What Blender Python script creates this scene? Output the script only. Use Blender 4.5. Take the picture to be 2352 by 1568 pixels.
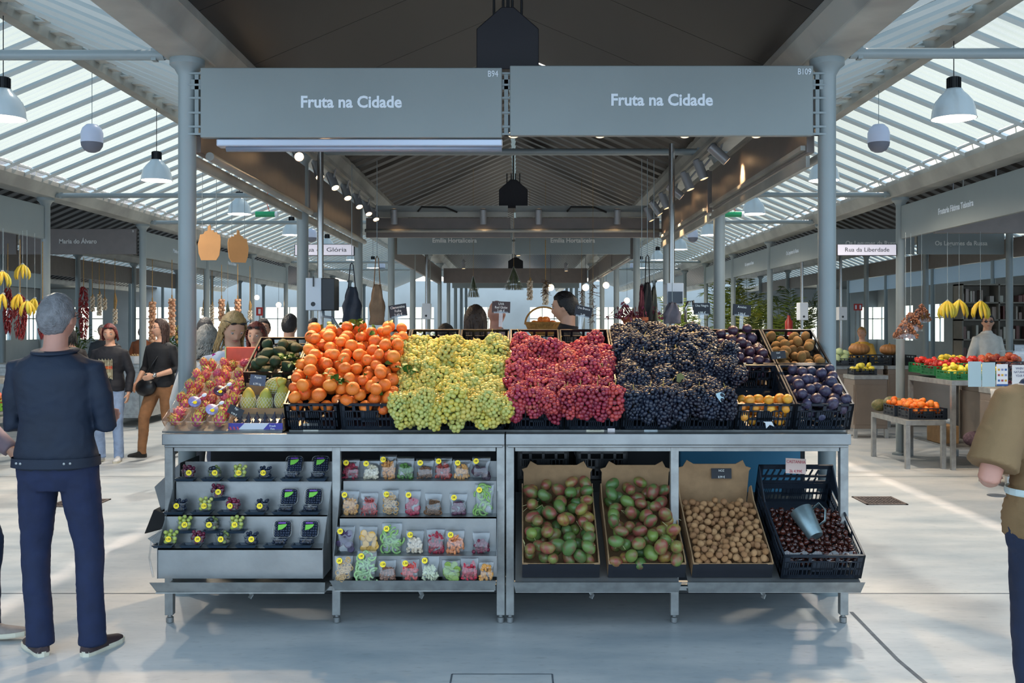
import bpy, bmesh, math, random
import numpy as np
from mathutils import Vector, Matrix, Euler, noise
R = math.radians
rnd = random.Random(7)
for o in list(bpy.data.objects): bpy.data.objects.remove(o)
scn = bpy.context.scene
COL = scn.collection

# ------------------------------------------------------------------ camera, sky, sun, exposure
F, VX, VY, EYE = 2300.0, 1190.0, 750.0, 1.63
cam = bpy.data.cameras.new('camera'); cam.sensor_width = 36; cam.lens = F/2352*36
cam.shift_x = (1176-VX)/2352; cam.shift_y = -(784-VY)/2352
cam.clip_end = 300
camo = bpy.data.objects.new('camera', cam); COL.objects.link(camo)
camo.location = (0, 0, EYE); camo.rotation_euler = (R(90), 0, 0)
scn.camera = camo

def at(px, py, Z):
    return Vector(((px-VX)*Z/F, Z, EYE+(VY-py)*Z/F))

w = bpy.data.worlds.new('sky'); scn.world = w; w.use_nodes = True
nt = w.node_tree; nt.nodes.clear()
def N(t, typ, **kw):
    n = t.nodes.new(typ)
    for k, v in kw.items():
        if k in n.inputs: n.inputs[k].default_value = v
        else: setattr(n, k, v)
    return n
out = N(nt, 'ShaderNodeOutputWorld'); bg = N(nt, 'ShaderNodeBackground')
tc = N(nt, 'ShaderNodeTexCoord'); sp = N(nt, 'ShaderNodeSeparateXYZ')
nt.links.new(tc.outputs['Generated'], sp.inputs[0])
rz = N(nt, 'ShaderNodeValToRGB'); nt.links.new(sp.outputs['Z'], rz.inputs[0])
e = rz.color_ramp.elements
e[0].position = 0.0; e[0].color = (1.0, .93, .78, 1)
e[1].position = .62; e[1].color = (.30, .42, .56, 1)
for p_, c_ in ((.12, (1.0, .94, .82, 1)), (.25, (.90, .86, .76, 1)), (.36, (.56, .62, .66, 1)), (.48, (.34, .46, .58, 1))):
    q = e.new(p_); q.color = c_
ry = N(nt, 'ShaderNodeMapRange'); nt.links.new(sp.outputs['Y'], ry.inputs['Value'])
ry.inputs['From Min'].default_value = -.35; ry.inputs['From Max'].default_value = .45
mx = N(nt, 'ShaderNodeMix', data_type='RGBA')
nt.links.new(ry.outputs[0], mx.inputs[0]); nt.links.new(rz.outputs[0], mx.inputs[7])
mx.inputs[6].default_value = (.46, .62, .78, 1)
cl = N(nt, 'ShaderNodeTexNoise', Scale=3.0, Detail=4.0); nt.links.new(tc.outputs['Generated'], cl.inputs['Vector'])
mr = N(nt, 'ShaderNodeMapRange'); nt.links.new(cl.outputs[0], mr.inputs['Value'])
mr.inputs['From Min'].default_value = .35; mr.inputs['From Max'].default_value = .7
mr.inputs['To Min'].default_value = .9; mr.inputs['To Max'].default_value = 1.25
sc = N(nt, 'ShaderNodeVectorMath', operation='SCALE'); nt.links.new(mx.outputs[2], sc.inputs[0]); nt.links.new(mr.outputs[0], sc.inputs['Scale'])
nt.links.new(sc.outputs[0], bg.inputs[0]); bg.inputs[1].default_value = 2.7
nt.links.new(bg.outputs[0], out.inputs[0])

sd = bpy.data.lights.new('sun', 'SUN'); sd.energy = 6.5; sd.color = (1.0, .80, .66); sd.angle = R(2.5)
so = bpy.data.objects.new('sun', sd); COL.objects.link(so); so.rotation_euler = (R(-30), R(12), 0)

vs = scn.view_settings
vs.view_transform = 'Standard'; vs.look = 'None'; vs.exposure = 0.10; vs.gamma = 1; vs.use_curve_mapping = False
scn.cycles.max_bounces = 8; scn.cycles.transparent_max_bounces = 24

# ------------------------------------------------------------------ helpers
def hx(s):
    s = s.lstrip('#'); v = [int(s[i:i+2], 16)/255 for i in (0, 2, 4)]
    return tuple((c/12.92 if c <= .04045 else ((c+.055)/1.055)**2.4) for c in v)+(1,)

def mat(name, col, rough=.5, metal=0, var=0.0, scale=8, bump=0.0, bscale=60, spec=.5, tint=None, emit=0, coat=0, sss=0, alpha=1, island=0):
    m = bpy.data.materials.new(name); m.use_nodes = True
    t = m.node_tree; b = t.nodes['Principled BSDF']; c = hx(col) if isinstance(col, str) else col
    b.inputs['Base Color'].default_value = c; b.inputs['Roughness'].default_value = rough
    b.inputs['Metallic'].default_value = metal; b.inputs['Specular IOR Level'].default_value = spec
    b.inputs['Coat Weight'].default_value = coat
    if sss: b.inputs['Subsurface Weight'].default_value = sss; b.inputs['Subsurface Radius'].default_value = (.01, .004, .002)
    if alpha < 1: b.inputs['Alpha'].default_value = alpha
    if emit:
        b.inputs['Emission Color'].default_value = c; b.inputs['Emission Strength'].default_value = emit
    if var or tint or island:
        co = N(t, 'ShaderNodeTexCoord'); nz = N(t, 'ShaderNodeTexNoise', Scale=scale, Detail=5.0)
        t.links.new(co.outputs['Object'], nz.inputs['Vector'])
        m1 = N(t, 'ShaderNodeMapRange'); t.links.new(nz.outputs[0], m1.inputs['Value'])
        m1.inputs['From Min'].default_value = .38; m1.inputs['From Max'].default_value = .62
        mm = N(t, 'ShaderNodeMix', data_type='RGBA')
        c2 = hx(tint) if tint else tuple(max(0, x*(1-var)) for x in c[:3])+(1,)
        mm.inputs[6].default_value = c; mm.inputs[7].default_value = c2
        t.links.new(m1.outputs[0], mm.inputs[0]); t.links.new(mm.outputs[2], b.inputs['Base Color'])
    if bump:
        co = N(t, 'ShaderNodeTexCoord'); nz = N(t, 'ShaderNodeTexNoise', Scale=bscale, Detail=4.0)
        t.links.new(co.outputs['Object'], nz.inputs['Vector'])
        bp = N(t, 'ShaderNodeBump', Strength=bump, Distance=.01); t.links.new(nz.outputs[0], bp.inputs['Height'])
        t.links.new(bp.outputs[0], b.inputs['Normal'])
    return m

def fruit(name, cols, rough=.4, mode='object', mixcol=None, scale=6, lo=.4, hi=.6, bump=0, bscale=80, sss=0, coat=0, mixamt=1.0):
    """colour picked per object / per mesh island from a ramp, plus a noise blush of a second colour"""
    m = bpy.data.materials.new(name); m.use_nodes = True
    t = m.node_tree; b = t.nodes['Principled BSDF']; b.inputs['Roughness'].default_value = rough
    b.inputs['Coat Weight'].default_value = coat
    if sss: b.inputs['Subsurface Weight'].default_value = sss; b.inputs['Subsurface Radius'].default_value = (.012, .006, .003); b.inputs['Subsurface Scale'].default_value = .6
    oi = N(t, 'ShaderNodeObjectInfo')
    if mode == 'island':
        g = N(t, 'ShaderNodeNewGeometry'); src = g.outputs['Random Per Island']
        ad = N(t, 'ShaderNodeMath', operation='MULTIPLY_ADD'); t.links.new(oi.outputs['Random'], ad.inputs[0]); ad.inputs[1].default_value = .7
        m2 = N(t, 'ShaderNodeMath', operation='MULTIPLY'); t.links.new(src, m2.inputs[0]); m2.inputs[1].default_value = .3
        t.links.new(m2.outputs[0], ad.inputs[2]); src = ad.outputs[0]
    else: src = oi.outputs['Random']
    rp = N(t, 'ShaderNodeValToRGB'); t.links.new(src, rp.inputs[0])
    el = rp.color_ramp.elements
    while len(el) < len(cols): el.new(.5)
    for i, c in enumerate(cols): el[i].position = i/max(1, len(cols)-1)
    for i, c in enumerate(cols): el[i].color = hx(c)
    last = rp.outputs[0]
    if mixcol:
        co = N(t, 'ShaderNodeTexCoord'); nz = N(t, 'ShaderNodeTexNoise', Scale=scale, Detail=3.0, noise_dimensions='4D')
        t.links.new(co.outputs['Object'], nz.inputs['Vector'])
        mu = N(t, 'ShaderNodeMath', operation='MULTIPLY'); t.links.new(oi.outputs['Random'], mu.inputs[0]); mu.inputs[1].default_value = 50
        t.links.new(mu.outputs[0], nz.inputs['W'])
        m1 = N(t, 'ShaderNodeMapRange'); t.links.new(nz.outputs[0], m1.inputs['Value'])
        m1.inputs['From Min'].default_value = lo; m1.inputs['From Max'].default_value = hi; m1.inputs['To Max'].default_value = mixamt
        mm = N(t, 'ShaderNodeMix', data_type='RGBA'); t.links.new(m1.outputs[0], mm.inputs[0]); t.links.new(last, mm.inputs[6]); mm.inputs[7].default_value = hx(mixcol)
        last = mm.outputs[2]
    t.links.new(last, b.inputs['Base Color'])
    if bump:
        co = N(t, 'ShaderNodeTexCoord'); nz = N(t, 'ShaderNodeTexNoise', Scale=bscale, Detail=3.0)
        t.links.new(co.outputs['Object'], nz.inputs['Vector'])
        bp = N(t, 'ShaderNodeBump', Strength=bump, Distance=.004); t.links.new(nz.outputs[0], bp.inputs['Height']); t.links.new(bp.outputs[0], b.inputs['Normal'])
    return m

def glassy(name, col, clear=.7, rough=.2, tr=.5):
    """thin clear sheet: straight-through transparency mixed with translucent/glossy sheet"""
    m = bpy.data.materials.new(name); m.use_nodes = True
    t = m.node_tree; t.nodes.clear(); o = N(t, 'ShaderNodeOutputMaterial')
    a = N(t, 'ShaderNodeBsdfTransparent'); a.inputs[0].default_value = hx(col)
    d = N(t, 'ShaderNodeBsdfTranslucent'); d.inputs[0].default_value = hx(col)
    g = N(t, 'ShaderNodeBsdfGlossy', Roughness=rough); g.inputs[0].default_value = (.9, .9, .9, 1)
    x1 = N(t, 'ShaderNodeMixShader'); x1.inputs[0].default_value = tr; t.links.new(d.outputs[0], x1.inputs[1]); t.links.new(g.outputs[0], x1.inputs[2])
    x2 = N(t, 'ShaderNodeMixShader'); x2.inputs[0].default_value = clear; t.links.new(x1.outputs[0], x2.inputs[1]); t.links.new(a.outputs[0], x2.inputs[2])
    t.links.new(x2.outputs[0], o.inputs[0])
    return m

class MB:
    def __init__(s): s.v = []; s.f = []; s.mi = []; s.cur = 0
    def add(s, vs, fs):
        b = len(s.v); s.v += [tuple(v) for v in vs]
        for f in fs: s.f.append(tuple(b+i for i in f)); s.mi.append(s.cur)
        return s
    def m(s, i): s.cur = i; return s
    def box(s, c, d, rot=None, M=None):
        hx_, hy, hz = d[0]/2, d[1]/2, d[2]/2
        vs = [Vector((x, y, z)) for x in (-hx_, hx_) for y in (-hy, hy) for z in (-hz, hz)]
        if rot is not None:
            E = Euler(rot).to_matrix(); vs = [E @ v for v in vs]
        vs = [v+Vector(c) for v in vs]
        if M is not None: vs = [M @ v for v in vs]
        return s.add(vs, [(0, 1, 3, 2), (4, 6, 7, 5), (0, 4, 5, 1), (2, 3, 7, 6), (0, 2, 6, 4), (1, 5, 7, 3)])
    def bb(s, x0, x1, y0, y1, z0, z1, M=None):
        return s.box(((x0+x1)/2, (y0+y1)/2, (z0+z1)/2), (abs(x1-x0), abs(y1-y0), abs(z1-z0)), M=M)
    def path(s, pts, rads, n=12, flat=1.0, cap=True, up=None):
        pts = [Vector(p) for p in pts]
        if not hasattr(rads, '__len__'): rads = [rads]*len(pts)
        rings = []; prev = None
        for i, p in enumerate(pts):
            a = pts[max(0, i-1)]; b = pts[min(len(pts)-1, i+1)]; d = (b-a)
            d = d.normalized() if d.length > 1e-9 else Vector((0, 0, 1))
            if prev is None:
                u = Vector(up) if up else (Vector((1, 0, 0)) if abs(d.x) < .8 else Vector((0, 1, 0)))
            else: u = prev
            u = (u-d*u.dot(d)).normalized(); prev = u; vv = d.cross(u)
            r = rads[i]; ru, rv = (r if hasattr(r, '__len__') else (r, r*flat))
            rings.append([p+u*ru*math.cos(2*math.pi*k/n)+vv*rv*math.sin(2*math.pi*k/n) for k in range(n)])
        return s.rings(rings, cap)
    def rings(s, rings, cap=True, closed=True):
        n = len(rings[0]); vs = [v for r in rings for v in r]; fs = []
        for i in range(len(rings)-1):
            for k in range(n if closed else n-1):
                a = i*n+k; b = i*n+(k+1) % n
                fs.append((a, b, b+n, a+n))
        if cap and closed:
            fs.append(tuple(reversed(range(n)))); fs.append(tuple(range((len(rings)-1)*n, len(rings)*n)))
        return s.add(vs, fs)
    def cyl(s, p0, p1, r, n=16, r1=None): return s.path([p0, p1], [r, r if r1 is None else r1], n)
    def lathe(s, prof, n=24, M=None, cap=True):
        rs = []
        for r, z in prof:
            ring = [Vector((r*math.cos(2*math.pi*k/n), r*math.sin(2*math.pi*k/n), z)) for k in range(n)]
            if M is not None: ring = [M @ v for v in ring]
            rs.append(ring)
        return s.rings(rs, cap)
    def ell(s, c, r, rot=None, n=12, m=8):
        if not hasattr(r, '__len__'): r = (r, r, r)
        E = Euler(rot).to_matrix() if rot is not None else Matrix.Identity(3); c = Vector(c)
        vs = [c+E @ Vector((0, 0, r[2]))]
        for i in range(1, m):
            a = math.pi*i/m
            for k in range(n):
                b = 2*math.pi*k/n
                vs.append(c+E @ Vector((r[0]*math.sin(a)*math.cos(b), r[1]*math.sin(a)*math.sin(b), r[2]*math.cos(a))))
        vs.append(c+E @ Vector((0, 0, -r[2]))); L = len(vs)-1
        fs = [(0, 1+k, 1+(k+1) % n) for k in range(n)]
        for i in range(m-2):
            for k in range(n):
                a = 1+i*n+k; b = 1+i*n+(k+1) % n; fs.append((a, a+n, b+n, b))
        fs += [(L, L-n+(k+1) % n, L-n+k) for k in range(n)]
        return s.add(vs, fs)
    def prism(s, poly, h, M=None):
        """poly in xy, extruded z 0..h, placed by M"""
        n = len(poly); vs = [Vector((x, y, 0)) for x, y in poly]+[Vector((x, y, h)) for x, y in poly]
        if M is not None: vs = [M @ v for v in vs]
        fs = [tuple(reversed(range(n))), tuple(range(n, 2*n))]+[(i, (i+1) % n, (i+1) % n+n, i+n) for i in range(n)]
        return s.add(vs, fs)
    def quad(s, a, b, c, d): return s.add([a, b, c, d], [(0, 1, 2, 3)])
    def mesh(s, name, mats, smooth=False, ang=None):
        me = bpy.data.meshes.new(name); me.from_pydata(s.v, [], s.f)
        for m in (mats if isinstance(mats, (list, tuple)) else [mats]): me.materials.append(m)
        me.polygons.foreach_set('material_index', s.mi)
        bm = bmesh.new(); bm.from_mesh(me); bmesh.ops.recalc_face_normals(bm, faces=bm.faces); bm.to_mesh(me); bm.free()
        if smooth:
            me.polygons.foreach_set('use_smooth', [True]*len(me.polygons))
            if ang: 
                try: me.set_sharp_from_angle(angle=R(ang))
                except Exception: pass
        me.update(); return me
    def build(s, name, mats, parent=None, smooth=False, bevel=0, ang=None, origin=None):
        if origin is not None:
            ov = Vector(origin); s.v = [tuple(Vector(v)-ov) for v in s.v]
        me = s.mesh(name, mats, smooth, ang)
        o = bpy.data.objects.new(name, me); COL.objects.link(o)
        if origin is not None: o.location = origin
        if parent: o.parent = parent
        if bevel:
            b = o.modifiers.new('bevel', 'BEVEL'); b.width = bevel; b.segments = 2; b.limit_method = 'ANGLE'; b.angle_limit = R(40)
        return o

def tag(o, label=None, cat=None, group=None, kind=None):
    if label: o['label'] = label
    if cat: o['category'] = cat
    if group: o['group'] = group
    if kind: o['kind'] = kind
    return o
def empty(name, loc, label, cat, group=None, rz=0):
    o = bpy.data.objects.new(name, None); COL.objects.link(o); o.location = loc; o.rotation_euler = (0, 0, rz)
    o.empty_display_size = .1
    return tag(o, label, cat, group)
def put(me, name, loc, rot=(0, 0, 0), sc=1, label=None, cat=None, group=None, parent=None):
    o = bpy.data.objects.new(name, me); COL.objects.link(o); o.location = loc; o.rotation_euler = rot
    o.scale = (sc, sc, sc) if not hasattr(sc, '__len__') else sc
    if parent: o.parent = parent
    return tag(o, label, cat, group)
def dup(r, loc=None, rot=None, label=None, group=None, parent=None):
    c = r.copy(); COL.objects.link(c)
    if parent: c.parent = parent
    if loc is not None: c.location = loc
    if rot is not None: c.rotation_euler = rot
    if label: c['label'] = label
    if group: c['group'] = group
    for ch in list(r.children): dup(ch, parent=c)
    return c
def spinrot(): return (rnd.uniform(0, 6.28), rnd.uniform(0, 6.28), rnd.uniform(0, 6.28))

_tc = {}
def text(body, size, M, m, parent, bold=0.0, ext=.0015, align='CENTER', name='lettering', sx=1.0, vcen=True):
    key = (body, size, bold, align, ext)
    if key not in _tc:
        cu = bpy.data.curves.new('t', 'FONT'); cu.body = body; cu.size = size; cu.extrude = ext; cu.offset = bold*size
        cu.align_x = align; cu.align_y = 'CENTER' if vcen else 'BOTTOM'; cu.resolution_u = 3
        ob = bpy.data.objects.new('t', cu); COL.objects.link(ob)
        bpy.context.view_layer.update(); dg = bpy.context.evaluated_depsgraph_get()
        me = bpy.data.meshes.new_from_object(ob.evaluated_get(dg)); bpy.data.objects.remove(ob); _tc[key] = me
    me = _tc[key].copy(); me.name = name; me.materials.clear(); me.materials.append(m)
    me.transform(Matrix.Diagonal((sx, 1, 1, 1))); 
    o = bpy.data.objects.new(name, me); COL.objects.link(o)
    if parent: o.parent = parent; o.matrix_local = M
    else: o.matrix_world = M
    return o
def TM(loc, rot=(R(90), 0, 0)): return Matrix.Translation(loc) @ Euler(rot).to_matrix().to_4x4()

# ------------------------------------------------------------------ materials
M_col = mat('painted steel grey', '#8b9597', .38, .1, var=.06, scale=3)
M_beam = mat('painted beam', '#aaaba4', .45, .1, var=.1, scale=2, tint='#8f8f8a')
M_sign = mat('sign panel grey', '#868e8e', .42, .15, var=.05, scale=2)
M_white = mat('white lettering', '#dfe6ee', .5)
M_dark = mat('dark ceiling metal', '#151318', .42, .3, var=.12, scale=1.5)
M_darkc = mat('corrugated ceiling', '#2b2725', .30, .5, var=.1, scale=2)
M_steel = mat('brushed steel', '#9a9c9c', .36, .75, var=.14, scale=6, bump=.06, bscale=30)
M_steel2 = mat('scuffed steel', '#a7a8a6', .42, .6, var=.25, scale=12, bump=.06)
M_chrome = mat('steel tube', '#a9a5a1', .22, .9)
M_black = mat('black plastic', '#15171b', .35, 0, var=.2, scale=20)
M_crate = mat('crate plastic', '#14161b', .3, 0, var=.2, scale=15)
M_crateb = mat('blue black crate', '#232b36', .38, 0, var=.15, scale=15)
M_bar = mat('glazing bar', '#c4c6c2', .4, .3)
M_rubber = mat('black rubber', '#0c0c0d', .6)
M_slate = mat('slate board', '#1c1e26', .6)
M_chalk = mat('chalk', '#e6e6e0', .8)
M_card = mat('cardboard', '#a98763', .8, var=.15, scale=15, bump=.1)
M_cardk = mat('printed black cardboard', '#20232b', .6, var=.15)
M_yel = mat('yellow sticker', '#ffdf1a', .5)
M_paper = mat('white paper', '#d8dadc', .7, var=.06)
M_glass = glassy('roof sheet', '#8d989c', .80, .25, .15)
_t = M_glass.node_tree; _x2 = [n for n in _t.nodes if n.type == 'MIX_SHADER' and n.inputs[0].default_value > .7][0]
_co = N(_t, 'ShaderNodeTexCoord'); _wv = N(_t, 'ShaderNodeTexWave', Scale=2.9, Distortion=1.2); _wv.bands_direction = 'Y'
_mp = N(_t, 'ShaderNodeMapping'); _mp.inputs['Scale'].default_value = (.15, 1, .15)
_t.links.new(_co.outputs['Object'], _mp.inputs[0]); _t.links.new(_mp.outputs[0], _wv.inputs['Vector'])
_mr = N(_t, 'ShaderNodeMapRange'); _mr.inputs['To Min'].default_value = .62; _mr.inputs['To Max'].default_value = .92
_t.links.new(_wv.outputs['Fac'], _mr.inputs['Value']); _t.links.new(_mr.outputs[0], _x2.inputs[0])
M_pet = glassy('clear plastic', '#f4f6f8', .87, .12, .7)
M_pun = glassy('punnet plastic', '#f4f2f0', .74, .12, .5)
M_film = glassy('bag film', '#f6f8fa', .88, .10, .8)
M_bulb = mat('lamp glow', (1, .62, .3, 1), .5, emit=16)
M_warmglow = mat('warm reflector', (1, .75, .5, 1), .5, emit=2.2)
M_leaf = fruit('leaf green', ['#2f5a22', '#4f7a2c', '#3c6627'], .45)
M_straw = mat('straw', '#a9854f', .8, var=.3, scale=30, bump=.3)

# ------------------------------------------------------------------ the hall
ZN = [2.86+3.3*i for i in range(14)]     # column bays
XC = -.067                                # middle of the fruit stall
ROWS = [-17.9, -13.9, -9.96, -6.02, -2.035, 1.90, 4.87, 7.88, 10.75]
Y0, Y1 = 2.2, 47.0
ZG, ZR = 3.36, 4.20

fm = bpy.data.materials.new('concrete floor'); fm.use_nodes = True
t = fm.node_tree; b = t.nodes['Principled BSDF']; b.inputs['Roughness'].default_value = .42; b.inputs['Specular IOR Level'].default_value = .4
co = N(t, 'ShaderNodeTexCoord'); mp = N(t, 'ShaderNodeMapping'); mp.inputs['Scale'].default_value = (1, 2.6, 1)
t.links.new(co.outputs['Object'], mp.inputs[0])
n1 = N(t, 'ShaderNodeTexNoise', Scale=.9, Detail=8.0, Roughness=.62); t.links.new(mp.outputs[0], n1.inputs['Vector'])
r1 = N(t, 'ShaderNodeValToRGB'); t.links.new(n1.outputs[0], r1.inputs[0])
r1.color_ramp.elements[0].position = .3; r1.color_ramp.elements[0].color = hx('#9aa5ac')
r1.color_ramp.elements[1].position = .62; r1.color_ramp.elements[1].color = hx('#c4c6c6')
n2 = N(t, 'ShaderNodeTexNoise', Scale=14.0, Detail=6.0); t.links.new(mp.outputs[0], n2.inputs['Vector'])
r2 = N(t, 'ShaderNodeValToRGB'); t.links.new(n2.outputs[0], r2.inputs[0])
r2.color_ramp.elements[0].position = .26; r2.color_ramp.elements[0].color = (.45, .45, .45, 1)
r2.color_ramp.elements[1].position = .42; r2.color_ramp.elements[1].color = (1, 1, 1, 1)
mm = N(t, 'ShaderNodeMix', data_type='RGBA', blend_type='MULTIPLY'); mm.inputs[0].default_value = .35
t.links.new(r1.outputs[0], mm.inputs[6]); t.links.new(r2.outputs[0], mm.inputs[7]); t.links.new(mm.outputs[2], b.inputs['Base Color'])
bp = N(t, 'ShaderNodeBump', Strength=.08, Distance=.01); t.links.new(n2.outputs[0], bp.inputs['Height']); t.links.new(bp.outputs[0], b.inputs['Normal'])
M_joint = mat('floor joint', '#5f666e', .8, var=.3, scale=20)
fl = MB().bb(-24, 18, -10, 50, -.1, 0).build('floor', fm); tag(fl, kind='structure')
j = MB()
def fj(x0, y0, x1, y1, wd=.012):
    a = Vector((x0, y0, .0012)); c = Vector((x1, y1, .0012)); d = (c-a).normalized(); n_ = Vector((-d.y, d.x, 0))*wd/2
    j.quad(a-n_, a+n_, c+n_, c-n_)
for yy in (6.12, 10.9, 15.7): fj(-20, yy, 17, yy, .014)
pc = [(1955, 1405), (2010, 1462), (2062, 1515), (2125, 1568), (2200, 1640)]
pw = [(at(px, py, EYE*F/(py-VY))) for px, py in pc]
for a, c in zip(pw, pw[1:]): fj(a.x, a.y, c.x, c.y, .022)
fj(-.31, 4.70, .16, 4.70, .008); fj(-.31, 4.70, -.31, 3.9, .008); fj(.16, 4.70, .16, 3.9, .008)
tag(j.build('trim_1', M_joint), kind='structure')

def walls():
    wm = mat('pale wall', '#b9bdbc', .7, var=.1, scale=1); win = glassy('window pane', '#eef4f4', .88, .1, .5)
    for nm, a, bq, fixed, along in (('wall_back', -24, 18, 50.0, 'x'), ('wall_left', 1, 50, -24.0, 'y'), ('wall_right', 1, 50, 18.0, 'y')):
        q = MB(); g = MB(); k = MB()
        def bx_(u0, u1, z0, z1, th, B):
            if along == 'x': B.bb(u0, u1, fixed-th, fixed+th, z0, z1)
            else: B.bb(fixed-th, fixed+th, u0, u1, z0, z1)
        bx_(a, bq, 0, 1.0, .1, q); bx_(a, bq, 2.6, 3.9, .1, q)
        u = a
        while u < bq: bx_(u, min(bq, u+1.5), 1.0, 2.6, .1, q); u += 3.3
        ob = q.build(nm, wm); tag(ob, kind='structure')
        u = a; n = 0
        while u+1.5 < bq:
            u1 = min(bq, u+3.3); g = MB(); bx_(u+1.5, u1, 1.0, 2.6, .006, g)
            f_ = MB()
            for s_ in (1, 2): bx_(u+1.5+(u1-u-1.5)*s_/3-.02, u+1.5+(u1-u-1.5)*s_/3+.02, 1.0, 2.6, .03, f_)
            bx_(u+1.5, u1, 2.0, 2.05, .03, f_)
            walls.n += 1
            go = g.build('window_%d' % walls.n, win); tag(go, kind='structure'); f_.build('window_frame', M_beam, go)
            u += 3.3; n += 1
walls.n = 0
walls()

def corrug(x0, z0, x1, z1, y0, y1, per, amp, m, name, parent=None, step=4, th=None):
    q = MB(); n = int((y1-y0)/per*step); r0 = []; r1_ = []
    dx, dz = x1-x0, z1-z0; L = math.hypot(dx, dz); nx, nz = -dz/L, dx/L
    for i in range(n+1):
        y = y0+(y1-y0)*i/n; h = amp*(1 if (i % step) in (0, 1) else -1)*(1 if step == 4 else math.sin(i*math.pi))
        r0.append(Vector((x0+nx*h, y, z0+nz*h))); r1_.append(Vector((x1+nx*h, y, z1+nz*h)))
    q.rings([r0, r1_], cap=False, closed=False)
    return q.build(name, m, parent)

tr_n = [1]
def trim(q, m, bevel=0, smooth=False):
    tr_n[0] += 1; o = q.build('trim_%d' % tr_n[0], m, bevel=bevel, smooth=smooth); return tag(o, kind='structure')
# gutter beams over the column rows
for i, x in enumerate(ROWS):
    q = MB()
    sec = [(-.12, 3.27), (.12, 3.27), (.19, 3.40), (.19, 3.46), (-.19, 3.46), (-.19, 3.40)]
    q.rings([[Vector((x+a, y, z)) for a, z in sec] for y in (Y0, Y1)])
    trim(q, M_beam, bevel=.01)
def gable(xa, xb, kind, y0=Y0, y1=Y1):
    xm = (xa+xb)/2; rise = abs(xb-xa)/2*.415; zr = 3.40+rise
    if kind == 'glass':
        root = None
        for (x0, x1) in ((xa+.12, xm), (xb-.12, xm)):
            s_ = 1 if x1 > x0 else -1
            o = corrug(x0+s_*.16, 3.44+.07, x1, zr+.03, y0, y1, .11, .004, M_glass, 'ceiling'); tag(o, kind='structure')
            bars = MB(); y = y0+.2
            while y < y1:
                a = Vector((x0-s_*.05, y, 3.40)); c = Vector((x1, y, zr-.03)); bars.path([a, c], [(.014, .03)]*2, 4, up=(0, 1, 0)); y += .45
            bars.build('glazing_bars', M_bar, o)
            br = MB(); y = y0+.2
            while y < y1:
                br.path([(x0-s_*.03, y, 3.46), (x0+s_*.1, y+.22, 3.52), (x0-s_*.03, y+.45, 3.46)], .009, 5)
                y += .45
            br.bb(x0+s_*.135-.012, x0+s_*.135+.012, y0, y1, 3.485, 3.51)
            br.build('gutter_brackets', M_bar, o)
        q = MB().bb(xm-.055, xm+.055, y0, y1, zr-.17, zr-.03); trim(q, M_beam, bevel=.006)
        # opened ridge vent ladder and its motor rods
        q = MB(); s_ = 1 if xm < 0 else -1; y = y0+.3
        q.bb(xm+s_*.17-.012, xm+s_*.17+.012, y0, y1, zr-.10, zr-.07)
        while y < y1: q.bb(xm+min(0, s_*.18)+s_*.05, xm+max(0, s_*.18), y, y+.11, zr-.1, zr-.085); y += .3
        trim(q, M_bar)
    else:
        slot = .03
        for x0, x1, s_ in ((xa+.1, xm-slot, 1), (xb-.1, xm+slot, -1)):
            zz = zr-slot*.415
            ys = 9.4 if kind == 'main' else y0
            if kind == 'main':
                q = MB()
                for k in range(6):
                    ya = y0+(ys-y0)*k/6; yb = y0+(ys-y0)*(k+1)/6-.006
                    q.add([(x0, ya, 3.42), (x0, yb, 3.42), (xm, yb, zr), (xm, ya, zr), (x0, ya, 3.46), (x0, yb, 3.46), (xm, yb, zr+.04), (xm, ya, zr+.04)],
                          [(0, 1, 2, 3), (4, 7, 6, 5), (0, 4, 5, 1), (2, 6, 7, 3), (1, 5, 6, 2), (0, 3, 7, 4)])
                q.bb(min(x0, xm), max(x0, xm), y0, ys, zr+.05, zr+.06)
                tag(q.build('ceiling', M_dark), kind='structure')
            o = corrug(x0, 3.42, x1, zz, ys, y1, .36, .012, M_darkc, 'ceiling'); tag(o, kind='structure')
        q = MB().bb(xm-slot-.01, xm+slot+.01, 9.4 if kind == 'main' else y0, y1, zr+.005, zr+.012); tag(q.build('ceiling', M_glass), kind='structure')
gable(-2.035, 1.90, 'main'); gable(-6.02, -2.035, 'glass'); gable(1.90, 4.87, 'glass')
gable(-9.96, -6.02, 'dark'); gable(4.87, 7.88, 'dark'); gable(-13.9, -9.96, 'glass'); gable(7.88, 10.75, 'glass')
gable(-17.9, -13.9, 'dark'); 
q = MB().bb(10.85, 18, Y0, 50, 3.5, 3.6); tag(q.build('ceiling', M_darkc), kind='structure')
q = MB().bb(-24, -18, Y0, 50, 3.5, 3.6); tag(q.build('ceiling', M_darkc), kind='structure')

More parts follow.
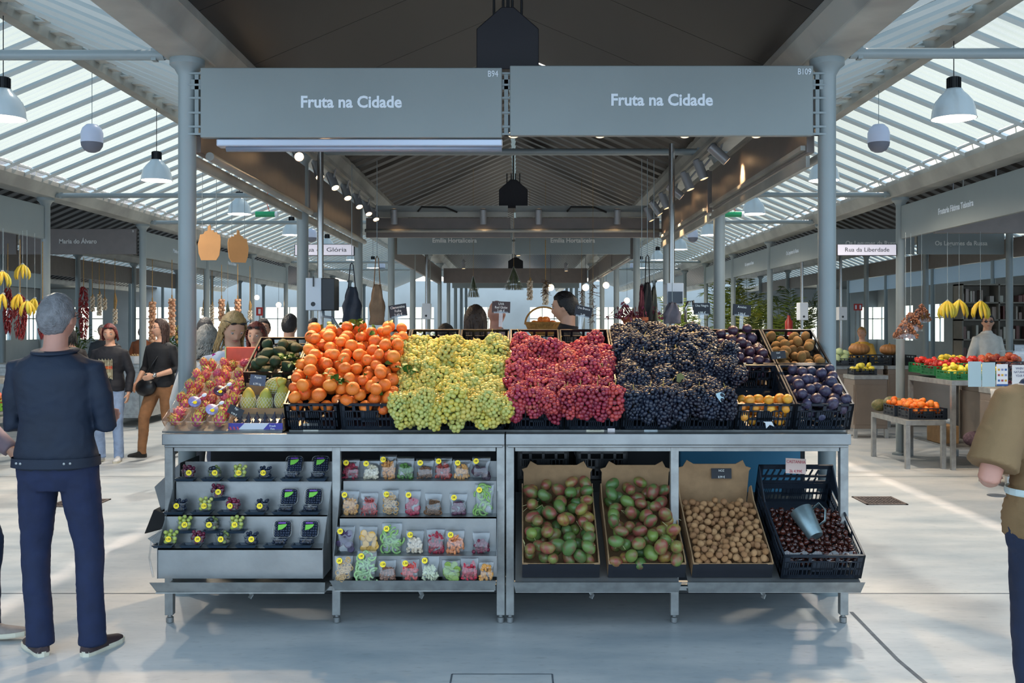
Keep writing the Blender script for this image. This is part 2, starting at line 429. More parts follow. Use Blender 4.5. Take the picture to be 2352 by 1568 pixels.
# columns
def col_mesh():
    q = MB(); q.lathe([(.10, 0), (.10, .022), (.07, .03), (.054, .04), (.054, 3.17), (.075, 3.21), (.105, 3.235), (.105, 3.27)], 28)
    return q.mesh('steel_column', M_col, True, 40)
cm = col_mesh()
names = {-17.9: 'far left row', -13.9: 'fourth row left of the fruit stall', -9.96: 'row behind the left stalls', -6.02: 'row across the left aisle', -2.035: 'left row of the fruit stall', 1.90: 'right row of the fruit stall', 4.87: 'row across the right aisle', 7.88: 'row behind the right stalls', 10.75: 'far right row'}
ordn = ['nearest', 'second', 'third', 'fourth', 'fifth', 'sixth', 'seventh', 'eighth', 'ninth', 'tenth', 'eleventh', 'twelfth']
for x in ROWS[1:]:
    i0 = 1 if x in (-2.035, 1.90) else (3 if x in (-6.02, 4.87) else 5)
    if x in (7.88,): i0 = 4
    for k, i in enumerate(range(i0, 12)):
        put(cm, 'steel_column', (x, ZN[i], 0), label='round grey steel column, %s from the front in the %s' % (ordn[k], names[x]), cat='column')

# tie rods across the aisles
def rod(x0, x1, y, z, lab):
    q = MB(); q.cyl((x0+.14, y, z), (x1-.14, y, z), .032, 14)
    for x, s_ in ((x0, 1), (x1, -1)):
        q.box((x+s_*.13, y, z), (.14, .03, .05)); q.box((x+s_*.2, y, z), (.03, .05, .075))
    o = q.build('tie_rod', M_col, smooth=True, ang=40); tag(o, lab, 'tie rod')
rl = {1: 'nearest the camera', 3: 'second from the camera', 4: 'third from the camera', 7: 'fourth from the camera', 8: 'fifth from the camera'}
for i in (1, 3, 4, 7, 8):
    rod(-6.02, -2.035, ZN[i], 3.30, 'grey tie rod spanning the left aisle under the glass roof, '+rl[i])
    rod(1.90, 4.87, ZN[i], 3.31, 'grey tie rod spanning the right aisle under the glass roof, '+rl[i])
rod(-2.035, 1.90, ZN[2], 3.28, 'grey tie rod crossing the fruit stall just below the two name panels')
rod(-2.035, 1.90, ZN[5], 3.28, 'grey tie rod crossing the stall further back')

# hanging gable ended ventilation boxes under the ridge
def ventbox(y, lab, ww=.40, z0=3.28, z1=3.54, zt=3.68, dp=.55):
    r = empty('ventilation_box', (XC, y, z0), lab, 'ventilation box')
    h = z1-z0
    q = MB(); q.prism([(-ww/2, 0), (ww/2, 0), (ww/2, h), (.04, zt-z0), (-.04, zt-z0), (-ww/2, h)], dp, TM((0, dp, 0)))
    q.build('housing', mat('vent black', '#25242a', .5, .2), r, bevel=.006)
    q = MB()
    for s_ in (-.09, -.03, .03, .09): q.cyl((s_, .1, zt-z0-.06), (s_, .1, zt-z0+.10), .008, 6)
    q.bb(-.012, .012, .2, .22, zt-z0-.02, 4.15-z0)
    q.build('hanger', M_black, r)
ventbox(6.42, 'large dark gable ended box hanging under the roof ridge above the name panels')
ventbox(13.95, 'dark gable ended box hanging under the ridge above the rear cross beam')
ventbox(27.0, 'smallest dark box hanging under the ridge far behind', zt=3.5, z1=3.4, z0=3.1)

# ------------------------------------------------------------------ name panels
def fit(txt, size, wd, bold=.0):
    o = text(txt, size, Matrix.Identity(4), M_white, None, bold); xs = [v.co.x for v in o.data.vertices]; s = wd/(max(xs)-min(xs))
    me = o.data; bpy.data.objects.remove(o); bpy.data.meshes.remove(me); return s
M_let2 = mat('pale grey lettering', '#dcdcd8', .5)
def panel(x0, y0, x1, y1, z0, z1, lab, txt=None, code=None, size=.098, wd=.62, th=.05, face=None, lm=None, pm=None, bold=.018, tz=.0):
    a = Vector((x0, y0, 0)); c = Vector((x1, y1, 0)); d = c-a; L = d.length; ang = math.atan2(d.y, d.x)
    r = empty('name_panel', (x0, y0, z0), lab, 'sign', rz=ang)
    h = z1-z0
    MB().bb(0, L, 0, th, 0, h).build('board', pm or M_sign, r, bevel=.006)
    q = MB(); q.bb(0.03, L-.03, th, th+.03, .02, .05); q.bb(.03, L-.03, th, th+.03, h-.05, h-.02); q.build('back_rail', M_beam, r)
    if txt:
        s = fit(txt, size, wd, bold); text(txt, size, TM((L/2, -.002, h*.5+tz)), lm or M_white, r, bold, sx=s)
    if code: text(code, .052, TM((L-.055, -.002, h-.04)), lm or M_white, r, .0, name='stall_number', sx=.8)
    return r
panel(-1.93, 6.08, -.098, 6.08, 2.778, 3.203, 'grey panel reading Fruta na Cidade B94 over the left stall half', 'Fruta na Cidade', 'B94', wd=.612, bold=.028)
panel(-.05, 6.08, 1.793, 6.08, 2.79, 3.216, 'grey panel reading Fruta na Cidade B109 over the right stall half', 'Fruta na Cidade', 'B109', wd=.617, bold=.028)
M_sideb = mat('inner panel brownish', '#7a726e', .45, .15, var=.08)  # sign grey with warm lamplight and shade mixed into its colour
for x, s_, nm in ((-1.99, 1, 'left'), (1.86, -1, 'right')):
    for i, w_ in ((1, 'front'), (2, 'rear')):
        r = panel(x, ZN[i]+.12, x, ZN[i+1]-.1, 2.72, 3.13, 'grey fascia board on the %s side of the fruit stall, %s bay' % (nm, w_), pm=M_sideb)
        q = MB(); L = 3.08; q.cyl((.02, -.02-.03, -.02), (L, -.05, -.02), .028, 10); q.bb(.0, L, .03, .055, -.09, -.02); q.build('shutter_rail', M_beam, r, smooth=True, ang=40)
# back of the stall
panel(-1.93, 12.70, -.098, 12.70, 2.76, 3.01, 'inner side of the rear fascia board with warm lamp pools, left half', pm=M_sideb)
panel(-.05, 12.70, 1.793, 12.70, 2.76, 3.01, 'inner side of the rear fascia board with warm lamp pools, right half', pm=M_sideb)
for x0, x1, nm in ((-1.9, -.13, 'left half'), (-.03, 1.76, 'right half')):
    q = MB(); q.bb(x0, x1, 12.64, 12.72, 3.015, 3.08); q.bb(x0, x1, 12.70, 12.75, 3.08, 3.165)
    tag(q.build('cable_tray', M_beam), 'grey cable tray lying along the rear fascia board, '+nm, 'cable tray')
    q = MB(); xm = (x0+x1)/2
    q.path([(xm-.25, 12.62, 3.08), (xm-.2, 12.6, 3.135), (xm+.1, 12.6, 3.13), (xm+.25, 12.62, 3.07)], .012, 8)
    tag(q.build('power_cable', M_rubber, smooth=True), 'black cable looping over the cable tray, '+nm, 'cable')
q = MB().cyl((-1.93, 12.62, 2.84), (1.83, 12.62, 2.84), .022, 10); tag(q.build('shutter_rail', M_beam, smooth=True), 'thin grey rail across the lower edge of the rear fascia', 'rail')
E_ = 'Emília Hortaliceira'
panel(-1.94, 16.06, -.1, 16.06, 2.79, 3.17, 'dull panel reading Emília Hortaliceira, left half of the next stall', E_, size=.1, wd=.71, lm=M_let2, tz=.03)
panel(-.05, 16.06, 1.80, 16.06, 2.79, 3.17, 'dull panel reading Emília Hortaliceira, right half of the next stall', E_, size=.1, wd=.71, lm=M_let2, tz=.03)
for i in (4, 5, 6):
    for x, nm in ((-1.99, 'left'), (1.86, 'right')):
        panel(x, ZN[i]+.12, x, ZN[i+1]-.1, 2.72, 3.13, 'fascia board on the %s side of the stall behind, %s bay' % (nm, ['first', 'second', 'third'][i-4]), pm=M_sideb)
panel(-1.93, 25.9, 1.79, 25.9, 2.76, 3.14, 'long rear fascia closing the second stall', pm=M_sideb)
panel(-1.93, 29.3, 1.79, 29.3, 2.76, 3.14, 'far pale fascia of the third stall')
# left neighbours (facing the left aisle, so the board runs towards the camera)
for i, tx in ((1, None), (2, None), (4, 'Maria do Álvaro'), (5, 'Maria do Álvaro'), (6, None), (8, None)):
    panel(-6.0, ZN[i]+.08, -6.0, ZN[i+1]-.08, 2.74, 3.16, 'pale name panel facing the left aisle, %s from the camera' % ordn[[1, 2, 4, 5, 6, 8].index(i)], tx, wd=.6, lm=M_white)
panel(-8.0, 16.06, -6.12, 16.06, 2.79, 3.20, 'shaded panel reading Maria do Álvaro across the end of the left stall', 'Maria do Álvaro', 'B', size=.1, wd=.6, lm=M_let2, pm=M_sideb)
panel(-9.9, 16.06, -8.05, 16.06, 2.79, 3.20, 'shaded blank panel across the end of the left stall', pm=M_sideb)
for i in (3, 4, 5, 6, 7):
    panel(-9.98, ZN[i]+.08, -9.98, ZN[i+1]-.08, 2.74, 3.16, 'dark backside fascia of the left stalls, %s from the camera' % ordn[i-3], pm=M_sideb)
    panel(-13.9, ZN[i]+.08, -13.9, ZN[i+1]-.08, 2.74, 3.16, 'cream name panel in the row beyond the left stalls, %s from the camera' % ordn[i-3])
# right neighbours
for i, tx, wd in ((1, None, 0), (2, 'Frutaria Fátima Teixeira', .89), (4, 'Os Legumes da Russa', .8), (5, 'Os Legumes da Russa', .8), (6, None, 0), (8, None, 0)):
    panel(4.85, ZN[i+1]-.08, 4.85, ZN[i]+.08, 2.74, 3.16, 'pale name panel facing the right aisle%s, %s from the camera' % (' reading Frutaria Fátima Teixeira' if i == 2 else '', ordn[[1, 2, 4, 5, 6, 8].index(i)]), tx, wd=wd)
OL = 'Os Legumes da Russa'
panel(4.98, 16.06, 6.36, 16.06, 2.79, 3.2, 'shaded panel reading Os Legumes da Russa, beside the street sign', OL, size=.1, wd=.84, lm=M_let2, tz=-.03)
panel(6.41, 16.06, 7.80, 16.06, 2.79, 3.2, 'shaded panel reading Os Legumes da Russa, further from the street sign', OL, size=.1, wd=.84, lm=M_let2, tz=-.03)
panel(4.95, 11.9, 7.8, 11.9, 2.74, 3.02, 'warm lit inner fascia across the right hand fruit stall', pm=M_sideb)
q = MB(); q.cyl((5.3, 11.93, 3.0), (5.3, 11.93, 3.62), .012, 6); q.cyl((7.4, 11.93, 3.0), (7.4, 11.93, 3.6), .012, 6); q.bb(4.9, 7.85, 11.91, 11.95, 3.02, 3.07); tag(q.build('support_rail', M_beam), 'thin rail and rods carrying the inner fascia of the right hand stall', 'rail')
M_blu = mat('daylit panel', '#a9bdcc', .5)  # cool daylight falling on these panels is put into their colour
for i in range(3, 9):
    panel(10.75, ZN[i+1]-.04, 10.75, ZN[i]+.04, 2.72, 3.12, 'bluish daylit fascia panel in the far right row, %s from the camera' % ordn[i-3], pm=M_blu)
    panel(7.9, ZN[i+1]-.08, 7.9, ZN[i]+.08, 2.74, 3.05, 'dark fascia behind the right stalls, %s from the camera' % ordn[i-3], pm=M_sideb)

# roller awning under the left panel
r = empty('roller_awning', (-1.84, 6.12, 2.73), 'silver roller awning casing hanging under the left name panel', 'awning')
q = MB(); q.bb(0, 1.745, -.02, .07, 0, .045); q.build('casing', mat('awning alu', '#b3bac8', .3, .5), r, bevel=.008)
q = MB(); q.cyl((.05, .03, -.005), (1.74, .03, -.005), .022, 12); q.build('roll', mat('awning roll', '#8c93a3', .35, .3), r, smooth=True)
# brackets that hold the panels
for x, lab in ((-1.965, 'left column'), (-.073, 'middle gap'), (1.83, 'right column')):
    r = empty('panel_bracket', (x, 6.12, 2.8), 'grey bracket plates holding the name panels at the '+lab, 'bracket')
    q = MB()
    for z in (.0, .045, .13, .22, .30, .37): q.bb(-.05, .05, -.01, .03, z, z+.012)
    q.bb(-.05, .05, 0, .02, .28, .34); q.bb(-.012, .012, 0, .03, 0, .38); q.build('plate', M_col, r)

def street(xc, y, txt, lab, colx):
    r = empty('street_sign', (xc, y, 2.53), lab, 'street sign')
    MB().bb(-.38, .38, 0, .05, 0, .15).build('frame', M_black, r, bevel=.004)
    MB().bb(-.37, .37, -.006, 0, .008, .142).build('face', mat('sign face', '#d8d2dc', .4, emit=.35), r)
    s = fit(txt, .075, .56); text(txt, .075, TM((0, -.008, .075)), mat('dark letters', '#4a4a50', .6), r, 0, sx=s)
    q = MB(); d = colx-xc
    for z in (.02, .12): q.cyl((.37 if d > 0 else -.37, .03, z), (d, .03, z), .012, 8)
    q.build('arm', M_col, r)
street(4.43, 12.72, 'Rua da Liberdade', 'white street sign reading Rua da Liberdade on the right aisle column', 4.87)
street(-2.46, 12.72, 'Rua da Glória', 'white street sign reading Rua da Glória, partly hidden by a pole', -2.035)

# ------------------------------------------------------------------ lamps
def lamp_proto():
    r = empty('pendant_lamp', (0, 0, 0), 'x', 'lamp', 'bell shaped pendant lamps along the aisles')
    sh = MB(); pr = [(.035, .235), (.06, .23), (.075, .205), (.10, .18), (.14, .13), (.158, .07), (.165, .012), (.170, 0), (.163, .0), (.157, .012), (.150, .07), (.13, .125), (.09, .17), (.03, .2)]
    sh.lathe(pr, 32, cap=False); sh.build('shade', mat('lamp enamel', '#ccd6da', .22, .1, coat=.5), r, smooth=True, ang=50)
    q = MB(); q.lathe([(.046, .235), (.046, .32), (.03, .325)], 20)
    for k in range(16):
        a = k*math.pi/8; q.box((.048*math.cos(a), .048*math.sin(a), .275), (.012, .004, .08), (0, 0, a))
    q.build('heat_sink', M_black, r)
    MB().ell((0, 0, .14), (.045, .045, .03)).build('bulb', mat('led disc', (1, .78, .5, 1), .5, emit=3), r, smooth=True)
    MB().cyl((0, 0, .32), (0, 0, .80), .004, 6).build('cord', M_black, r)
    ld = bpy.data.lights.new('glow', 'SPOT'); ld.energy = 190; ld.color = (1, .84, .66); ld.spot_size = R(165); ld.spot_blend = .35; ld.shadow_soft_size = .1
    lo = bpy.data.objects.new('glow', ld); COL.objects.link(lo); lo.parent = r; lo.location = (0, 0, .05)
    return r
lp = lamp_proto(); first = True
for k in range(7):
    for x, nm in ((-4.0, 'left'), (3.385, 'right')):
        y = 7.78+3.3*k
        zc = 3.245
        lab = 'white bell pendant lamp over the %s aisle, %s from the camera' % (nm, ordn[k])
        if first: lp.location = (x, y, zc); lp['label'] = lab; first = False
        else:
            o = dup(lp, (x, y, zc), label=lab)
            if nm == 'right':
                for c in o.children:
                    if c.name.startswith('cord'): c.scale = (1, 1, 1)
def ball_proto():
    r = empty('ceiling_speaker', (0, 0, 0), 'x', 'speaker', 'capsule speakers hung along the aisles')
    q = MB(); q.lathe([(0.001, .135), (.05, .125), (.085, .09), (.10, .045), (.10, -.045)], 24, cap=False); q.build('shell', mat('speaker white', '#d3d9ee', .35), r, smooth=True)
    q = MB(); q.lathe([(.10, -.045), (.095, -.075), (.07, -.115), (.035, -.133), (0.001, -.137)], 24, cap=False); q.build('grille', mat('speaker grey', '#737684', .6), r, smooth=True)
    MB().cyl((0, 0, .13), (0, 0, .62), .003, 6).build('cord', M_col, r)
    return r
bl = ball_proto(); first = True
for k, y in enumerate((9.4, 19.4, 29.4)):
    for x, nm in ((-4.0, 'left'), (3.385, 'right')):
        lab = 'white capsule speaker with grey base over the %s aisle, %s from the camera' % (nm, ordn[k])
        if first: bl.location = (x, y, 3.40); bl['label'] = lab; first = False
        else: dup(bl, (x, y, 3.40), label=lab)

# track spotlights with real warm light
M_spot = mat('spot housing', '#9a9ca0', .35, .3)
def spot(x, y, z, aim, lab, energy=0, size=38, grp='spotlights on the tracks over the fruit stall', r_=.042, L=.19, stem=0):
    d = (Vector(aim)-Vector((x, y, z))).normalized()
    o = empty('track_spotlight', (x, y, z), lab, 'spotlight', grp)
    o.rotation_mode = 'QUATERNION'; o.rotation_quaternion = (-d).to_track_quat('Z', 'Y')
    if 'h' not in _sp:
        _sp['h'] = MB().lathe([(r_*.7, L/2), (r_, L/2-.01), (r_, -L/2), (r_*.86, -L/2), (r_*.8, -L/2+.02)], 20, cap=False).mesh('housing', M_spot, True, 40)
        _sp['l'] = MB().lathe([(.001, -L/2+.012), (r_*.84, -L/2+.012), (r_*.84, -L/2+.016), (.001, -L/2+.016)], 20).mesh('lens', M_bulb)
        _sp['b'] = MB().cyl((0, .02, 0), (0, .11, .05), .009, 8).mesh('mount', M_spot)
    for nm, k in (('housing', 'h'), ('lens', 'l'), ('mount', 'b')): put(_sp[k], nm, (0, 0, 0), parent=o)
    if stem:
        q = MB(); q.cyl((x, y, z+.06), (x, y, z+stem), .008, 6); so_ = q.build('stem', M_spot); so_.parent = o; bpy.context.view_layer.update(); so_.matrix_parent_inverse = o.matrix_world.inverted()
    if energy:
        ld = bpy.data.lights.new('beam', 'SPOT'); ld.energy = energy; ld.color = (1, .66, .36); ld.spot_size = R(size); ld.spot_blend = .7; ld.shadow_soft_size = .03
        lo = bpy.data.objects.new('beam', ld); COL.objects.link(lo); lo.parent = o; lo.location = (0, 0, -L/2-.02)
    return o
_sp = {}
for s_, nm in ((-1, 'left'), (1, 'right')):
    q = MB(); x = -1.78 if s_ < 0 else 1.62
    q.bb(x-.02, x+.02, 6.9, 12.5, 3.10, 3.13); q.bb(x-s_*.0+.05*s_-.03, x+.05*s_+.03, 6.9, 12.5, 3.2, 3.24)
    tag(q.build('lighting_track', M_beam), 'long lighting track under the roof on the %s side of the fruit stall' % nm, 'lighting track')
    for k, y in enumerate((8.1, 8.9, 9.6, 10.35, 11.1, 11.8, 12.4)):
        off = {0: .25, 2: .1}.get(k, 0)
        if s_ < 0: aim = (x+.3+off, y-.45-(1.2 if k == 0 else 0), 2.2)
        else: aim = (x+[.9, .3, .3, 1.0, .3, .55, .35][k], y-.1, 2.2)
        spot(x, y, 3.03, aim, 'grey track spotlight on the %s track, %s from the front' % (nm, ordn[k]), 35 if k in (0, 2, 4, 6) else 0, 60)
for px, lab in ((905, 'leftmost'), (1110, 'second from the left'), (1237, 'third from the left'), (1418, 'rightmost')):
    p = at(px, 497, 12.5); spot(p.x, p.y, p.z, (p.x, p.y+.12, 2.4), 'grey spotlight washing the rear fascia board, %s of four' % lab, 9, 70, 'spotlights on the rear fascia')
for k, x in enumerate((-1.75, -1.2, -.62, -.03, .55, 1.12, 1.6)):
    spot(x, 6.75, 3.0, (x, 5.95, 1.35), 'spotlight behind the front name panels aimed at the fruit, %s from the left' % ordn[k], 135 if k < 2 else 125, 62)
spot(-1.2, 6.28, 2.90, (-1.2, 6.05, 2.4), 'small spotlight right behind the left name panel', 6, 100)
# lamps of the neighbour stalls
for x, y, e_ in ((-6.3, 11.2, 70), (-6.4, 9.4, 60), (5.25, 11.0, 80), (5.3, 12.2, 60), (6.9, 11.6, 25), (-6.5, 17.5, 60), (-6.6, 21, 60), (5.4, 17.4, 45), (5.4, 21, 45), (0, 18, 40), (-1.2, 22, 40), (1.1, 23, 40)):
    spot(x, y, 3.0, (x+(.1 if abs(x) < 3 else (-.35 if x > 0 else .35)), y-.15, 1.0), 'warm track spotlight in the stall at %s' % ('the left' if x < -3 else ('the right' if x > 3 else 'the centre behind')), e_, 75, 'spotlights in the neighbouring stalls', stem=.5)

# green emergency tubes on red cords
for px, x_, nm in ((613, 0, 'left'), (1683, 0, 'right')):
    p = at(px, 492, 11.3)
    r = empty('green_tube', p, 'green capped emergency tube hanging on a red cord over the %s aisle' % nm, 'emergency tube')
    MB().cyl((-.125, 0, 0), (.095, 0, 0), .033, 16).build('tube', mat('green plastic', '#0c8f5e', .35), r, smooth=True, ang=40)
    MB().cyl((.095, 0, 0), (.125, 0, 0), .034, 16).build('cap', M_white, r, smooth=True, ang=40)
    q = MB(); q.path([(.03, 0, .03), (.0, 0, .12), (.01, 0, .25), (.0, 0, 1.0)], .004, 6); q.build('cord', mat('red cord', '#d8402c', .5), r)
# plywood fruit cutouts
def cutout(px, py, y, rzz, mirror, lab):
    p = at(px, py, y); r = empty('plywood_cutout', p, lab, 'hanging decoration', rz=rzz)
    pts = [(-.07, -.14), (.06, -.14), (.085, -.10), (.095, -.03), (.098, .04), (.09, .08), (.07, .085), (.065, .10), (.04, .10), (.035, .12), (.015, .115), (.008, .165), (-.012, .15), (-.014, .115), (-.04, .105), (-.05, .085), (-.08, .08), (-.085, .05), (-.098, .0), (-.092, -.08)]
    if mirror: pts = [(-a, b_) for a, b_ in reversed(pts)]
    MB().prism(pts, .012, TM((0, .006, 0))).build('board', mat('plywood', '#d79a5e', .6, var=.12, scale=4), r)
    q = MB()
    for s_ in (-.06, .06): q.cyl((s_, 0, .09), (s_, 0, 3.7-p.z), .0025, 5)
    q.build('wire', M_col, r)
cutout(481, 560, 8.6, 0, False, 'orange plywood fruit cutout hanging on wires, the left and nearer one')
cutout(547, 568, 9.3, R(35), True, 'orange plywood fruit cutout hanging on wires, the right turned one')

# steel conduit poles with counter boxes
def polebox(px, pytop, y, ztop, bx0, bx1, by0, by1, lab, dark, screen=False):
    p = at(px, pytop, y); z0 = at(0, by1, y).z; z1 = at(0, by0, y).z; xa = at(bx0, 0, y).x; xb = at(bx1, 0, y).x
    r = empty('service_pole', (p.x, y, .9), lab, 'service pole')
    MB().cyl((0, 0, 0), (0, 0, ztop-.9), .026, 16).build('pole', M_chrome, r, smooth=True, ang=40)
    MB().bb(xa-p.x, xb-p.x, -.12, .10, z0-.9, z1-.9).build('cabinet', dark, r, bevel=.006)
    return r, xa-p.x, xb-p.x, z0-.9, z1-.9
pw_ = mat('appliance white', '#ccd2da', .35)
r, xa, xb, z0, z1 = polebox(736, 340, 8.2, 3.25, 710, 774, 640, 713, 'steel pole carrying a white faced dark box above the oranges', M_black)
q = MB().bb(xa, xa+.125, -.135, -.12, z0, z1); q.build('front_plate', pw_, r, bevel=.003)
MB().lathe([(.001, .003), (.016, .003), (.018, 0)], 16, TM((xa+.06, -.137, z0+.05))).build('knob', M_black, r)
q = MB(); q.path([(.04, -.1, z0), (.05, -.12, z0-.05), (.12, -.12, z0-.06), (.17, -.12, z0-.14), (.16, -.1, z0-.3)], .012, 8); q.build('hose', mat('grey hose', '#70767c', .4), r, smooth=True)
MB().bb(xa+.06, xa+.07, -.15, -.14, z1-.07, z1+.01).build('hook', M_black, r)
r, xa, xb, z0, z1 = polebox(1543, 330, 8.6, 3.2, 1527, 1565, 651, 700, 'steel pole carrying a white box with a small dark screen', pw_)
MB().bb(xa+.01, xb-.012, -.135, -.12, z0+.01, z0+.11).build('screen', mat('dark screen', '#0d1a2c', .15), r)
for px, y, t_, b0, b1, lab in ((980, 17.5, 545, 697, 733, 'thin pole with a small white box behind the left aprons'), (1842, 17.2, 560, 695, 735, 'thin pole with a white box beside the right columns'), (1931, 18.0, 600, 705, 735, 'thin pole with a dark screened box right of the front right column')):
    r, xa, xb, z0, z1 = polebox(px, t_, y, 3.1, px-9, px+10, b0, b1, lab, pw_)
    MB().lathe([(.001, .003), (.018, .003), (.02, 0)], 12, TM((0, -.123, z0+.06))).build('knob', M_black, r)
# drain grates
def grate(x, y, wx, wy, lab):
    r = empty('drain_grate', (x, y, 0), lab, 'drain grate')
    q = MB(); q.bb(-wx/2, wx/2, -wy/2, -wy/2+.03, 0, .008); q.bb(-wx/2, wx/2, wy/2-.03, wy/2, 0, .008); q.bb(-wx/2, -wx/2+.02, -wy/2, wy/2, 0, .008); q.bb(wx/2-.02, wx/2, -wy/2, wy/2, 0, .008)
    mg = mat('rusty grate', '#6b5f5a', .6, .5, var=.2, scale=20)
    q.build('frame', mg, r)
    q = MB(); n = int(wx/.03)
    for i in range(1, n): q.bb(-wx/2+wx*i/n-.004, -wx/2+wx*i/n+.004, -wy/2, wy/2, 0, .007)
    for i in range(1, 8): q.bb(-wx/2, wx/2, -wy/2+wy*i/8-.004, -wy/2+wy*i/8+.004, 0, .007)
    q.build('bars', mg, r)
grate(3.38, 9.37, .38, .42, 'rusty square drain grate in the floor of the right aisle')
grate(-4.05, 9.25, .42, .40, 'rusty drain grate in the left aisle, half hidden by the man in navy')
p = at(2290, 1138, EYE*F/388)
tag(MB().lathe([(.09, 0), (.09, .006), (.001, .008)], 24, Matrix.Translation((p.x, p.y, 0))).build('floor_cap', M_joint, smooth=True, ang=40), 'small round metal cap in the floor beside the elbow of the man on the right', 'floor cap')

# ------------------------------------------------------------------ stall tables
def slope(oy, oz, deg): return Matrix.Translation((0, oy, oz)) @ Matrix.Rotation(R(deg), 4, 'X')
def putM(me, name, M, label=None, cat=None, group=None, parent=None):
    o = bpy.data.objects.new(name, me); COL.objects.link(o)
    if parent: o.parent = parent
    o.matrix_local = M
    return tag(o, label, cat, group)
S0 = slope(5.573, 1.057, 27.0)      # crates on the long display
SL = slope(5.50, 1.053, 23.4)       # punnets at the left end
S1 = slope(5.26, .315, 27.0)        # boxes on the lower trays
deck = 1.048

def table(xs, lab):
    r = empty('steel_table', (xs[0], 5.5, 0), lab, 'table', 'stainless tables of the fruit stall')
    x0, x1 = xs[0]-r.location.x, xs[-1]-r.location.x
    q = MB(); q.bb(x0, x1, -.045, .96, .985, 1.046); q.bb(x0+.01, x1-.01, -.035, .95, .97, .985)
    q.build('worktop', M_steel, r, bevel=.004)
    q = MB(); q.bb(x0+.05, x1-.05, .004, .03, .945, .972); q.bb(x0+.05, x1-.05, .004, .03, .18, .205); q.bb(x0, x1, .88, .92, .18, .22); q.bb(x0+.0, x0+.04, .05, .9, .18, .22); q.bb(x1-.04, x1, .05, .9, .18, .22)
    q.build('rail', M_steel2, r, bevel=.002)
    for i, x in enumerate(xs):
        for yy in (0, .87):
            xx = x-r.location.x; a = xx if i == 0 else (xx-.045 if i == len(xs)-1 else xx-.022)
            l = MB().bb(a, a+.045, yy, yy+.045, .045, .985).build('leg', M_steel2, r, bevel=.003)
            MB().lathe([(.014, .0), (.02, .004), (.02, .03), (.013, .034), (.013, .05)], 14, Matrix.Translation((a+.022, yy+.022, 0))).build('levelling_foot', M_steel, l, smooth=True, ang=40)
    for i in range(len(xs)-1):
        xm = (xs[i]+xs[i+1])/2-r.location.x
        MB().path([(xm, .0, .18), (xm+.01, -.01, .16), (xm+.0, -.02, .145)], [(.012, .003)]*3, 8).build('latch', M_steel2, r)
    return r
tA = table([-1.942, -1.0, -.073], 'brushed steel display table on square legs, left half of the fruit stall')
tB = table([-.067, .86, 1.815], 'brushed steel display table on square legs, right half of the fruit stall')
# closed back and inner shelf added under the tables, so that the underside reads dark as in the photo
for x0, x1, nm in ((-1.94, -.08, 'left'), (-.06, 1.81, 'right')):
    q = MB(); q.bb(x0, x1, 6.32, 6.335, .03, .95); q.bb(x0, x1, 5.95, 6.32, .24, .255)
    tag(q.build('light_block_shelf', mat('dark light block', '#23262b', .6)), 'dark back panel and shelf added to block light under the %s display table' % nm, 'shelf')
# rack carrying the tilted crates
q = MB(); q.box((0, 0, 0), (3.10, .93, .012), M=S0 @ Matrix.Translation((.275, .465, -.008)))
for x in (-1.25, -.5, .3, 1.0, 1.78): q.box((0, 0, 0), (.03, .93, .03), M=S0 @ Matrix.Translation((x, .465, -.03))); q.bb(x-.015, x+.015, 6.30, 6.33, deck, 1.42)
tag(q.build('crate_rack', M_steel2), 'sloping steel rack carrying the black crates on the tables', 'rack')
q = MB(); q.box((0, 0, 0), (.66, .86, .01), M=SL @ Matrix.Translation((-1.63, .44, -.007)))
for x in (-1.93, -1.34): q.bb(x-.015, x+.015, 6.24, 6.27, deck, 1.35)
tag(q.build('punnet_rack', M_steel2), 'sloping steel rack under the dragon fruit punnets at the left end', 'rack')

# crates
def crate_mesh(w, d, h, m, name, openn=4, slots=(6, 3)):
    q = MB(); t_ = .006
    q.bb(-w/2, w/2, 0, d, 0, .005)
    for a in (-1, 1):
        for yy in (0, d): q.bb(a*w/2-.012*(a > 0)-.0, a*w/2+.012*(a < 0), yy-.012*(yy > 0), yy+.012*(yy == 0), 0, h)
    def wall(P, L):
        # P(u, z0, z1, du) adds a bar
        P(0, L, h-.012, h+.002, 1.6); P(0, L, 0, .022, 1); P(0, L, h*.70, h*.74, 1); P(0, L, h*.38, h*.47, 1)
        n = int(L/.011)
        for i in range(n+1):
            u = L*i/n
            big = (i*openn/n) % 1 < openn/n*1.01
            z1 = h*.72
            if (i // slots[0]) % 2 == 0 or i % 2 == 0: P(max(0, u-.0028), min(L, u+.0028), .01, z1, 1)
        for k in range(openn+1):
            u = L*k/openn; P(max(0, u-.008), min(L, u+.008), h*.70, h-.005, 1)
        # solid plates
        P(L*.36, L*.64, h*.30, h*.72, 1); P(0, L*.09, 0, h, 1); P(L*.91, L, 0, h, 1)
    wall(lambda a, b_, z0, z1, k: q.bb(-w/2+a, -w/2+b_, -.0*k, t_*k, z0, z1), w)
    wall(lambda a, b_, z0, z1, k: q.bb(-w/2+a, -w/2+b_, d-t_*k, d, z0, z1), w)
    wall(lambda a, b_, z0, z1, k: q.bb(-w/2, -w/2+t_*k, a, b_, z0, z1), d)
    wall(lambda a, b_, z0, z1, k: q.bb(w/2-t_*k, w/2, a, b_, z0, z1), d)
    return q.mesh(name, m)
cr = crate_mesh(.306, .445, .165, M_crate, 'crate')
crb = crate_mesh(.306, .445, .165, M_crateb, 'crate')
fx = [-1.292, -.985, -.67, -.36, -.052, .257, .566, .88, 1.20, 1.525, 1.85]
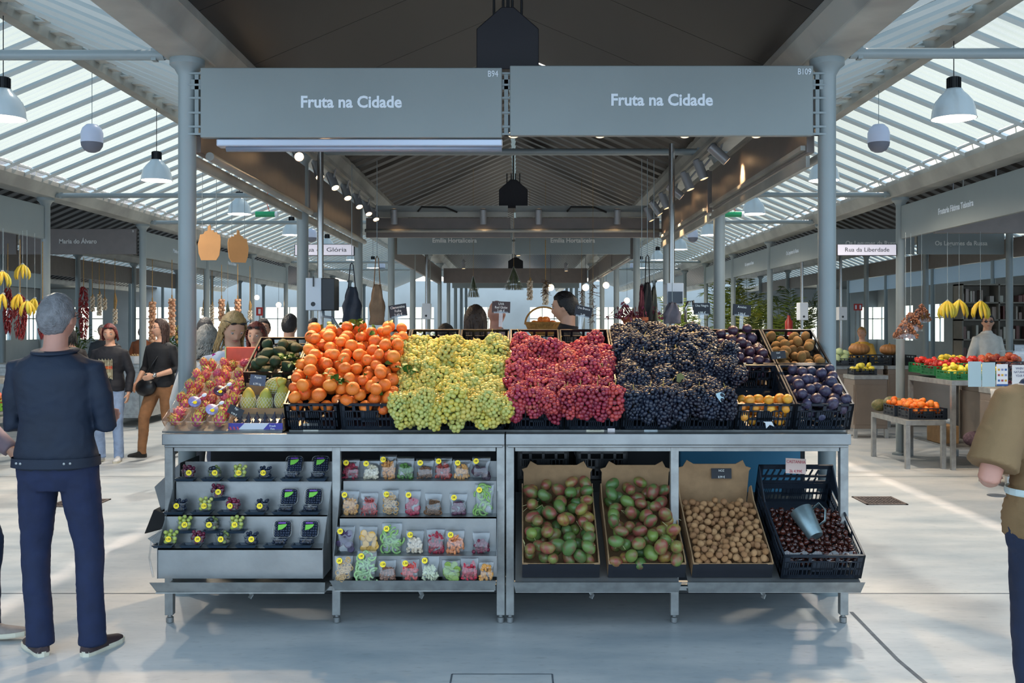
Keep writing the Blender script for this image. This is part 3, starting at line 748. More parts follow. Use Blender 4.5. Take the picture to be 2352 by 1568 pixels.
con = ['holding oranges at the left', 'holding leafy oranges', 'under the left half of the white grapes', 'under the right half of the white grapes', 'under the left half of the red grapes', 'under the right half of the red grapes', 'under the left half of the black grapes', 'under the right half of the black grapes', 'holding yellow fruit', 'holding dark plums at the right corner']
for row in (0, 1):
    for i in range(10):
        xm = (fx[i]+fx[i+1])/2; ww = fx[i+1]-fx[i]-.006
        nm = con[i]
        if row: nm = nm.replace('holding yellow fruit', 'holding purple plums').replace('holding dark plums at the right corner', 'holding kiwis')
        o = putM(crb if row == 0 else cr, 'plastic_crate', S0 @ Matrix.Translation((xm, .0 if not row else .455, 0)) @ Matrix.Diagonal((ww/.306, 1, 1, 1)), 'black plastic crate in the %s row, %s' % ('front' if not row else 'rear', nm), 'crate', 'black crates on the display')
# rear crates stand upright behind? left avocado crate sits lower
avoM = slope(5.93, 1.215, 27) @ Matrix.Translation((-1.455, 0, 0))
putM(cr, 'plastic_crate', avoM, 'black plastic crate full of avocados behind the papayas', 'crate', 'black crates on the display')
q = MB(); q.bb(-1.6, -1.31, 6.18, 6.2, deck, 1.30); q.box((0, 0, 0), (.3, .42, .008), M=slope(5.93, 1.215, 27) @ Matrix.Translation((-1.455, .22, -.006))); q.bb(-1.6, -1.31, 5.94, 5.96, deck, 1.21)
tag(q.build('crate_stand', M_steel2), 'steel stand under the avocado crate', 'stand')

# paper labels on crates
def sticker(px, py, w, h, Z, col, lab, txt=None, tcol=None, rot=0):
    p = at(px, py, Z); r = empty('crate_label', p, lab, 'label')
    M = Matrix.Rotation(R(-27), 4, 'X') if False else Matrix.Identity(4)
    MB().box((0, 0, 0), (w, .0015, h), (0, rot, 0)).build('paper', mat('label paper', col, .7, var=.15, scale=40), r)
    if txt:
        for i, l in enumerate(txt): 
            text(l, h*.28, TM((0, -.0016, h*.25-i*h*.30)), mat('label ink', tcol or '#55606a', .6), r, 0, ext=.0003, sx=.8)
    return r
sticker(714, 981, .085, .045, 5.575, '#c6c3b8', 'blank beige paper label on the left orange crate')
sticker(1367, 986, .10, .038, 5.575, '#d8d2bc', 'cream printed label on the red grape crate', ['PRODUTO FRESCO', 'UVA VERMELHA'], '#5b5340')
sticker(1404, 986, .04, .036, 5.57, '#e9dedd', 'small label with red fruit drawing on the red grape crate', ['oo'], '#c0283a')
sticker(1495, 986, .075, .038, 5.575, '#c9d3d6', 'torn white label on the black grape crate', ['UVA'], '#46525c')
p = at(1766, 967, 5.55)
tag(MB().prism([(-.045, .03), (.0, .035), (.045, .02), (.03, .005), (.015, .0), (.03, -.03), (.005, -.02), (-.015, -.04), (-.02, -.01), (-.045, .005)], .001, Matrix.Translation(p) @ Matrix.Rotation(R(90), 4, 'X')).build('torn_label', M_paper), 'torn white scrap of label on the crate of yellow fruit', 'label')

# ------------------------------------------------------------------ piles
def pile(u0, u1, v0, v1, base, rr, n, top=lambda u, v: 9, tries=26, seed=1, squash=1.0):
    g = np.random.default_rng(seed); P = np.zeros((0, 4)); out = []
    for i in range(n):
        r = rr(g); best = None
        for k in range(tries):
            u = g.uniform(u0+r, u1-r); v = g.uniform(v0+r*.6, v1-r*.6); h = base(u, v)+r
            if len(P):
                d2 = (P[:, 0]-u)**2+(P[:, 1]-v)**2; R2 = ((P[:, 3]+r)*squash)**2; k_ = d2 < R2
                if k_.any(): h = max(h, (P[k_, 2]+np.sqrt(R2[k_]-d2[k_])).max())
            key = h-base(u, v)
            if h > top(u, v): continue
            if best is None or key < best[0]: best = (key, u, v, h)
        if best is None: continue
        _, u, v, h = best; P = np.vstack([P, [u, v, h, r]]); out.append((u, v, h, r))
    return out

# -- oranges
def leafmesh(L=.055, w=.016):
    q = MB(); n = 6; a = []; b_ = []
    for i in range(n+1):
        s_ = i/n; ww = w*math.sin(math.pi*min(1, s_*.95+.02))**.8; z = .012*math.sin(s_*3)
        a.append(Vector((-ww, s_*L, z+.004))); b_.append(Vector((ww, s_*L, z+.004)))
    mid = [Vector((0, i/n*L, .012*math.sin(i/n*3))) for i in range(n+1)]
    q.rings([a, mid, b_], cap=False, closed=False)
    return q
leaf_me = leafmesh().mesh('leaf', M_leaf, True)
M_orange = fruit('orange peel', ['#e0601a', '#ea7424', '#ef8430', '#d95a1e'], .38, mixcol='#e8913a', scale=8, lo=.45, hi=.8, bump=.25, bscale=260)
M_calyx = mat('calyx green', '#6d7a35', .6)
def orange_mesh(k):
    q = MB(); g = random.Random(k)
    sq = [.9, .84, .94][k]
    prof = []
    for i in range(13):
        a = math.pi*i/12; z = math.cos(a); r_ = math.sin(a)
        dz = -.12*math.exp(-(r_/.22)**2)*(1 if z > 0 else .5)*(1 if z > 0 else -1)
        prof.append((max(.0004, r_), z*sq+dz))
    q.lathe(prof, 20, cap=False)
    q.m(1); q.lathe([(.001, sq-.08), (.11, sq-.10), (.13, sq-.12), (.001, sq-.16)], 8)
    me = q.mesh('orange', [M_orange, M_calyx], True); me.transform(Matrix.Scale(1, 4)); return me
om = [orange_mesh(k) for k in range(3)]
def top_or(u, v): return .30
def fruits(pts, S, meshes, name, lab, cat, grp, sc=1.0, rotf=None, leafp=0):
    res = []
    for (u, v, h, r) in pts:
        M = S @ Matrix.Translation((u, v, h))
        w_ = M.to_translation(); E = (rotf() if rotf else Euler(spinrot()).to_matrix().to_4x4())
        o = bpy.data.objects.new(name, rnd.choice(meshes)); COL.objects.link(o)
        o.matrix_world = Matrix.Translation(w_) @ E @ Matrix.Scale(r*sc, 4)
        tag(o, lab if isinstance(lab, str) else lab(u, v, h), cat, grp); res.append(o)
        if rnd.random() < leafp:
            for k in range(rnd.choice((1, 2))):
                l = bpy.data.objects.new('leaf', leaf_me); COL.objects.link(l); l.parent = o
                l.matrix_local = Matrix.Translation((0, 0, .82)) @ Euler((rnd.uniform(.1, .7), 0, rnd.uniform(0, 6.28))).to_matrix().to_4x4() @ Matrix.Scale(1/r*.8, 4)
    return res
bo = lambda u, v: .085+.02*math.sin(math.pi*max(0, min(1, v/.9)))
pts = pile(-1.285, -.665, .0, .84, bo, lambda g: g.uniform(.032, .040), 188, tries=30, seed=3)
def lab_or(u, v, h):
    a = 'left' if u < -.98 else 'right'; b_ = 'front' if v < .3 else ('middle' if v < .6 else 'back')
    return 'orange in the heap on the display, %s part of the %s half' % (b_, a)
def upish():
    return (Euler((rnd.gauss(0, .7)-.5, rnd.gauss(0, .7), rnd.uniform(0, 6.28))).to_matrix().to_4x4())
fruits(pts, S0, om, 'orange', lab_or, 'orange', 'oranges heaped in the crates', rotf=upish, leafp=.22)
# leafy twigs
def twig(u, v, n, seed, L=.14):
    g = random.Random(seed); q = MB(); q.path([(0, 0, 0), (.02, .03, .01), (.01, .08, .0), (.03, L, .005)], [.002, .002, .0018, .001], 6)
    o = q.build('stem', M_calyx); bpy.data.objects.remove(o) if False else None
    r = bpy.data.objects.new('leafy_twig', None); COL.objects.link(r); r.matrix_world = Matrix.Translation((S0 @ Vector((u, v, n)))) @ Euler((g.uniform(-.3, .5), g.uniform(-.3, .3), g.uniform(0, 6.28))).to_matrix().to_4x4()
    o.parent = r
    for k in range(8):
        l = bpy.data.objects.new('leaf', leaf_me); COL.objects.link(l); l.parent = r
        l.matrix_local = Matrix.Translation((.015, .012+k*L/9, .005)) @ Euler((g.uniform(-.5, .7), g.uniform(-.5, .5), g.uniform(-1.8, 1.8))).to_matrix().to_4x4()
    return r
for i, (u, v, n_, wh) in enumerate(((-.93, .12, .20, 'drooping over the front of the leafy orange crate'), (-.72, .30, .23, 'beside the white grapes, halfway up the oranges'), (-.80, .42, .24, 'in the middle of the right hand oranges'), (-1.20, .38, .22, 'on the left edge of the oranges'), (-1.30, .50, .18, 'next to the avocados'), (-1.18, .80, .22, 'at the top left of the oranges'), (-.95, .78, .22, 'at the top of the oranges'), (-.76, .62, .22, 'between the top oranges and the white grapes'))):
    tag(twig(u, v, n_, i), 'green leafy twig '+wh, 'twig', 'leafy twigs on the oranges')

# -- grapes
def bunch_mesh(k, oval, mats, n=72, br=.0118, L=.085, W=.056):
    g = np.random.default_rng(100+k); pts = []
    tr = 0
    while len(pts) < n and tr < 9000:
        tr += 1
        z = g.uniform(-1, 1); wz = W*(.55+.45*(z+1)/2)*math.sqrt(max(0, 1-(abs(z)**3)))
        a = g.uniform(0, 2*math.pi); q_ = np.array([wz*math.cos(a), wz*math.sin(a), z*L])+g.normal(0, .003, 3)
        if all(np.linalg.norm(q_-p_) > br*1.5 for p_ in pts): pts.append(q_)
    q = MB(); rg = random.Random(k)
    for p_ in pts:
        r_ = br*rg.uniform(.9, 1.15)
        q.ell(p_, (r_, r_, r_*oval), (rg.uniform(-.8, .8), rg.uniform(-.8, .8), 0), 9, 6)
    me = q.mesh('berries', mats[0], True)
    s_ = MB(); s_.path([(0, 0, L+.035), (.004, 0, L+.01), (0, 0, 0), (0, .0, -L*.7)], [.0022, .0025, .002, .001], 6)
    s_.path([(0, 0, L+.008), (.02, .006, L+.014)], [.0018, .0012], 5)
    return me, s_.mesh('stem', mats[1], True)
M_stem = mat('grape stem', '#8d7a3a', .7)
M_gw = fruit('white grape', ['#c4b654', '#b6b966', '#cfb94c', '#abb56c', '#cbb75a', '#b0b466'], .28, 'island', sss=.25, mixcol='#cdb25a', lo=.5, hi=.85, mixamt=.6, scale=40)
M_gr = fruit('red grape', ['#8e1f35', '#a62b3a', '#7c2338', '#b9453f', '#982a4a', '#c06a45'], .24, 'island', sss=.15, mixcol='#8c4a66', lo=.45, hi=.85, mixamt=.5, scale=40)
M_gb = fruit('black grape', ['#10131f', '#181c2b', '#1d1a28', '#222a3c', '#141a26'], .30, 'island', mixcol='#38475c', lo=.5, hi=.9, mixamt=.5, scale=40)
BW = [bunch_mesh(k, 1.08, (M_gw, M_stem), 88, .0130) for k in range(5)]
BR = [bunch_mesh(k+10, 1.0, (M_gr, M_stem), 92, .0122) for k in range(5)]
BB = [bunch_mesh(k+20, 1.28, (M_gb, M_stem), 110, .0110) for k in range(5)]
def bunches(pts, Bs, S, nm, lab, grp, sc=1.0, tag_cat='grapes'):
    for (u, v, h, r) in pts:
        o = bpy.data.objects.new('grape_bunch', None); COL.objects.link(o); o.empty_display_size = .03
        w_ = S @ Vector((u, v, h)); s_ = sc*rnd.uniform(.88, 1.12)
        # long axis runs up the slope
        a = R(-90+27)+rnd.gauss(0, .45)+(.5 if v < .03 else 0)
        o.matrix_world = Matrix.Translation(w_) @ Matrix.Rotation(rnd.gauss(0, .7), 4, 'Z') @ Matrix.Rotation(a, 4, 'X') @ Matrix.Rotation(rnd.uniform(0, 6.28), 4, 'Z') @ Matrix.Scale(s_, 4)
        b_, st = rnd.choice(Bs)
        for m_, n_ in ((b_, 'berries'), (st, 'stem')):
            c = bpy.data.objects.new(n_, m_); COL.objects.link(c); c.parent = o
        side = 'left' if u < nm[1] else 'right'; part = 'front' if v < .25 else ('middle' if v < .55 else 'rear')
        tag(o, lab % (part, side), tag_cat, grp)
bw = lambda u, v: .07+.03*math.sin(math.pi*max(0, min(1, (v+.05)/.95)))
rb = lambda g: g.uniform(.040, .050)
pts = pile(-.70, -.035, -.02, .74, bw, rb, 74, tries=30, seed=5, squash=.80)
pts += [(x, -.035, n_, .045) for x, n_ in ((-.66, .165), (-.60, .115), (-.53, .15), (-.46, .12), (-.40, .15), (-.33, .12), (-.26, .155), (-.20, .11), (-.12, .14), (-.06, .16), (-.15, .19), (-.35, .2), (-.5, .2))]
bunches(pts, BW, S0, ('w', -.36), 'bunch of yellow green grapes in the heap, %s part of its %s half', 'white grapes heaped in the crates')
pts = pile(-.065, .585, .0, .72, lambda u, v: .075+.03*math.sin(math.pi*max(0, min(1, (v)/.85))), rb, 66, tries=30, seed=6, squash=.80)
pts += [(x, .0, n_, .045) for x, n_ in ((-.01, .175), (.08, .17), (.17, .175), (.27, .165), (.36, .175), (.45, .17), (.53, .175))]
bunches(pts, BR, S0, ('r', .26), 'bunch of red grapes in the heap, %s part of its %s half', 'red grapes heaped in the crates')
pts = pile(.575, 1.215, .0, .90, lambda u, v: .08+.05*math.sin(math.pi*max(0, min(1, (v-.1)/.9)))**1.2, lambda g: g.uniform(.040, .048), 98, tries=30, seed=7, squash=.78)
pts += pile(.58, .74, .35, .88, lambda u, v: .08, lambda g: g.uniform(.036, .046), 8, seed=8, squash=.8)
pts += pile(1.15, 1.30, .22, .60, lambda u, v: .13, lambda g: g.uniform(.036, .046), 10, seed=9, squash=.8)
pts += [(x, .0, n_, .045) for x, n_ in ((.63, .165), (.72, .16), (.80, .13), (.80, .17), (.88, .16), (.97, .165), (1.06, .16), (1.15, .165))]
bunches(pts, BB, S0, ('b', .89), 'bunch of black grapes in the heap, %s part of its %s half', 'black grapes heaped in the crates')
tag(MB().prism([(-.02, -.02), (0, -.03), (.02, -.018), (.024, .01), (.005, .03), (-.018, .02)], .002, Matrix.Translation(at(1562, 868, 5.62)) @ Matrix.Rotation(R(75), 4, 'X')).build('grape_leaf', mat('old leaf', '#6c6a35', .6)), 'olive grape leaf lying on the black grapes', 'leaf')
tag(MB().prism([(-.025, .02), (0, .028), (.02, .02), (.028, 0), (.015, -.015), (.0, -.028), (-.012, -.01), (-.02, 0)], .002, Matrix.Translation(at(1655, 912, 5.46)) @ Matrix.Rotation(R(80), 4, 'X')).build('paper_scrap', mat('scrap', '#a9c3cc', .6)), 'pale blue crumpled paper scrap on the black grapes', 'paper scrap')

# -- plums, kiwis, yellow fruit
def blob(name, m, sx, sy, sz, dent=.08, crease=0, n=18, mm=12):
    q = MB(); q.ell((0, 0, 0), 1, None, n, mm)
    out_ = []
    for v in q.v:
        v = Vector(v); r_ = math.hypot(v.x, v.y); a = math.atan2(v.y, v.x)
        s_ = 1-dent*math.exp(-(r_/.3)**2)*(v.z > 0)
        if crease: s_ *= 1-crease*math.exp(-((a)/.25)**2)*(r_)
        out_.append((v.x*sx*(s_ if crease else 1), v.y*sy, v.z*sz*s_))
    q.v = out_
    return q.mesh(name, m, True)
M_plum = fruit('plum skin', ['#2b2338', '#2f2a44', '#3a2838', '#28304a'], .42, mixcol='#5c5c78', lo=.42, hi=.72, mixamt=.6, scale=2.2)
M_plumr = fruit('purple plum', ['#2c1a2c', '#3b2030', '#33263c'], .38, mixcol='#6b5a70', lo=.45, hi=.75, mixamt=.55, scale=2.2)
M_kiwi = fruit('kiwi fuzz', ['#7d5a2c', '#8a6634', '#745229'], .85, bump=.5, bscale=60, mixcol='#5d4420', lo=.5, hi=.8)
M_yel_f = fruit('yellow fruit', ['#d9952a', '#e0a53a', '#d98338'], .4, mixcol='#c9642c', lo=.5, hi=.75, scale=1.5, mixamt=.7)
pm_ = [blob('plum', M_plum, .97, 1, 1.02, .12, .07)]; pr_ = [blob('plum', M_plumr, .97, 1, 1.0, .12, .07)]
km = [blob('kiwi', M_kiwi, .84, .86, 1.12, .03)]; ym = [blob('yellow_fruit', M_yel_f, .95, .95, 1.05, .1, .05)]
c_ = lambda b0: (lambda u, v: b0)
fruits(pile(1.535, 1.845, .0, .40, c_(.05), lambda g: g.uniform(.028, .035), 54, seed=11), S0, pm_, 'plum', 'dark blue plum in the front right corner crate', 'plum', 'dark plums in the corner crate')
fruits(pile(1.215, 1.515, .455, .86, c_(.05), lambda g: g.uniform(.028, .035), 50, seed=12), S0, pr_, 'plum', 'purple plum in the rear crate above the yellow fruit', 'plum', 'purple plums in the rear crate')
fruits(pile(1.535, 1.84, .455, .86, c_(.045), lambda g: g.uniform(.029, .036), 42, seed=13), S0, km, 'kiwi', 'brown fuzzy kiwi in the rear right crate', 'kiwi', 'kiwis in the rear right crate')
fruits(pile(1.21, 1.52, .0, .20, lambda u, v: .01+.0*v, lambda g: g.uniform(.026, .032), 60, top=lambda u, v: .20-v*.6, seed=14), S0, ym, 'yellow_fruit', 'round yellow orange fruit at the front of the half empty crate', 'fruit', 'yellow fruit in the half empty crate')

# -- avocados, papayas, figs
M_avo = fruit('avocado skin', ['#1f3a24', '#26462a', '#2f3f22', '#3b4a28'], .4, bump=.5, bscale=120, mixcol='#5d4a2a', lo=.5, hi=.8, scale=2, mixamt=.7)
q = MB(); q.lathe([(.001, 1.35), (.2, 1.3), (.4, 1.1), (.55, .75), (.78, .3), (.92, -.15), (.88, -.5), (.6, -.85), (.25, -1.0), (.001, -1.02)], 18); am = [q.mesh('avocado', M_avo, True)]
fruits([(u, v, h, r) for u, v, h, r in pile(-.145, .145, .02, .36, c_(.06), lambda g: g.uniform(.034, .041), 24, seed=15)], avoM, am, 'avocado', 'dark green avocado in the crate behind the papayas', 'avocado', 'avocados in the left rear crate', rotf=lambda: Euler((rnd.uniform(1.0, 2.0), rnd.uniform(-.3, .3), rnd.uniform(0, 6.28))).to_matrix().to_4x4())
# papaya box
SP = slope(5.70, 1.12, 20)
q = MB(); w_, d_ = .30, .24
q.box((0, .12, 0), (w_, d_, .006), M=SP @ Matrix.Translation((-1.45, 0, 0)))
for a, b_, s_ in (((-w_/2), .12, (.006, d_, .06)), ((w_/2), .12, (.006, d_, .06)), (0, 0, (w_, .006, .05)), (0, d_, (w_, .006, .12))):
    q.box((a, b_, s_[2]/2), s_, M=SP @ Matrix.Translation((-1.45, 0, 0)))
q.bb(-1.59, -1.31, 5.72, 5.90, deck, 1.115)
tag(q.build('fruit_box', M_card), 'cardboard box holding netted papayas', 'box')
M_pap = fruit('papaya skin', ['#a9b25a', '#b8b04a', '#94a84e'], .45, mixcol='#c9a540', lo=.45, hi=.7, scale=3)
M_net = mat('foam net', '#e6e2cf', .7); M_cut = mat('papaya flesh', '#d98a45', .5, var=.2, scale=20)
prof = [(.001, .075), (.012, .07), (.03, .045), (.043, .0), (.045, -.03), (.035, -.058), (.015, -.07), (.001, -.072)]
def papaya(p, rot, lab, half=False):
    r = bpy.data.objects.new('papaya', None); COL.objects.link(r); r.matrix_world = Matrix.Translation(p) @ Euler(rot).to_matrix().to_4x4()
    MB().lathe(prof, 24).build('fruit_body', M_pap, r, smooth=True)
    if half:
        MB().lathe([(.001, 0), (.036, 0), (.036, .003), (.001, .004)], 20, Matrix.Translation((0, 0, .03))).build('cut_face', M_cut, r)
    q = MB()
    for s_ in (-1, 1):
        for k in range(14):
            pts_ = []
            for i in range(9):
                z = -.072+.095*i/8; rr_ = np.interp(z, [a[1] for a in reversed(prof)], [a[0] for a in reversed(prof)])+.0015
                a = k*2*math.pi/14+s_*i*.2; pts_.append((rr_*math.cos(a), rr_*math.sin(a), z))
            q.path(pts_, .0011, 4, cap=False)
    q.build('net', M_net, r)
    return tag(r, lab, 'papaya', 'papayas in foam nets')
papaya(Vector((-1.545, 5.74, 1.21)), (.15, 0, .3), 'yellow green papaya in a foam net, leftmost of the netted ones')
papaya(Vector((-1.45, 5.74, 1.205)), (.1, .05, 1), 'green papaya in a foam net, middle one')
papaya(Vector((-1.355, 5.76, 1.225)), (.1, .15, 2), 'papaya in a foam net leaning right, nearest the oranges')
papaya(Vector((-1.40, 5.80, 1.295)), (.35, 1.15, 0), 'halved papaya lying on top with orange cut face', True)
# fig box
fb = empty('fig_box', (-1.45, 5.53, deck), 'blue and white printed cardboard tray of figs at the front', 'box')
q = MB(); q.bb(-.15, .15, 0, .17, 0, .004); q.bb(-.15, .15, 0, .005, 0, .05); q.bb(-.15, .15, .165, .17, 0, .09); q.bb(-.15, -.145, 0, .17, 0, .07); q.bb(.145, .15, 0, .17, 0, .07); q.build('tray', M_card, fb)
MB().bb(-.15, .15, -.0008, 0, 0, .05).build('front_print', mat('pale card', '#c3c8d2', .6), fb)
q = MB(); q.prism([(-.15, 0), (-.11, 0), (-.06, .05), (-.15, .05)], .001, TM((0, -.001, 0))); q.prism([(.03, 0), (.15, 0), (.15, .05), (.075, .05)], .001, TM((0, -.001, 0))); q.build('print', mat('print blue', '#37348f', .5), fb)
q = MB()
for k in range(3): q.prism([(-.135+k*.02, .004), (-.125+k*.02, .004), (-.135+k*.02, .03), (-.145+k*.02, .03)], .001, TM((0, -.0025, 0)))
q.build('stripe_print', mat('print red', '#a8405a', .5), fb)
text('Fresh', .016, TM((.095, -.004, .034)), M_white, fb, 0, ext=.0003); text('Figs', .016, TM((.095, -.004, .018)), M_white, fb, 0, ext=.0003)
M_fig = fruit('fig skin', ['#232838', '#2a3144', '#332a3c'], .5, mixcol='#54586a', lo=.45, hi=.7, mixamt=.6, scale=3)
q = MB(); q.lathe([(.001, 1.7), (.12, 1.6), (.17, 1.2), (.4, .7), (.8, .1), (.95, -.35), (.75, -.8), (.3, -1.0), (.001, -.97)], 16); figm = [q.mesh('fig', M_fig, True)]
for rr_ in range(3):
    for k in range(6):
        o = put(figm[0], 'fig', (-1.57+k*.048+(rr_ % 2)*.01, 5.565+rr_*.045, deck+.03+rr_*.016), (rnd.uniform(-.25, .25), rnd.uniform(-.3, .3), rnd.uniform(0, 6)), rnd.uniform(.021, .025), 'dark fig standing in the blue printed tray, %s row' % ['front', 'middle', 'back'][rr_], 'fig', 'figs in the printed tray')
# -- dragon fruit punnets
M_dr = fruit('dragon fruit skin', ['#b92a5e', '#ad2c4c', '#c43c68', '#a83470'], .45, mixcol='#c85a5e', lo=.4, hi=.7, scale=5)
M_ds = fruit('dragon fruit scales', ['#c9b04a', '#b7b554', '#d99a50', '#d0607a'], .5)
q = MB(); q.ell((0, 0, 0), (.85, .85, 1.1), None, 18, 12); d_body = q.mesh('skin', M_dr, True)
q = MB(); g = random.Random(4)
for lay in range(5):
    th0 = .35+lay*.48
    for k in range(7):
        a = k*.9+lay*.45; th = th0
        c = Vector((.85*math.sin(th)*math.cos(a), .85*math.sin(th)*math.sin(a), 1.1*math.cos(th)))
        up_ = Vector((math.cos(a)*math.cos(th), math.sin(a)*math.cos(th), -math.sin(th)))*-1; nn = c.normalized(); sd_ = up_.cross(nn).normalized()
        tip = c+up_*.62+nn*.22
        q.add([c-sd_*.2, c+sd_*.2, c+up_*.3+sd_*.13+nn*.05, tip, c+up_*.3-sd_*.13+nn*.05, c+nn*.07], [(0, 1, 5), (1, 2, 5), (2, 3, 5), (3, 4, 5), (4, 0, 5)])
d_sc = q.mesh('scales', M_ds)
q = MB()
def punnet_geo(w, d, h, fl=.006, t=.0012):
    q = MB(); sec = []
    def ring(ww, dd, z, n=6, rc=.022):
        pts_ = []
        for cx, cy, a0 in ((ww/2-rc, dd/2-rc, 0), (-ww/2+rc, dd/2-rc, 90), (-ww/2+rc, -dd/2+rc, 180), (ww/2-rc, -dd/2+rc, 270)):
            for i in range(n): a = R(a0+90*i/(n-1)); pts_.append(Vector((cx+rc*math.cos(a), cy+rc*math.sin(a), z)))
        return pts_
    q.rings([ring(w*.86, d*.88, 0), ring(w*.88, d*.90, .006), ring(w*.97, d*.98, h-.004), ring(w*.97, d*.98, h), ring(w+fl, d+fl, h), ring(w+fl, d+fl, h-.004)], cap=False)
    rg = ring(w*.86, d*.88, .001); q.add(rg, [tuple(range(len(rg)))])
    return q
pun = punnet_geo(.118, .155, .056).mesh('tray', M_pun, True)
rows_ = [(.085, 0), (.245, 0), (.40, 0), (.55, 0), (.70, 0)]
oname = ['front', 'second', 'third', 'fourth', 'rear']
for i, (v, _) in enumerate(rows_):
    for k in range(3):
        u = -1.895+k*.124+(0 if i < 3 else .0)
        M = SL @ Matrix.Translation((u, v, .004)) @ Matrix.Rotation(rnd.uniform(-.04, .04), 4, 'Z')
        sidn = ['left', 'middle', 'right'][k]
        putM(pun, 'plastic_punnet', M, 'clear plastic punnet of dragon fruit, %s one in the %s row' % (sidn, oname[i]), 'punnet', 'punnets of dragon fruit')
        for (a, b_, h, r_) in ((-.0, -.036, .042, .034), (.012, .036, .046, .034), (-.022, .0, .082, .027)) if i > 0 else ((0, -.036, .044, .036), (0, .038, .046, .036)):
            o = bpy.data.objects.new('dragon_fruit', None); COL.objects.link(o)
            o.matrix_world = Matrix.Translation(M @ Vector((a, b_, h))) @ Euler((rnd.uniform(-1.2, .3), rnd.uniform(-.5, .5), rnd.uniform(0, 6.28))).to_matrix().to_4x4() @ Matrix.Scale(r_, 4)
            tag(o, 'pink scaly dragon fruit in the %s punnet of the %s row' % (sidn, oname[i]), 'dragon fruit', 'dragon fruits in punnets')
            for m_, n_ in ((d_body, 'skin'), (d_sc, 'scales')):
                c = bpy.data.objects.new(n_, m_); COL.objects.link(c); c.parent = o
# wrapped halves with spoon and yellow sticker
for px, py, Z, col_, nm in ((447, 922, 5.60, '#8f8cc9', 'left lilac'), (487, 940, 5.55, '#a9a3d6', 'lower lilac'), (505, 897, 5.68, '#4b1236', 'dark purple')):
    p = at(px, py, Z); r = bpy.data.objects.new('wrapped_half', None); COL.objects.link(r)
    r.matrix_world = Matrix.Translation(p) @ Euler((R(52), R(20), R(10))).to_matrix().to_4x4()
    MB().lathe([(.001, -.01), (.03, -.008), (.036, 0), (.033, .004), (.001, .006)], 20).build('fruit_half', mat('half '+nm, col_, .35, var=.3, scale=60), r, smooth=True)
    q = MB(); q.ell((.035, .05, .018), (.011, .016, .004), (0, 0, -.6)); q.path([(.026, .038, .016), (-.01, -.02, .012)], [(.0035, .0015)]*2, 6); q.build('spoon', M_white, r, smooth=True)
    MB().lathe([(.001, .012), (.011, .012), (.011, .013), (.001, .0135)], 16, Matrix.Translation((.005, -.012, .001))).build('sticker', M_yel, r)
    tag(r, 'wrapped dragon fruit half with white spoon and yellow sticker, the %s one' % nm, 'fruit half')
# watermelon piece
p = at(560, 806, 6.32); r = empty('watermelon_piece', p, 'orange red watermelon piece behind the dragon fruit', 'watermelon')
MB().bb(-.10, .095, -.04, .05, -.11, .025).build('flesh', mat('melon flesh', '#e5573a', .4, var=.2, scale=10), r, bevel=.006)
MB().bb(-.108, -.100, -.04, .05, -.11, .027).build('rind', mat('melon rind', '#cfd28a', .4), r)
MB().bb(-.1, .09, -.03, .05, -.28, -.112).build('support_board', M_card, r)

# -- slates
def slate(px, py, Z, w, h, lines, lab, stalk=0, rot=0, tilt=-.15, board=None, chalk=None, sz=None):
    p = at(px, py, Z); r = empty('price_slate', p, lab, 'price sign'); r.rotation_euler = (tilt, rot, 0)
    MB().bb(-w/2, w/2, 0, .003, -h/2, h/2).build('board', board or M_slate, r)
    for i, l in enumerate(lines):
        s_ = sz or h*.30
        text(l, s_, TM((0, -.0015, h*.27-i*h*(.62/max(1, len(lines)-1)) if len(lines) > 1 else 0)), chalk or M_chalk, r, 0, ext=.0004, sx=.85)
    if stalk:
        q = MB(); q.bb(-.012, .012, -.004, .006, -h/2-stalk, -h/2+.01); q.bb(-w*.4, w*.4, -.006, .006, -h/2-.004, -h/2+.006); q.build('clip_stand', M_pet, r)
    return r
slate(914, 713, 6.33, .112, .078, ['Clementina', 'Folha', '2.60 €'], 'black slate on a clip reading Clementina above the oranges', .09, -.15)
slate(1151, 705, 6.33, .115, .072, ['UVA', 'Red Globe', '2.49 €'], 'dark slate on a clip, second from the left above the rear crates', .09, .03, board=mat('brown slate', '#3a2a2a', .6))
slate(1340, 715, 6.33, .108, .068, ['Uva Branca', '2.49'], 'tilted black slate in front of the dark haired seller', .09, .2)
slate(1612, 709, 6.33, .105, .075, ['Uva Negra', '4.99 €'], 'black slate reading 4.99 above the black grapes', .09, .0)
slate(1704, 712, 6.33, .115, .072, ['Ameixa', '2.99 €'], 'black slate reading Ameixa 2.99 above the plums', .09, .08)
slate(1788, 815, 5.86, .085, .045, ['Kiwi', '3.49'], 'small dark slate reading Kiwi between plums and kiwis', 0, -.1)
slate(592, 873, 5.72, .09, .062, ['Papaia', '6.99 kg'], 'grey slate reading 6.99 beside the papayas', 0, .1, board=mat('grey slate', '#4c5264', .6))
slate(541, 944, 5.53, .085, .05, ['Figo', '9.90 €'], 'tilted black slate at the corner of the fig tray', 0, .45)
slate(630, 832, 6.0, .11, .032, [], 'orange lit blank card lying on the avocados', 0, .12, tilt=-.9, board=mat('tan card', '#b98a5c', .7))

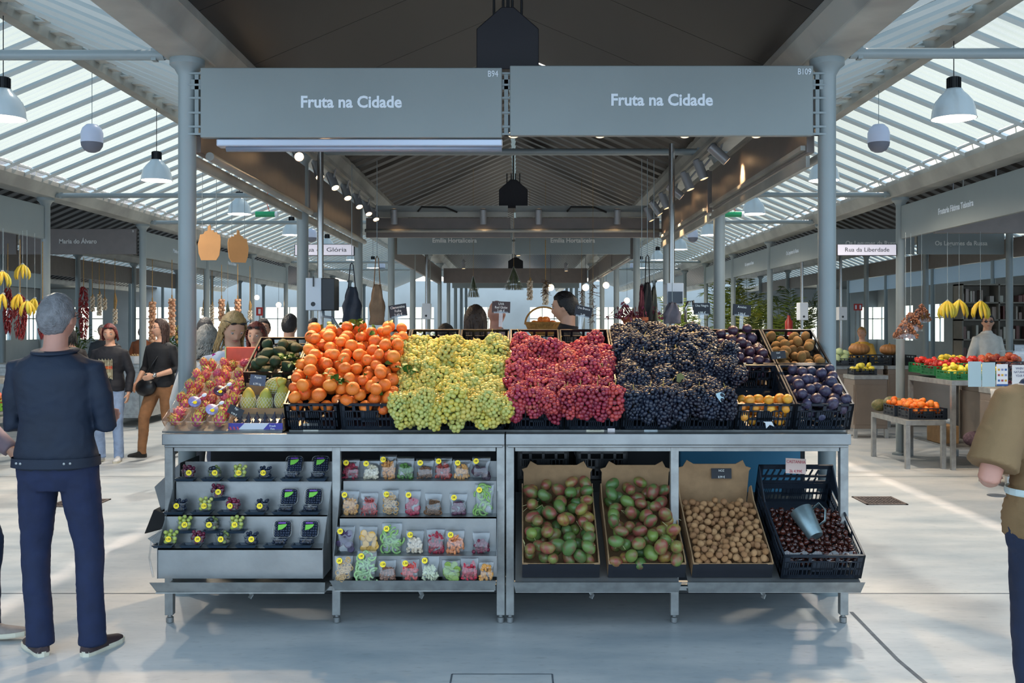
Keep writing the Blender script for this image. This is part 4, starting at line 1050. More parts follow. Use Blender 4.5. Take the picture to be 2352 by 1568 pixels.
# ------------------------------------------------------------------ lower displays
def steps(x0s, x1s, edges, lab, parent_tab, lip, last=.305):
    """edges: (y_front, z) for each step from top to bottom"""
    r = empty('stepped_tray', (0, 0, 0), lab, 'display tray')
    q = MB(); prevz = None
    for i, (y, z) in enumerate(edges):
        xa, xb = x0s[i], x1s[i]
        q.bb(xa, xb, y, y+.15, z-.008, z)
        zb = edges[i+1][1] if i+1 < len(edges) else last
        q.bb(xa, xb, y, y+.005, zb-.0, z)
    ya, za = edges[0]
    q.bb(x0s[0], x1s[0], ya+.15, ya+.155, za, za+.09)
    q.build('steps', M_steel, r)
    for s_, xs in ((0, x0s), (1, x1s)):
        pts_ = [(edges[-1][0]-.005, last), (edges[-1][0]-.005, edges[-1][1])]+[(y-.0, z) for y, z in reversed(edges[:-1])]+[(ya+.155, za), (ya+.155, last)]
        x = xs[-1]+(-.004 if s_ == 0 else .001)
        q = MB()
        q.add([(x, y, z) for y, z in pts_]+[(x+.003, y, z) for y, z in pts_], [tuple(range(len(pts_))), tuple(range(2*len(pts_)-1, len(pts_)-1, -1))]+[(k, (k+1) % len(pts_), (k+1) % len(pts_)+len(pts_), k+len(pts_)) for k in range(len(pts_))])
        q.build('side_cheek', M_steel, r)
    l0, l1 = lip; yl = edges[-1][0]-.04
    q = MB(); q.add([(l0, yl-.045, last+.0), (l1, yl-.045, last), (l1-.01, yl-.005, last-.062), (l0+.025, yl-.005, last-.062), (l0, yl-.04, last), (l1, yl-.04, last), (l1-.01, yl, last-.062), (l0+.025, yl, last-.062)],
          [(0, 1, 2, 3), (4, 7, 6, 5), (0, 4, 5, 1), (3, 2, 6, 7), (0, 3, 7, 4), (1, 5, 6, 2)])
    q.bb(l0+.02, l1-.01, yl-.01, yl+.5, last-.066, last-.060); q.build('lip', M_steel2, r)
    return r
E1 = [(5.53, .775), (5.40, .615), (5.27, .463)]
E2 = [(5.53, .778), (5.42, .600), (5.31, .415)]
steps((-1.888, -1.905, -1.895), (-1.005, -1.025, -1.03), E1, 'stepped steel tray holding berry punnets in the leftmost bay', tA, (-1.91, -1.0))
steps((-.965, -.965, -.975), (-.12, -.118, -.115), E2, 'stepped steel tray holding bags of dried fruit in the second bay', tA, (-.985, -.115))
for l0, l1, nm in ((-.025, .848, 'third'), (.878, 1.80, 'right hand')):
    r = empty('sloping_tray', ((l0+l1)/2, 5.25, .30), 'sloping steel tray with a front lip in the %s bay' % nm, 'display tray')
    q = MB(); q.box((0, 0, 0), (l1-l0-.02, .78, .006), M=S1 @ Matrix.Translation(((l0+l1)/2, .36, -.008))); q.v = [tuple(Vector(v)-r.location) for v in q.v]; q.build('bed', M_steel, r)
    q = MB(); q.add([(l0, 5.19, .305), (l1, 5.19, .305), (l1-.01, 5.23, .243), (l0+.012, 5.23, .243), (l0, 5.195, .305), (l1, 5.195, .305), (l1-.01, 5.235, .243), (l0+.012, 5.235, .243)],
          [(0, 1, 2, 3), (4, 7, 6, 5), (0, 4, 5, 1), (3, 2, 6, 7), (0, 3, 7, 4), (1, 5, 6, 2)])
    q.bb(l0+.012, l1-.01, 5.23, 5.30, .241, .246); q.v = [tuple(Vector(v)-r.location) for v in q.v]; q.build('lip', M_steel2, r)

# black foam trays on the left steps
tm = MB(); tm.rings([[Vector((a*w_, b_*d_, z)) for a, b_ in ((-1, -1), (1, -1), (1, 1), (-1, 1))] for w_, d_, z in ((.044, .030, 0), (.056, .040, .015), (.048, .034, .015), (.04, .028, .004))])
tme = tm.mesh('foam_tray', mat('blue black foam', '#2c3b4a', .4), False)
srow = ['top', 'middle', 'bottom']
for i, (y, z) in enumerate(E1):
    for k in range(6):
        x = (-1.845, -1.86, -1.875)[i]+k*.1465
        put(tme, 'foam_tray', (x, y+.035, z+.001), (0, 0, rnd.uniform(-.04, .04)), 1, 'blue black foam tray on the %s step of the left bay, %s from the left' % (srow[i], ['first', 'second', 'third', 'fourth', 'fifth', 'last'][k]), 'foam tray', 'foam trays on the left steps')
# berry punnets
M_bb = fruit('blueberry', ['#182236', '#1f2c42', '#151c2e'], .45, 'island')
M_gp = fruit('green grape small', ['#b4bd62', '#a3b457', '#c3c272'], .25, 'island', sss=.2)
M_rp = fruit('red grape small', ['#5e1c34', '#7a2340', '#4b1a30'], .25, 'island')
M_mx = fruit('mixed grape', ['#1c2438', '#a7b25c', '#232c40', '#c9b98a', '#1f2840', '#8d9c50'], .25, 'island')
# mixed must differ by island, not by object
for n_ in M_mx.node_tree.nodes:
    if n_.type == 'MATH' and n_.operation == 'MULTIPLY_ADD': n_.inputs[1].default_value = 0
    if n_.type == 'MATH' and n_.operation == 'MULTIPLY' : n_.inputs[1].default_value = 1.0
pg = punnet_geo(.082, .062, .046, .004).mesh('tray', M_pet, True)
def heap_mesh(m, r0, w, d, h, seed, n):
    g = np.random.default_rng(seed); q = MB()
    for (u, v, z, r) in pile(-w/2, w/2, -d/2, d/2, lambda a, b_: .003, lambda g_: r0*g_.uniform(.9, 1.1), n, top=lambda a, b_: h, tries=12, seed=seed): q.ell((u, v, z), r, None, 9, 6)
    return q.mesh('berries', m, True)
HB = {'d': heap_mesh(M_bb, .0085, .072, .054, .056, 1, 60), 'g': heap_mesh(M_gp, .0115, .078, .058, .066, 2, 34), 'r': heap_mesh(M_rp, .011, .078, .058, .062, 3, 36), 'm': heap_mesh(M_mx, .011, .078, .058, .062, 4, 36)}
kn = {'d': 'dark blueberries', 'g': 'green grapes', 'r': 'red grapes', 'm': 'mixed grapes'}
st_me = MB().lathe([(.001, 0), (.0155, 0), (.0155, .0008), (.001, .0009)], 18).mesh('price_sticker', M_yel)
def price(parent, M, s_=1.0):
    o = putM(st_me, 'price_sticker', M @ Matrix.Scale(s_, 4), parent=parent)
    text(rnd.choice(['1€', '2€', '1.50', '2€']), .015, Matrix.Translation((0, 0, .0012)), M_rubber, o, .02, ext=.0002)
    return o
def punnet(px, Y, z, k, where, yaw=0, lift=0):
    x = (px-VX)*Y/F
    r = empty('berry_punnet', (x, Y, z+lift), 'clear punnet of %s with yellow sticker, %s' % (kn[k], where), 'punnet', 'small punnets on the left steps', rz=yaw)
    put(pg, 'tray', (0, 0, 0), parent=r); put(HB[k], 'berries', (0, 0, 0), parent=r)
    price(r, Matrix.Translation((rnd.uniform(-.012, .01), -.036, .032)) @ Matrix.Rotation(R(82), 4, 'X'))
    return r
def sx(row): return E1[row][0]+.045, E1[row][1]+.015
y, z = sx(0)
for px, k, w_ in ((434, 'r', 'leftmost on the top step'), (493, 'm', 'second on the top step'), (552, 'g', 'third on the top step'), (609, 'd', 'fourth on the top step')): punnet(px, y, z, k, w_, rnd.uniform(-.15, .15))
y, z = sx(1)
for px, k, w_ in ((414, 'd', 'leftmost on the middle step'), (473, 'g', 'second on the middle step'), (536, 'r', 'third on the middle step'), (603, 'd', 'fourth on the middle step')): punnet(px, y, z, k, w_, rnd.uniform(-.15, .15))
punnet(501, y+.045, z+.068, 'r', 'stacked on the middle step behind two others', .1)
y, z = sx(2)
for px, k, w_ in ((393, 'g', 'leftmost on the bottom step'), (456, 'r', 'second on the bottom step'), (512, 'm', 'third on the bottom step'), (578, 'd', 'fourth on the bottom step')): punnet(px, y, z, k, w_, rnd.uniform(-.15, .15))
for px, k, w_ in ((425, 'g', 'stacked left on the bottom step'), (487, 'm', 'stacked in the middle of the bottom step'), (545, 'g', 'stacked right on the bottom step')): punnet(px, y+.05, z+.066, k, w_, rnd.uniform(-.15, .15))
# supports under the stacked ones: lower rear punnets
for px, row, w_ in ((501, 1, 'middle step'), (425, 2, 'bottom step, left'), (487, 2, 'bottom step, centre'), (545, 2, 'bottom step, right')):
    y, z = sx(row); 
    x = (px-VX)*(y+.05)/F; put(tme, 'foam_tray', (x, y+.05, z+.05), (0, 0, .1), .9, 'foam tray wedged under the stacked punnet on the '+w_, 'foam tray')
    MB
# blueberry clamshells
M_purple = mat('label purple', '#6b3a9a', .5); M_lgreen = mat('label green', '#6fbf3a', .5)
def clam(px, row, where, up=True):
    y, z = sx(row); x = (px-VX)*y/F
    r = empty('berry_clamshell', (x, y, z), 'clear clamshell of blueberries with purple and green label, %s' % where, 'clamshell', 'blueberry clamshells on the left steps', rz=rnd.uniform(-.12, .05))
    q = punnet_geo(.085, .05, .032, .006); q.build('tray', M_pet, r, smooth=True)
    q = MB(); g = random.Random(px)
    for i in range(34): q.ell((g.uniform(-.034, .034), g.uniform(-.018, .018), g.choice((.009, .022))), .0078, None, 8, 5)
    q.build('berries', M_bb, r, smooth=True)
    # upright second box standing on the rear edge, leaning back
    Mt = Matrix.Translation((.004, .022, .030)) @ Matrix.Rotation(R(68), 4, 'X')
    q = punnet_geo(.098, .088, .030, .005); q.v = [tuple(Mt @ (Vector(v)+Vector((0, .045, -.03)))) for v in q.v]; q.build('upright_box', M_pun, r, smooth=True)
    q = MB()
    for a in range(6):
        for b_ in range(6): q.ell(Mt @ Vector((-.034+a*.0136+g.uniform(-.002, .002), .012+b_*.0135, -.012)), .0082, None, 8, 5)
    q.build('packed_berries', M_bb, r, smooth=True)
    q = MB(); q.v = []; q.prism([(-.022, .072), (.018, .072), (.018, .08), (-.022, .08)], .0008, Mt @ Matrix.Translation((0, 0, .002))); l = q.build('purple_label', M_purple, r)
    q = MB(); q.prism([(-.022, .038), (0, .042), (.02, .058), (.024, .070), (-.022, .066)], .0008, Mt @ Matrix.Translation((0, 0, .002))); q.build('green_label', M_lgreen, r)
    return r
clam(671, 0, 'fifth on the top step'); clam(731, 0, 'last on the top step'); clam(657, 1, 'fifth on the middle step'); clam(714, 1, 'last on the middle step'); clam(643, 2, 'fifth on the bottom step'); clam(704, 2, 'last on the bottom step')

# bags of dried fruit and sweets
def arc(q, c, r_, a0, a1, th, rot, g, n=8):
    E = Euler(rot).to_matrix(); q.path([Vector(c)+E @ Vector((r_*math.cos(a0+(a1-a0)*i/n), r_*math.sin(a0+(a1-a0)*i/n), 0)) for i in range(n+1)], th, 6)
def bagfill(kind, w, h, d, m, seed):
    g = random.Random(seed); q = MB()
    def pos(): 
        z = g.uniform(.006, h); f_ = max(.35, 1-(z/h)**3*.5); return (g.uniform(-w*.42, w*.42)*f_, g.uniform(-d*.30, d*.30)*f_, z)
    if kind == 'cubes':
        for i in range(100): q.box(pos(), (.011, .011, .011), (g.random()*3, g.random()*3, g.random()*3))
    elif kind == 'rings':
        for i in range(34): arc(q, pos(), .011, 0, 6.28, .0035, (R(90)+g.uniform(-.6, .6), g.uniform(-.6, .6), 0), g, 10)
    elif kind == 'slices':
        for i in range(16):
            p = pos(); M = Matrix.Translation(p) @ Euler((R(90)+g.uniform(-.5, .5), g.uniform(-.6, .6), 0)).to_matrix().to_4x4(); q.lathe([(.001, 0), (.017, 0), (.019, .002), (.016, .004), (.001, .003)], 14, M)
    elif kind == 'arcs':
        for i in range(26): arc(q, pos(), g.uniform(.018, .026), g.uniform(0, 3), g.uniform(4.2, 6), .0055, (R(90)+g.uniform(-.5, .5), g.uniform(-1.5, 1.5), 0), g, 9)
    elif kind == 'nuts':
        for i in range(110): q.ell(pos(), (.008, .006, .005), (g.random()*3, g.random()*3, 0), 7, 5)
    elif kind == 'balls':
        for i in range(36): q.ell(pos(), .011, None, 9, 6)
    elif kind == 'chunks':
        for i in range(56): q.ell(pos(), (.014, .009, .006), (g.random()*3, g.random()*3, g.random()*3), 7, 5)
    elif kind == 'flakes':
        for i in range(80): q.box(pos(), (.024, .007, .002), (g.random()*3, g.random()*3, g.random()*3))
    return q.build('contents', m, smooth=kind not in ('cubes', 'flakes'))
def bagfilm(w, h, d, seed):
    g = random.Random(seed); q = MB(); rs = []
    for i in range(11):
        s_ = i/10; z = s_*h; t_ = d/2*(.75+.25*math.sin(math.pi*min(1, s_*1.6))) * (1 if s_ < .5 else max(.03, 1-(s_-.5)/.42)); ww = w/2*(.88 if s_ < .05 else (1 if s_ > .6 else .95))
        ring = []
        for k in range(20):
            a = 2*math.pi*k/20; c_ = math.cos(a); s2 = math.sin(a)
            ring.append(Vector((ww*math.copysign(abs(c_)**.6, c_)+g.gauss(0, .0012), t_*math.copysign(abs(s2)**.8, s2)+g.gauss(0, .0018), z)))
        rs.append(ring)
    q.rings(rs, cap=True); return q
def bag(px, row, kind, col, w, h, fill, lab, stick=True, base=None):
    w *= 1.10; h *= 1.14
    ys, zs = base; x = (px-VX)*ys/F
    r = empty('dried_fruit_bag', (x, ys, zs+.001), lab, 'bag', 'clear bags on the second bay steps', rz=rnd.uniform(-.12, .12))
    m = fruit('bag content '+col+kind, [col, col, col], .5, 'object', sss=.0); 
    c = bagfill(kind, w, h*fill, .042, m, px*7+row); c.parent = r
    q = bagfilm(w, h, .046, px); q.build('film', M_film, r, smooth=True)
    if stick: price(r, Matrix.Translation((-w*.25, -.024, h*.80)) @ Matrix.Rotation(R(84), 4, 'X'), 1.0)
    r.rotation_euler[0] = R(-6)
rn = ['top', 'second', 'third', 'bottom']
base = [(E2[0][0]+.06, E2[0][1]), (E2[1][0]+.055, E2[1][1]), (E2[2][0]+.055, E2[2][1]), (5.245, .30)]
bags = [
 (806, 0, 'chunks', '#8e1c35', .088, .10, .75, 'crimson dried fruit'), (852, 0, 'cubes', '#d8cbb0', .088, .095, .7, 'white coconut cubes'), (891, 0, 'chunks', '#c98a4a', .088, .12, .72, 'orange dried mango'), (931, 0, 'chunks', '#4f7a2f', .09, .11, .65, 'green dried kiwi'), (976, 0, 'nuts', '#7a5236', .09, .10, .6, 'brown raisins'), (1018, 0, 'chunks', '#a0392e', .09, .11, .68, 'dark red dried papaya'), (1061, 0, 'chunks', '#d39a55', .09, .10, .65, 'pale orange dried fruit'), (1105, 0, 'slices', '#3a1a30', .095, .11, .55, 'dark purple slices'),
 (803, 1, 'chunks', '#cf9650', .092, .12, .62, 'golden dried apricots'), (848, 1, 'flakes', '#b83b36', .088, .11, .7, 'red fruit strips'), (897, 1, 'rings', '#c39a62', .08, .125, .8, 'tan banana rings'), (948, 1, 'balls', '#a81c40', .08, .12, .62, 'crimson cherries'), (995, 1, 'rings', '#6e4a2c', .085, .105, .65, 'brown dried rings'), (1053, 1, 'balls', '#5b2140', .09, .105, .55, 'purple plums'), (1112, 1, 'arcs', '#86ad5e', .095, .15, .85, 'long green sour sweets'),
 (793, 2, 'slices', '#3f2b52', .09, .13, .75, 'dark violet slices'), (845, 2, 'slices', '#dda84a', .092, .13, .78, 'yellow orange slices'), (900, 2, 'arcs', '#8ab266', .10, .145, .8, 'bright green curved sweets'), (953, 2, 'cubes', '#dcc8ae', .088, .11, .65, 'cream coloured cubes'), (1001, 2, 'chunks', '#9c2036', .088, .115, .85, 'dark crimson dried fruit'), (1046, 2, 'chunks', '#e08a55', .092, .11, .72, 'peach coloured dried fruit'), (1105, 2, 'balls', '#6e1a34', .085, .10, .62, 'few dark red cherries'),
 (790, 3, 'rings', '#cba268', .085, .115, .85, 'pale tan rings'), (842, 3, 'arcs', '#9dbf86', .095, .14, .85, 'light green curved sweets'), (890, 3, 'nuts', '#8a5a42', .085, .095, .65, 'brown cranberries'), (942, 3, 'chunks', '#c5403a', .088, .10, .78, 'bright red dried fruit'), (987, 3, 'flakes', '#d5d8b4', .088, .115, .55, 'pale coconut flakes'), (1036, 3, 'slices', '#7e9a3c', .09, .095, .8, 'olive green kiwi slices'), (1078, 3, 'chunks', '#b3243a', .086, .105, .8, 'ruby red dried fruit'), (1117, 3, 'chunks', '#d39448', .07, .085, .8, 'small orange pieces')]
for px, row, kind, col_, w_, h_, f_, nm in bags:
    bag(px, row, kind, col_, w_, h_, f_, 'clear bag of %s on the %s step of the second bay' % (nm, rn[row]), nm not in ('green dried kiwi', 'red fruit strips', 'brown dried rings', 'yellow orange slices', 'dark crimson dried fruit', 'few dark red cherries', 'olive green kiwi slices', 'ruby red dried fruit', 'small orange pieces'), base[row])

# cardboard boxes with mangoes and walnuts
def cbox(uc, w, d, lab, flap=.25, notch=True):
    r = bpy.data.objects.new('cardboard_box', None); COL.objects.link(r); r.matrix_world = S1 @ Matrix.Translation((uc, .0, 0))
    tag(r, lab, 'box', 'cardboard boxes on the lower trays')
    t_ = .006; h = .105
    q = MB(); q.bb(-w/2, w/2, 0, d, 0, .005)
    q.bb(-w/2+t_, w/2-t_, .004, .008, 0, h-.03)
    for s_ in (-1, 1):
        x0, x1 = (s_*w/2-t_, s_*w/2) if s_ > 0 else (-w/2, -w/2+t_)
        prof_ = [(0, 0), (d, 0), (d, h+.02), (d*.95, h+.055), (d*.8, h+.02), (.05, h), (0, h-.01)]
        q.add([(x0, a, b_) for a, b_ in prof_]+[(x1, a, b_) for a, b_ in prof_], [tuple(range(7)), tuple(range(13, 6, -1))]+[(k, (k+1) % 7, (k+1) % 7+7, k+7) for k in range(7)])
    q.build('carton', M_card, r)
    q = MB(); q.bb(-w/2, w/2, -.002, .004, 0, h-.02); q.build('front_wall', M_cardk, r)
    q = MB(); q.prism([(-w/2, h-.03), (-w*.15, h-.03), (-w*.12, h-.04), (w*.12, h-.04), (w*.15, h-.03), (w/2, h-.03), (w/2, h-.015), (w*.4, h-.022), (-w*.4, h-.022), (-w/2, h-.015)], .012, TM((0, .012, 0))); q.build('folded_edge', M_card, r)
    f_ = [(-w/2+.01, 0), (w/2-.01, 0), (w/2-.01, flap-.05), (w/2-.0, flap-.03), (w/2-.03, flap-.02), (w/2-.05, flap+.02), (w/2-.09, flap-.005), (-w/2+.09, flap-.005), (-w/2+.05, flap+.02), (-w/2+.03, flap-.02), (-w/2, flap-.03), (-w/2+.01, flap-.05)]
    MB().prism(f_, .005, TM((0, d, 0), (R(90-8), 0, 0))).build('back_flap', M_card, r)
    return r
UA = .224; UB = .674; UC = 1.122
cbox(UA, .405, .64, 'cardboard box of mangoes, the left one beside the centre legs')
cbox(UB, .405, .64, 'cardboard box of mangoes, the one left of the walnuts')
cbox(UC, .42, .62, 'cardboard box of walnuts with a small black slate', flap=.27)
M_mango = fruit('mango skin', ['#5c7440', '#6f8040', '#8a8846', '#56703c', '#7c7a3c', '#66803c', '#a88a44', '#5a6c40'], .36, mixcol='#8e3f3e', lo=.40, hi=.60, scale=1.0, mixamt=.9)
M_mango2 = fruit('green mango skin', ['#4a6a38', '#5c783e', '#76883e', '#4e6a40'], .36, mixcol='#7a4440', lo=.5, hi=.66, scale=1.1, mixamt=.8)
def mango_mesh(m):
    q = MB(); q.ell((0, 0, 0), 1, None, 18, 14); o_ = []
    for v in q.v:
        x, y, z = v; o_.append((x*.86+.10*z*z*.6, y*.80, z*1.14-(.08*x if x > 0 else 0)))
    q.v = o_; q.m(1); q.path([(.06, 0, 1.12), (.06, 0, 1.17)], [.07, .04], 6)
    return q.mesh('mango', [m, M_stem], True)
mm_ = [mango_mesh(M_mango), mango_mesh(M_mango), mango_mesh(M_mango2)]
for uc, nm, sd_ in ((UA, 'left', 31), (UB, 'right', 32)):
    pts = pile(uc-.199, uc+.199, .0, .615, lambda u, v: .025+.025*math.sin(math.pi*min(1, v/.64)), lambda g: g.uniform(.034, .042), 150, top=lambda u, v: .19, seed=sd_)
    fruits(pts, S1, mm_, 'mango', 'green and red mango in the %s mango box' % nm, 'mango', 'mangoes in the %s box' % nm, sc=1.02)
    for k in range(9):
        q = MB(); p0 = Vector((rnd.uniform(-.03, .03), 0, 0)); q.path([p0, p0+Vector((rnd.uniform(-.04, .04), .01, .02)), p0+Vector((rnd.uniform(-.06, .06), -.01, rnd.uniform(-.03, .02)))], .0012, 4)
        o = q.build('straw', mat('pale straw', '#c9c08c', .8) if k == 0 and nm == 'left' else bpy.data.materials['pale straw']); o.matrix_world = S1 @ Matrix.Translation((uc+rnd.choice((-1, 1))*rnd.uniform(.1, .18), rnd.uniform(.02, .5), .14)); tag(o, 'pale straw wisp among the mangoes in the %s box' % nm, 'straw', 'straw wisps in the mango boxes')
M_wal = fruit('walnut shell', ['#b98a5c', '#c49668', '#ad7d50', '#a87a55'], .7, bump=.6, bscale=90, mixcol='#8a5f3c', lo=.5, hi=.75, scale=4, mixamt=.5)
q = MB(); q.ell((0, 0, 0), (.93, .93, 1.08), None, 32, 16)
o_ = []
for v in q.v:
    v = Vector(v); a = math.atan2(v.y, v.x); seam = math.exp(-((abs(math.sin(a)))/.10)**2); s_ = 1+.10*seam-.05*math.exp(-((abs(math.sin(a))-.25)/.12)**2)*(1-abs(v.z)*.3)+.025*math.sin(v.z*9+3*a)*math.sin(a*5); o_.append((v.x*s_, v.y*s_, v.z))
q.v = o_; wal = q.mesh('walnut', M_wal, True)
fruits(pile(UC-.2, UC+.2, .01, .50, lambda u, v: .055+.02*math.sin(math.pi*min(1, v/.5)), lambda g: g.uniform(.0165, .0195), 330, top=lambda u, v: .135, tries=22, seed=41), S1, [wal], 'walnut', 'tan walnut in the cardboard box', 'walnut', 'walnuts in the cardboard box')
MB
r = slate(1657, 1087, 5.72, .115, .058, ['NOZ', '8.99 €'], 'black slate reading NOZ 8.99 on the flap of the walnut box')
# chestnut crate
S4 = S1 @ Matrix.Translation((1.585, -.015, .004))
cc = crate_mesh(.425, .66, .15, M_crateb, 'crate', openn=3, slots=(9, 2))
r = putM(cc, 'plastic_crate', S4, 'large blue black plastic crate of chestnuts at the lower right', 'crate')
q = MB()
for i in range(9):
    for row in range(2): q.box((-.17+i*.036+row*.01, .655, .155+.055*row), (.008, .008, .040), (0, .35, 0))
q.bb(-.2125, .2125, .65, .662, .10, .135); q.bb(-.2125, .2125, .65, .662, .235, .26); q.bb(-.2125, -.185, .65, .662, .1, .26); q.bb(.185, .2125, .65, .662, .1, .26); q.bb(-.2, .2, .65, .660, .178, .190)
q.add([(-.2125, .66, .15), (-.2125, .45, .15), (-.2125, .66, .26), (-.2055, .66, .15), (-.2055, .45, .15), (-.2055, .66, .26)], [(0, 1, 2), (5, 4, 3), (0, 3, 4, 1), (1, 4, 5, 2), (2, 5, 3, 0)])
q.add([(.2055, .66, .15), (.2055, .45, .15), (.2055, .66, .26), (.2125, .66, .15), (.2125, .45, .15), (.2125, .66, .26)], [(0, 1, 2), (5, 4, 3), (0, 3, 4, 1), (1, 4, 5, 2), (2, 5, 3, 0)])
q.build('high_back', M_crateb, r)
M_che = fruit('chestnut shell', ['#3a1712', '#4a1f17', '#2f1412', '#54261a'], .22, mixcol='#7a4a32', lo=.6, hi=.75, scale=1.6, coat=.4)
q = MB(); q.ell((0, 0, 0), 1, None, 14, 10); o_ = []
for v in q.v:
    x, y, z = v; o_.append((x*1.08, y*(.72 if y < 0 else .9), z*.98+(.22*(1-abs(x)*2) if z > .9 else 0)))
q.v = o_; che = q.mesh('chestnut', M_che, True)
fruits(pile(-.195, .195, .02, .44, lambda u, v: .055+.02*math.sin(math.pi*min(1, v/.44)), lambda g: g.uniform(.0135, .0165), 330, top=lambda u, v: .13, tries=20, seed=51), S4, [che], 'chestnut', 'shiny brown chestnut in the large crate', 'chestnut', 'chestnuts in the large crate')
# scoop
r = bpy.data.objects.new('metal_scoop', None); COL.objects.link(r)
p = at(1874, 1232, 5.33)
M_zinc = mat('zinc scoop', '#8fa3a8', .38, .75, var=.2, scale=15)
q = MB(); q.lathe([(.001, 0), (.040, 0), (.042, .004), (.062, .165), (.061, .167), (.038, .008), (.001, .006)], 32); q.build('cup', M_zinc, r, smooth=True, ang=40)
q = MB(); q.path([(.050, 0, .045), (.085, 0, .05), (.115, 0, .10), (.105, 0, .15), (.058, 0, .14)], [(.014, .003)]*5, 8, up=(0, 1, 0)); q.build('handle', M_zinc, r, smooth=True)
zc = Vector((-.30, .62, .72)).normalized(); xc = Vector((.75, -.25, .55)); xc = (xc-zc*xc.dot(zc)).normalized(); yc = zc.cross(xc)
r.matrix_world = Matrix.Translation(p) @ Matrix((xc, yc, zc)).transposed().to_4x4()
tag(r, 'grey metal scoop with a loop handle lying on the chestnuts', 'scoop')
# liner film of the chestnut crate and paper price
q = MB(); rs = []
for j_ in range(2):
    ring = []
    for i in range(25): ring.append(S4 @ Vector((-.2+.4*i/24, .012+.03*j_+.006*math.sin(i*2.1), .115+.025*j_+.008*math.sin(i*1.3))))
    rs.append(ring)
q.rings(rs, cap=False, closed=False); tag(q.build('plastic_liner', M_film, smooth=True), 'crinkled clear liner along the front of the chestnut crate', 'liner')
q = MB(); rs = []
for j_ in range(3):
    rs.append([S4 @ Vector((-.15+.24*i/20, .655+.01*math.sin(i)-.01*j_, .235+.016*j_+.008*math.sin(i*1.9+j_))) for i in range(21)])
q.rings(rs, cap=False, closed=False); tag(q.build('plastic_liner', M_film, smooth=True), 'crumpled clear liner over the top back edge of the chestnut crate', 'liner')
slate(1828, 1070, 5.66, .115, .085, ['CASTANHA', '2k 4.99€'], 'pink beige paper price for chestnuts clipped to the large crate', 0, .05, board=mat('pink paper', '#d3b9ae', .7), chalk=mat('red pen', '#b5384a', .6), sz=.024)
# blue and black crates stored on the shelf under the right table
for x, c_n, m_ in ((.15, 'black', M_crateb), (.5, 'black', M_crateb)):
    o = put(cr, 'plastic_crate', (x, 5.97, .72), (0, 0, 0), 1, 'dark crate stored under the right table, %s' % ('left one' if x < .3 else 'right one'), 'crate')
q = MB().bb(1.0, 1.75, 6.2, 6.3, .26, .95); tag(q.build('storage_box', mat('blue box', '#1c6a8c', .5), bevel=.01), 'blue plastic box stored at the back under the right table', 'box')
q = MB().bb(.0, .8, 5.95, 6.3, .26, .72); tag(q.build('storage_box', mat('dark carton', '#2a2724', .7), bevel=.01), 'dark carton stored under the right table', 'box')
for k in range(3):
    o = put(om[0], 'orange', (.78+k*.05, 6.0, .90), spinrot(), .034); 
    bpy.data.objects.remove(o)
# drop tray hooked on the left side
r = empty('side_rack', (-1.99, 5.75, .55), 'tilted grey steel side tray with black sack beside the left table', 'side tray')
q = MB(); q.prism([(-.10, .16), (.05, .30), (.05, .08), (-.06, .02)], .35, TM((0, .35, 0))); q.build('panel', M_steel, r, bevel=.004)
q = MB(); q.prism([(-.085, .04), (-.04, .02), (.05, .10), (.05, -.05), (-.14, -.10)], .25, TM((0, .2, 0))); q.build('sack', M_rubber, r, bevel=.006)
q = MB(); q.prism([(-.12, -.125), (.05, -.03), (.05, -.12), (-.07, -.17)], .25, TM((0, .2, 0))); q.build('lower_panel', M_steel2, r, bevel=.003)
q = MB(); q.path([at(378, 1208, 5.45), at(348, 1240, 5.4), at(343, 1280, 5.35), at(352, 1325, 5.28)], .006, 8); tag(q.build('drain_hose', M_pet, smooth=True), 'clear thin hose curling beside the left table', 'hose')
# crinkled bag under the table

# ------------------------------------------------------------------ people
M_skin = mat('skin', '#c99a80', .5, sss=.1, var=.08, scale=12)
M_skin2 = mat('ruddy skin', '#b98573', .5, sss=.1, var=.1, scale=14)
M_eyew = mat('eye white', '#a39c98', .3); M_iris = mat('iris dark', '#2a2320', .2); M_lip = mat('lips', '#a85f56', .45)
M_sole = mat('cream sole', '#cfc8b4', .6); M_gl = mat('sunglass lens', '#15151a', .1)
def headpt(x, y, z):
    """unit sphere direction -> head surface, face towards +y"""
    hw, hd, hh = .074, .096, .116
    X, Y, Z = x*hw, y*hd, z*hh
    t_ = max(0, -z)
    X *= 1-.34*t_**1.5; 
    if y > 0: Y *= 1-.10*t_
    else: Y *= 1-.36*t_**1.4
    if y > 0:
        f_ = y
        Y += .020*math.exp(-(X/.011)**2)*math.exp(-((Z+.022)/.020)**2)*f_      # nose
        Y += .007*math.exp(-(X/.010)**2)*math.exp(-((Z-.004)/.02)**2)*f_
        Y -= .010*math.exp(-((abs(X)-.031)/.014)**2)*math.exp(-((Z-.010)/.012)**2)*f_   # sockets
        Y += .005*math.exp(-((abs(X)-.028)/.02)**2)*math.exp(-((Z-.030)/.009)**2)*f_
        Y += .006*math.exp(-(X/.02)**2)*math.exp(-((Z+.056)/.010)**2)*f_       # lips
        Y += .009*math.exp(-(X/.022)**2)*math.exp(-((Z+.092)/.016)**2)*f_      # chin
        Y += .004*math.exp(-((abs(X)-.042)/.018)**2)*math.exp(-((Z+.022)/.022)**2)*f_
    return Vector((X, Y, Z))
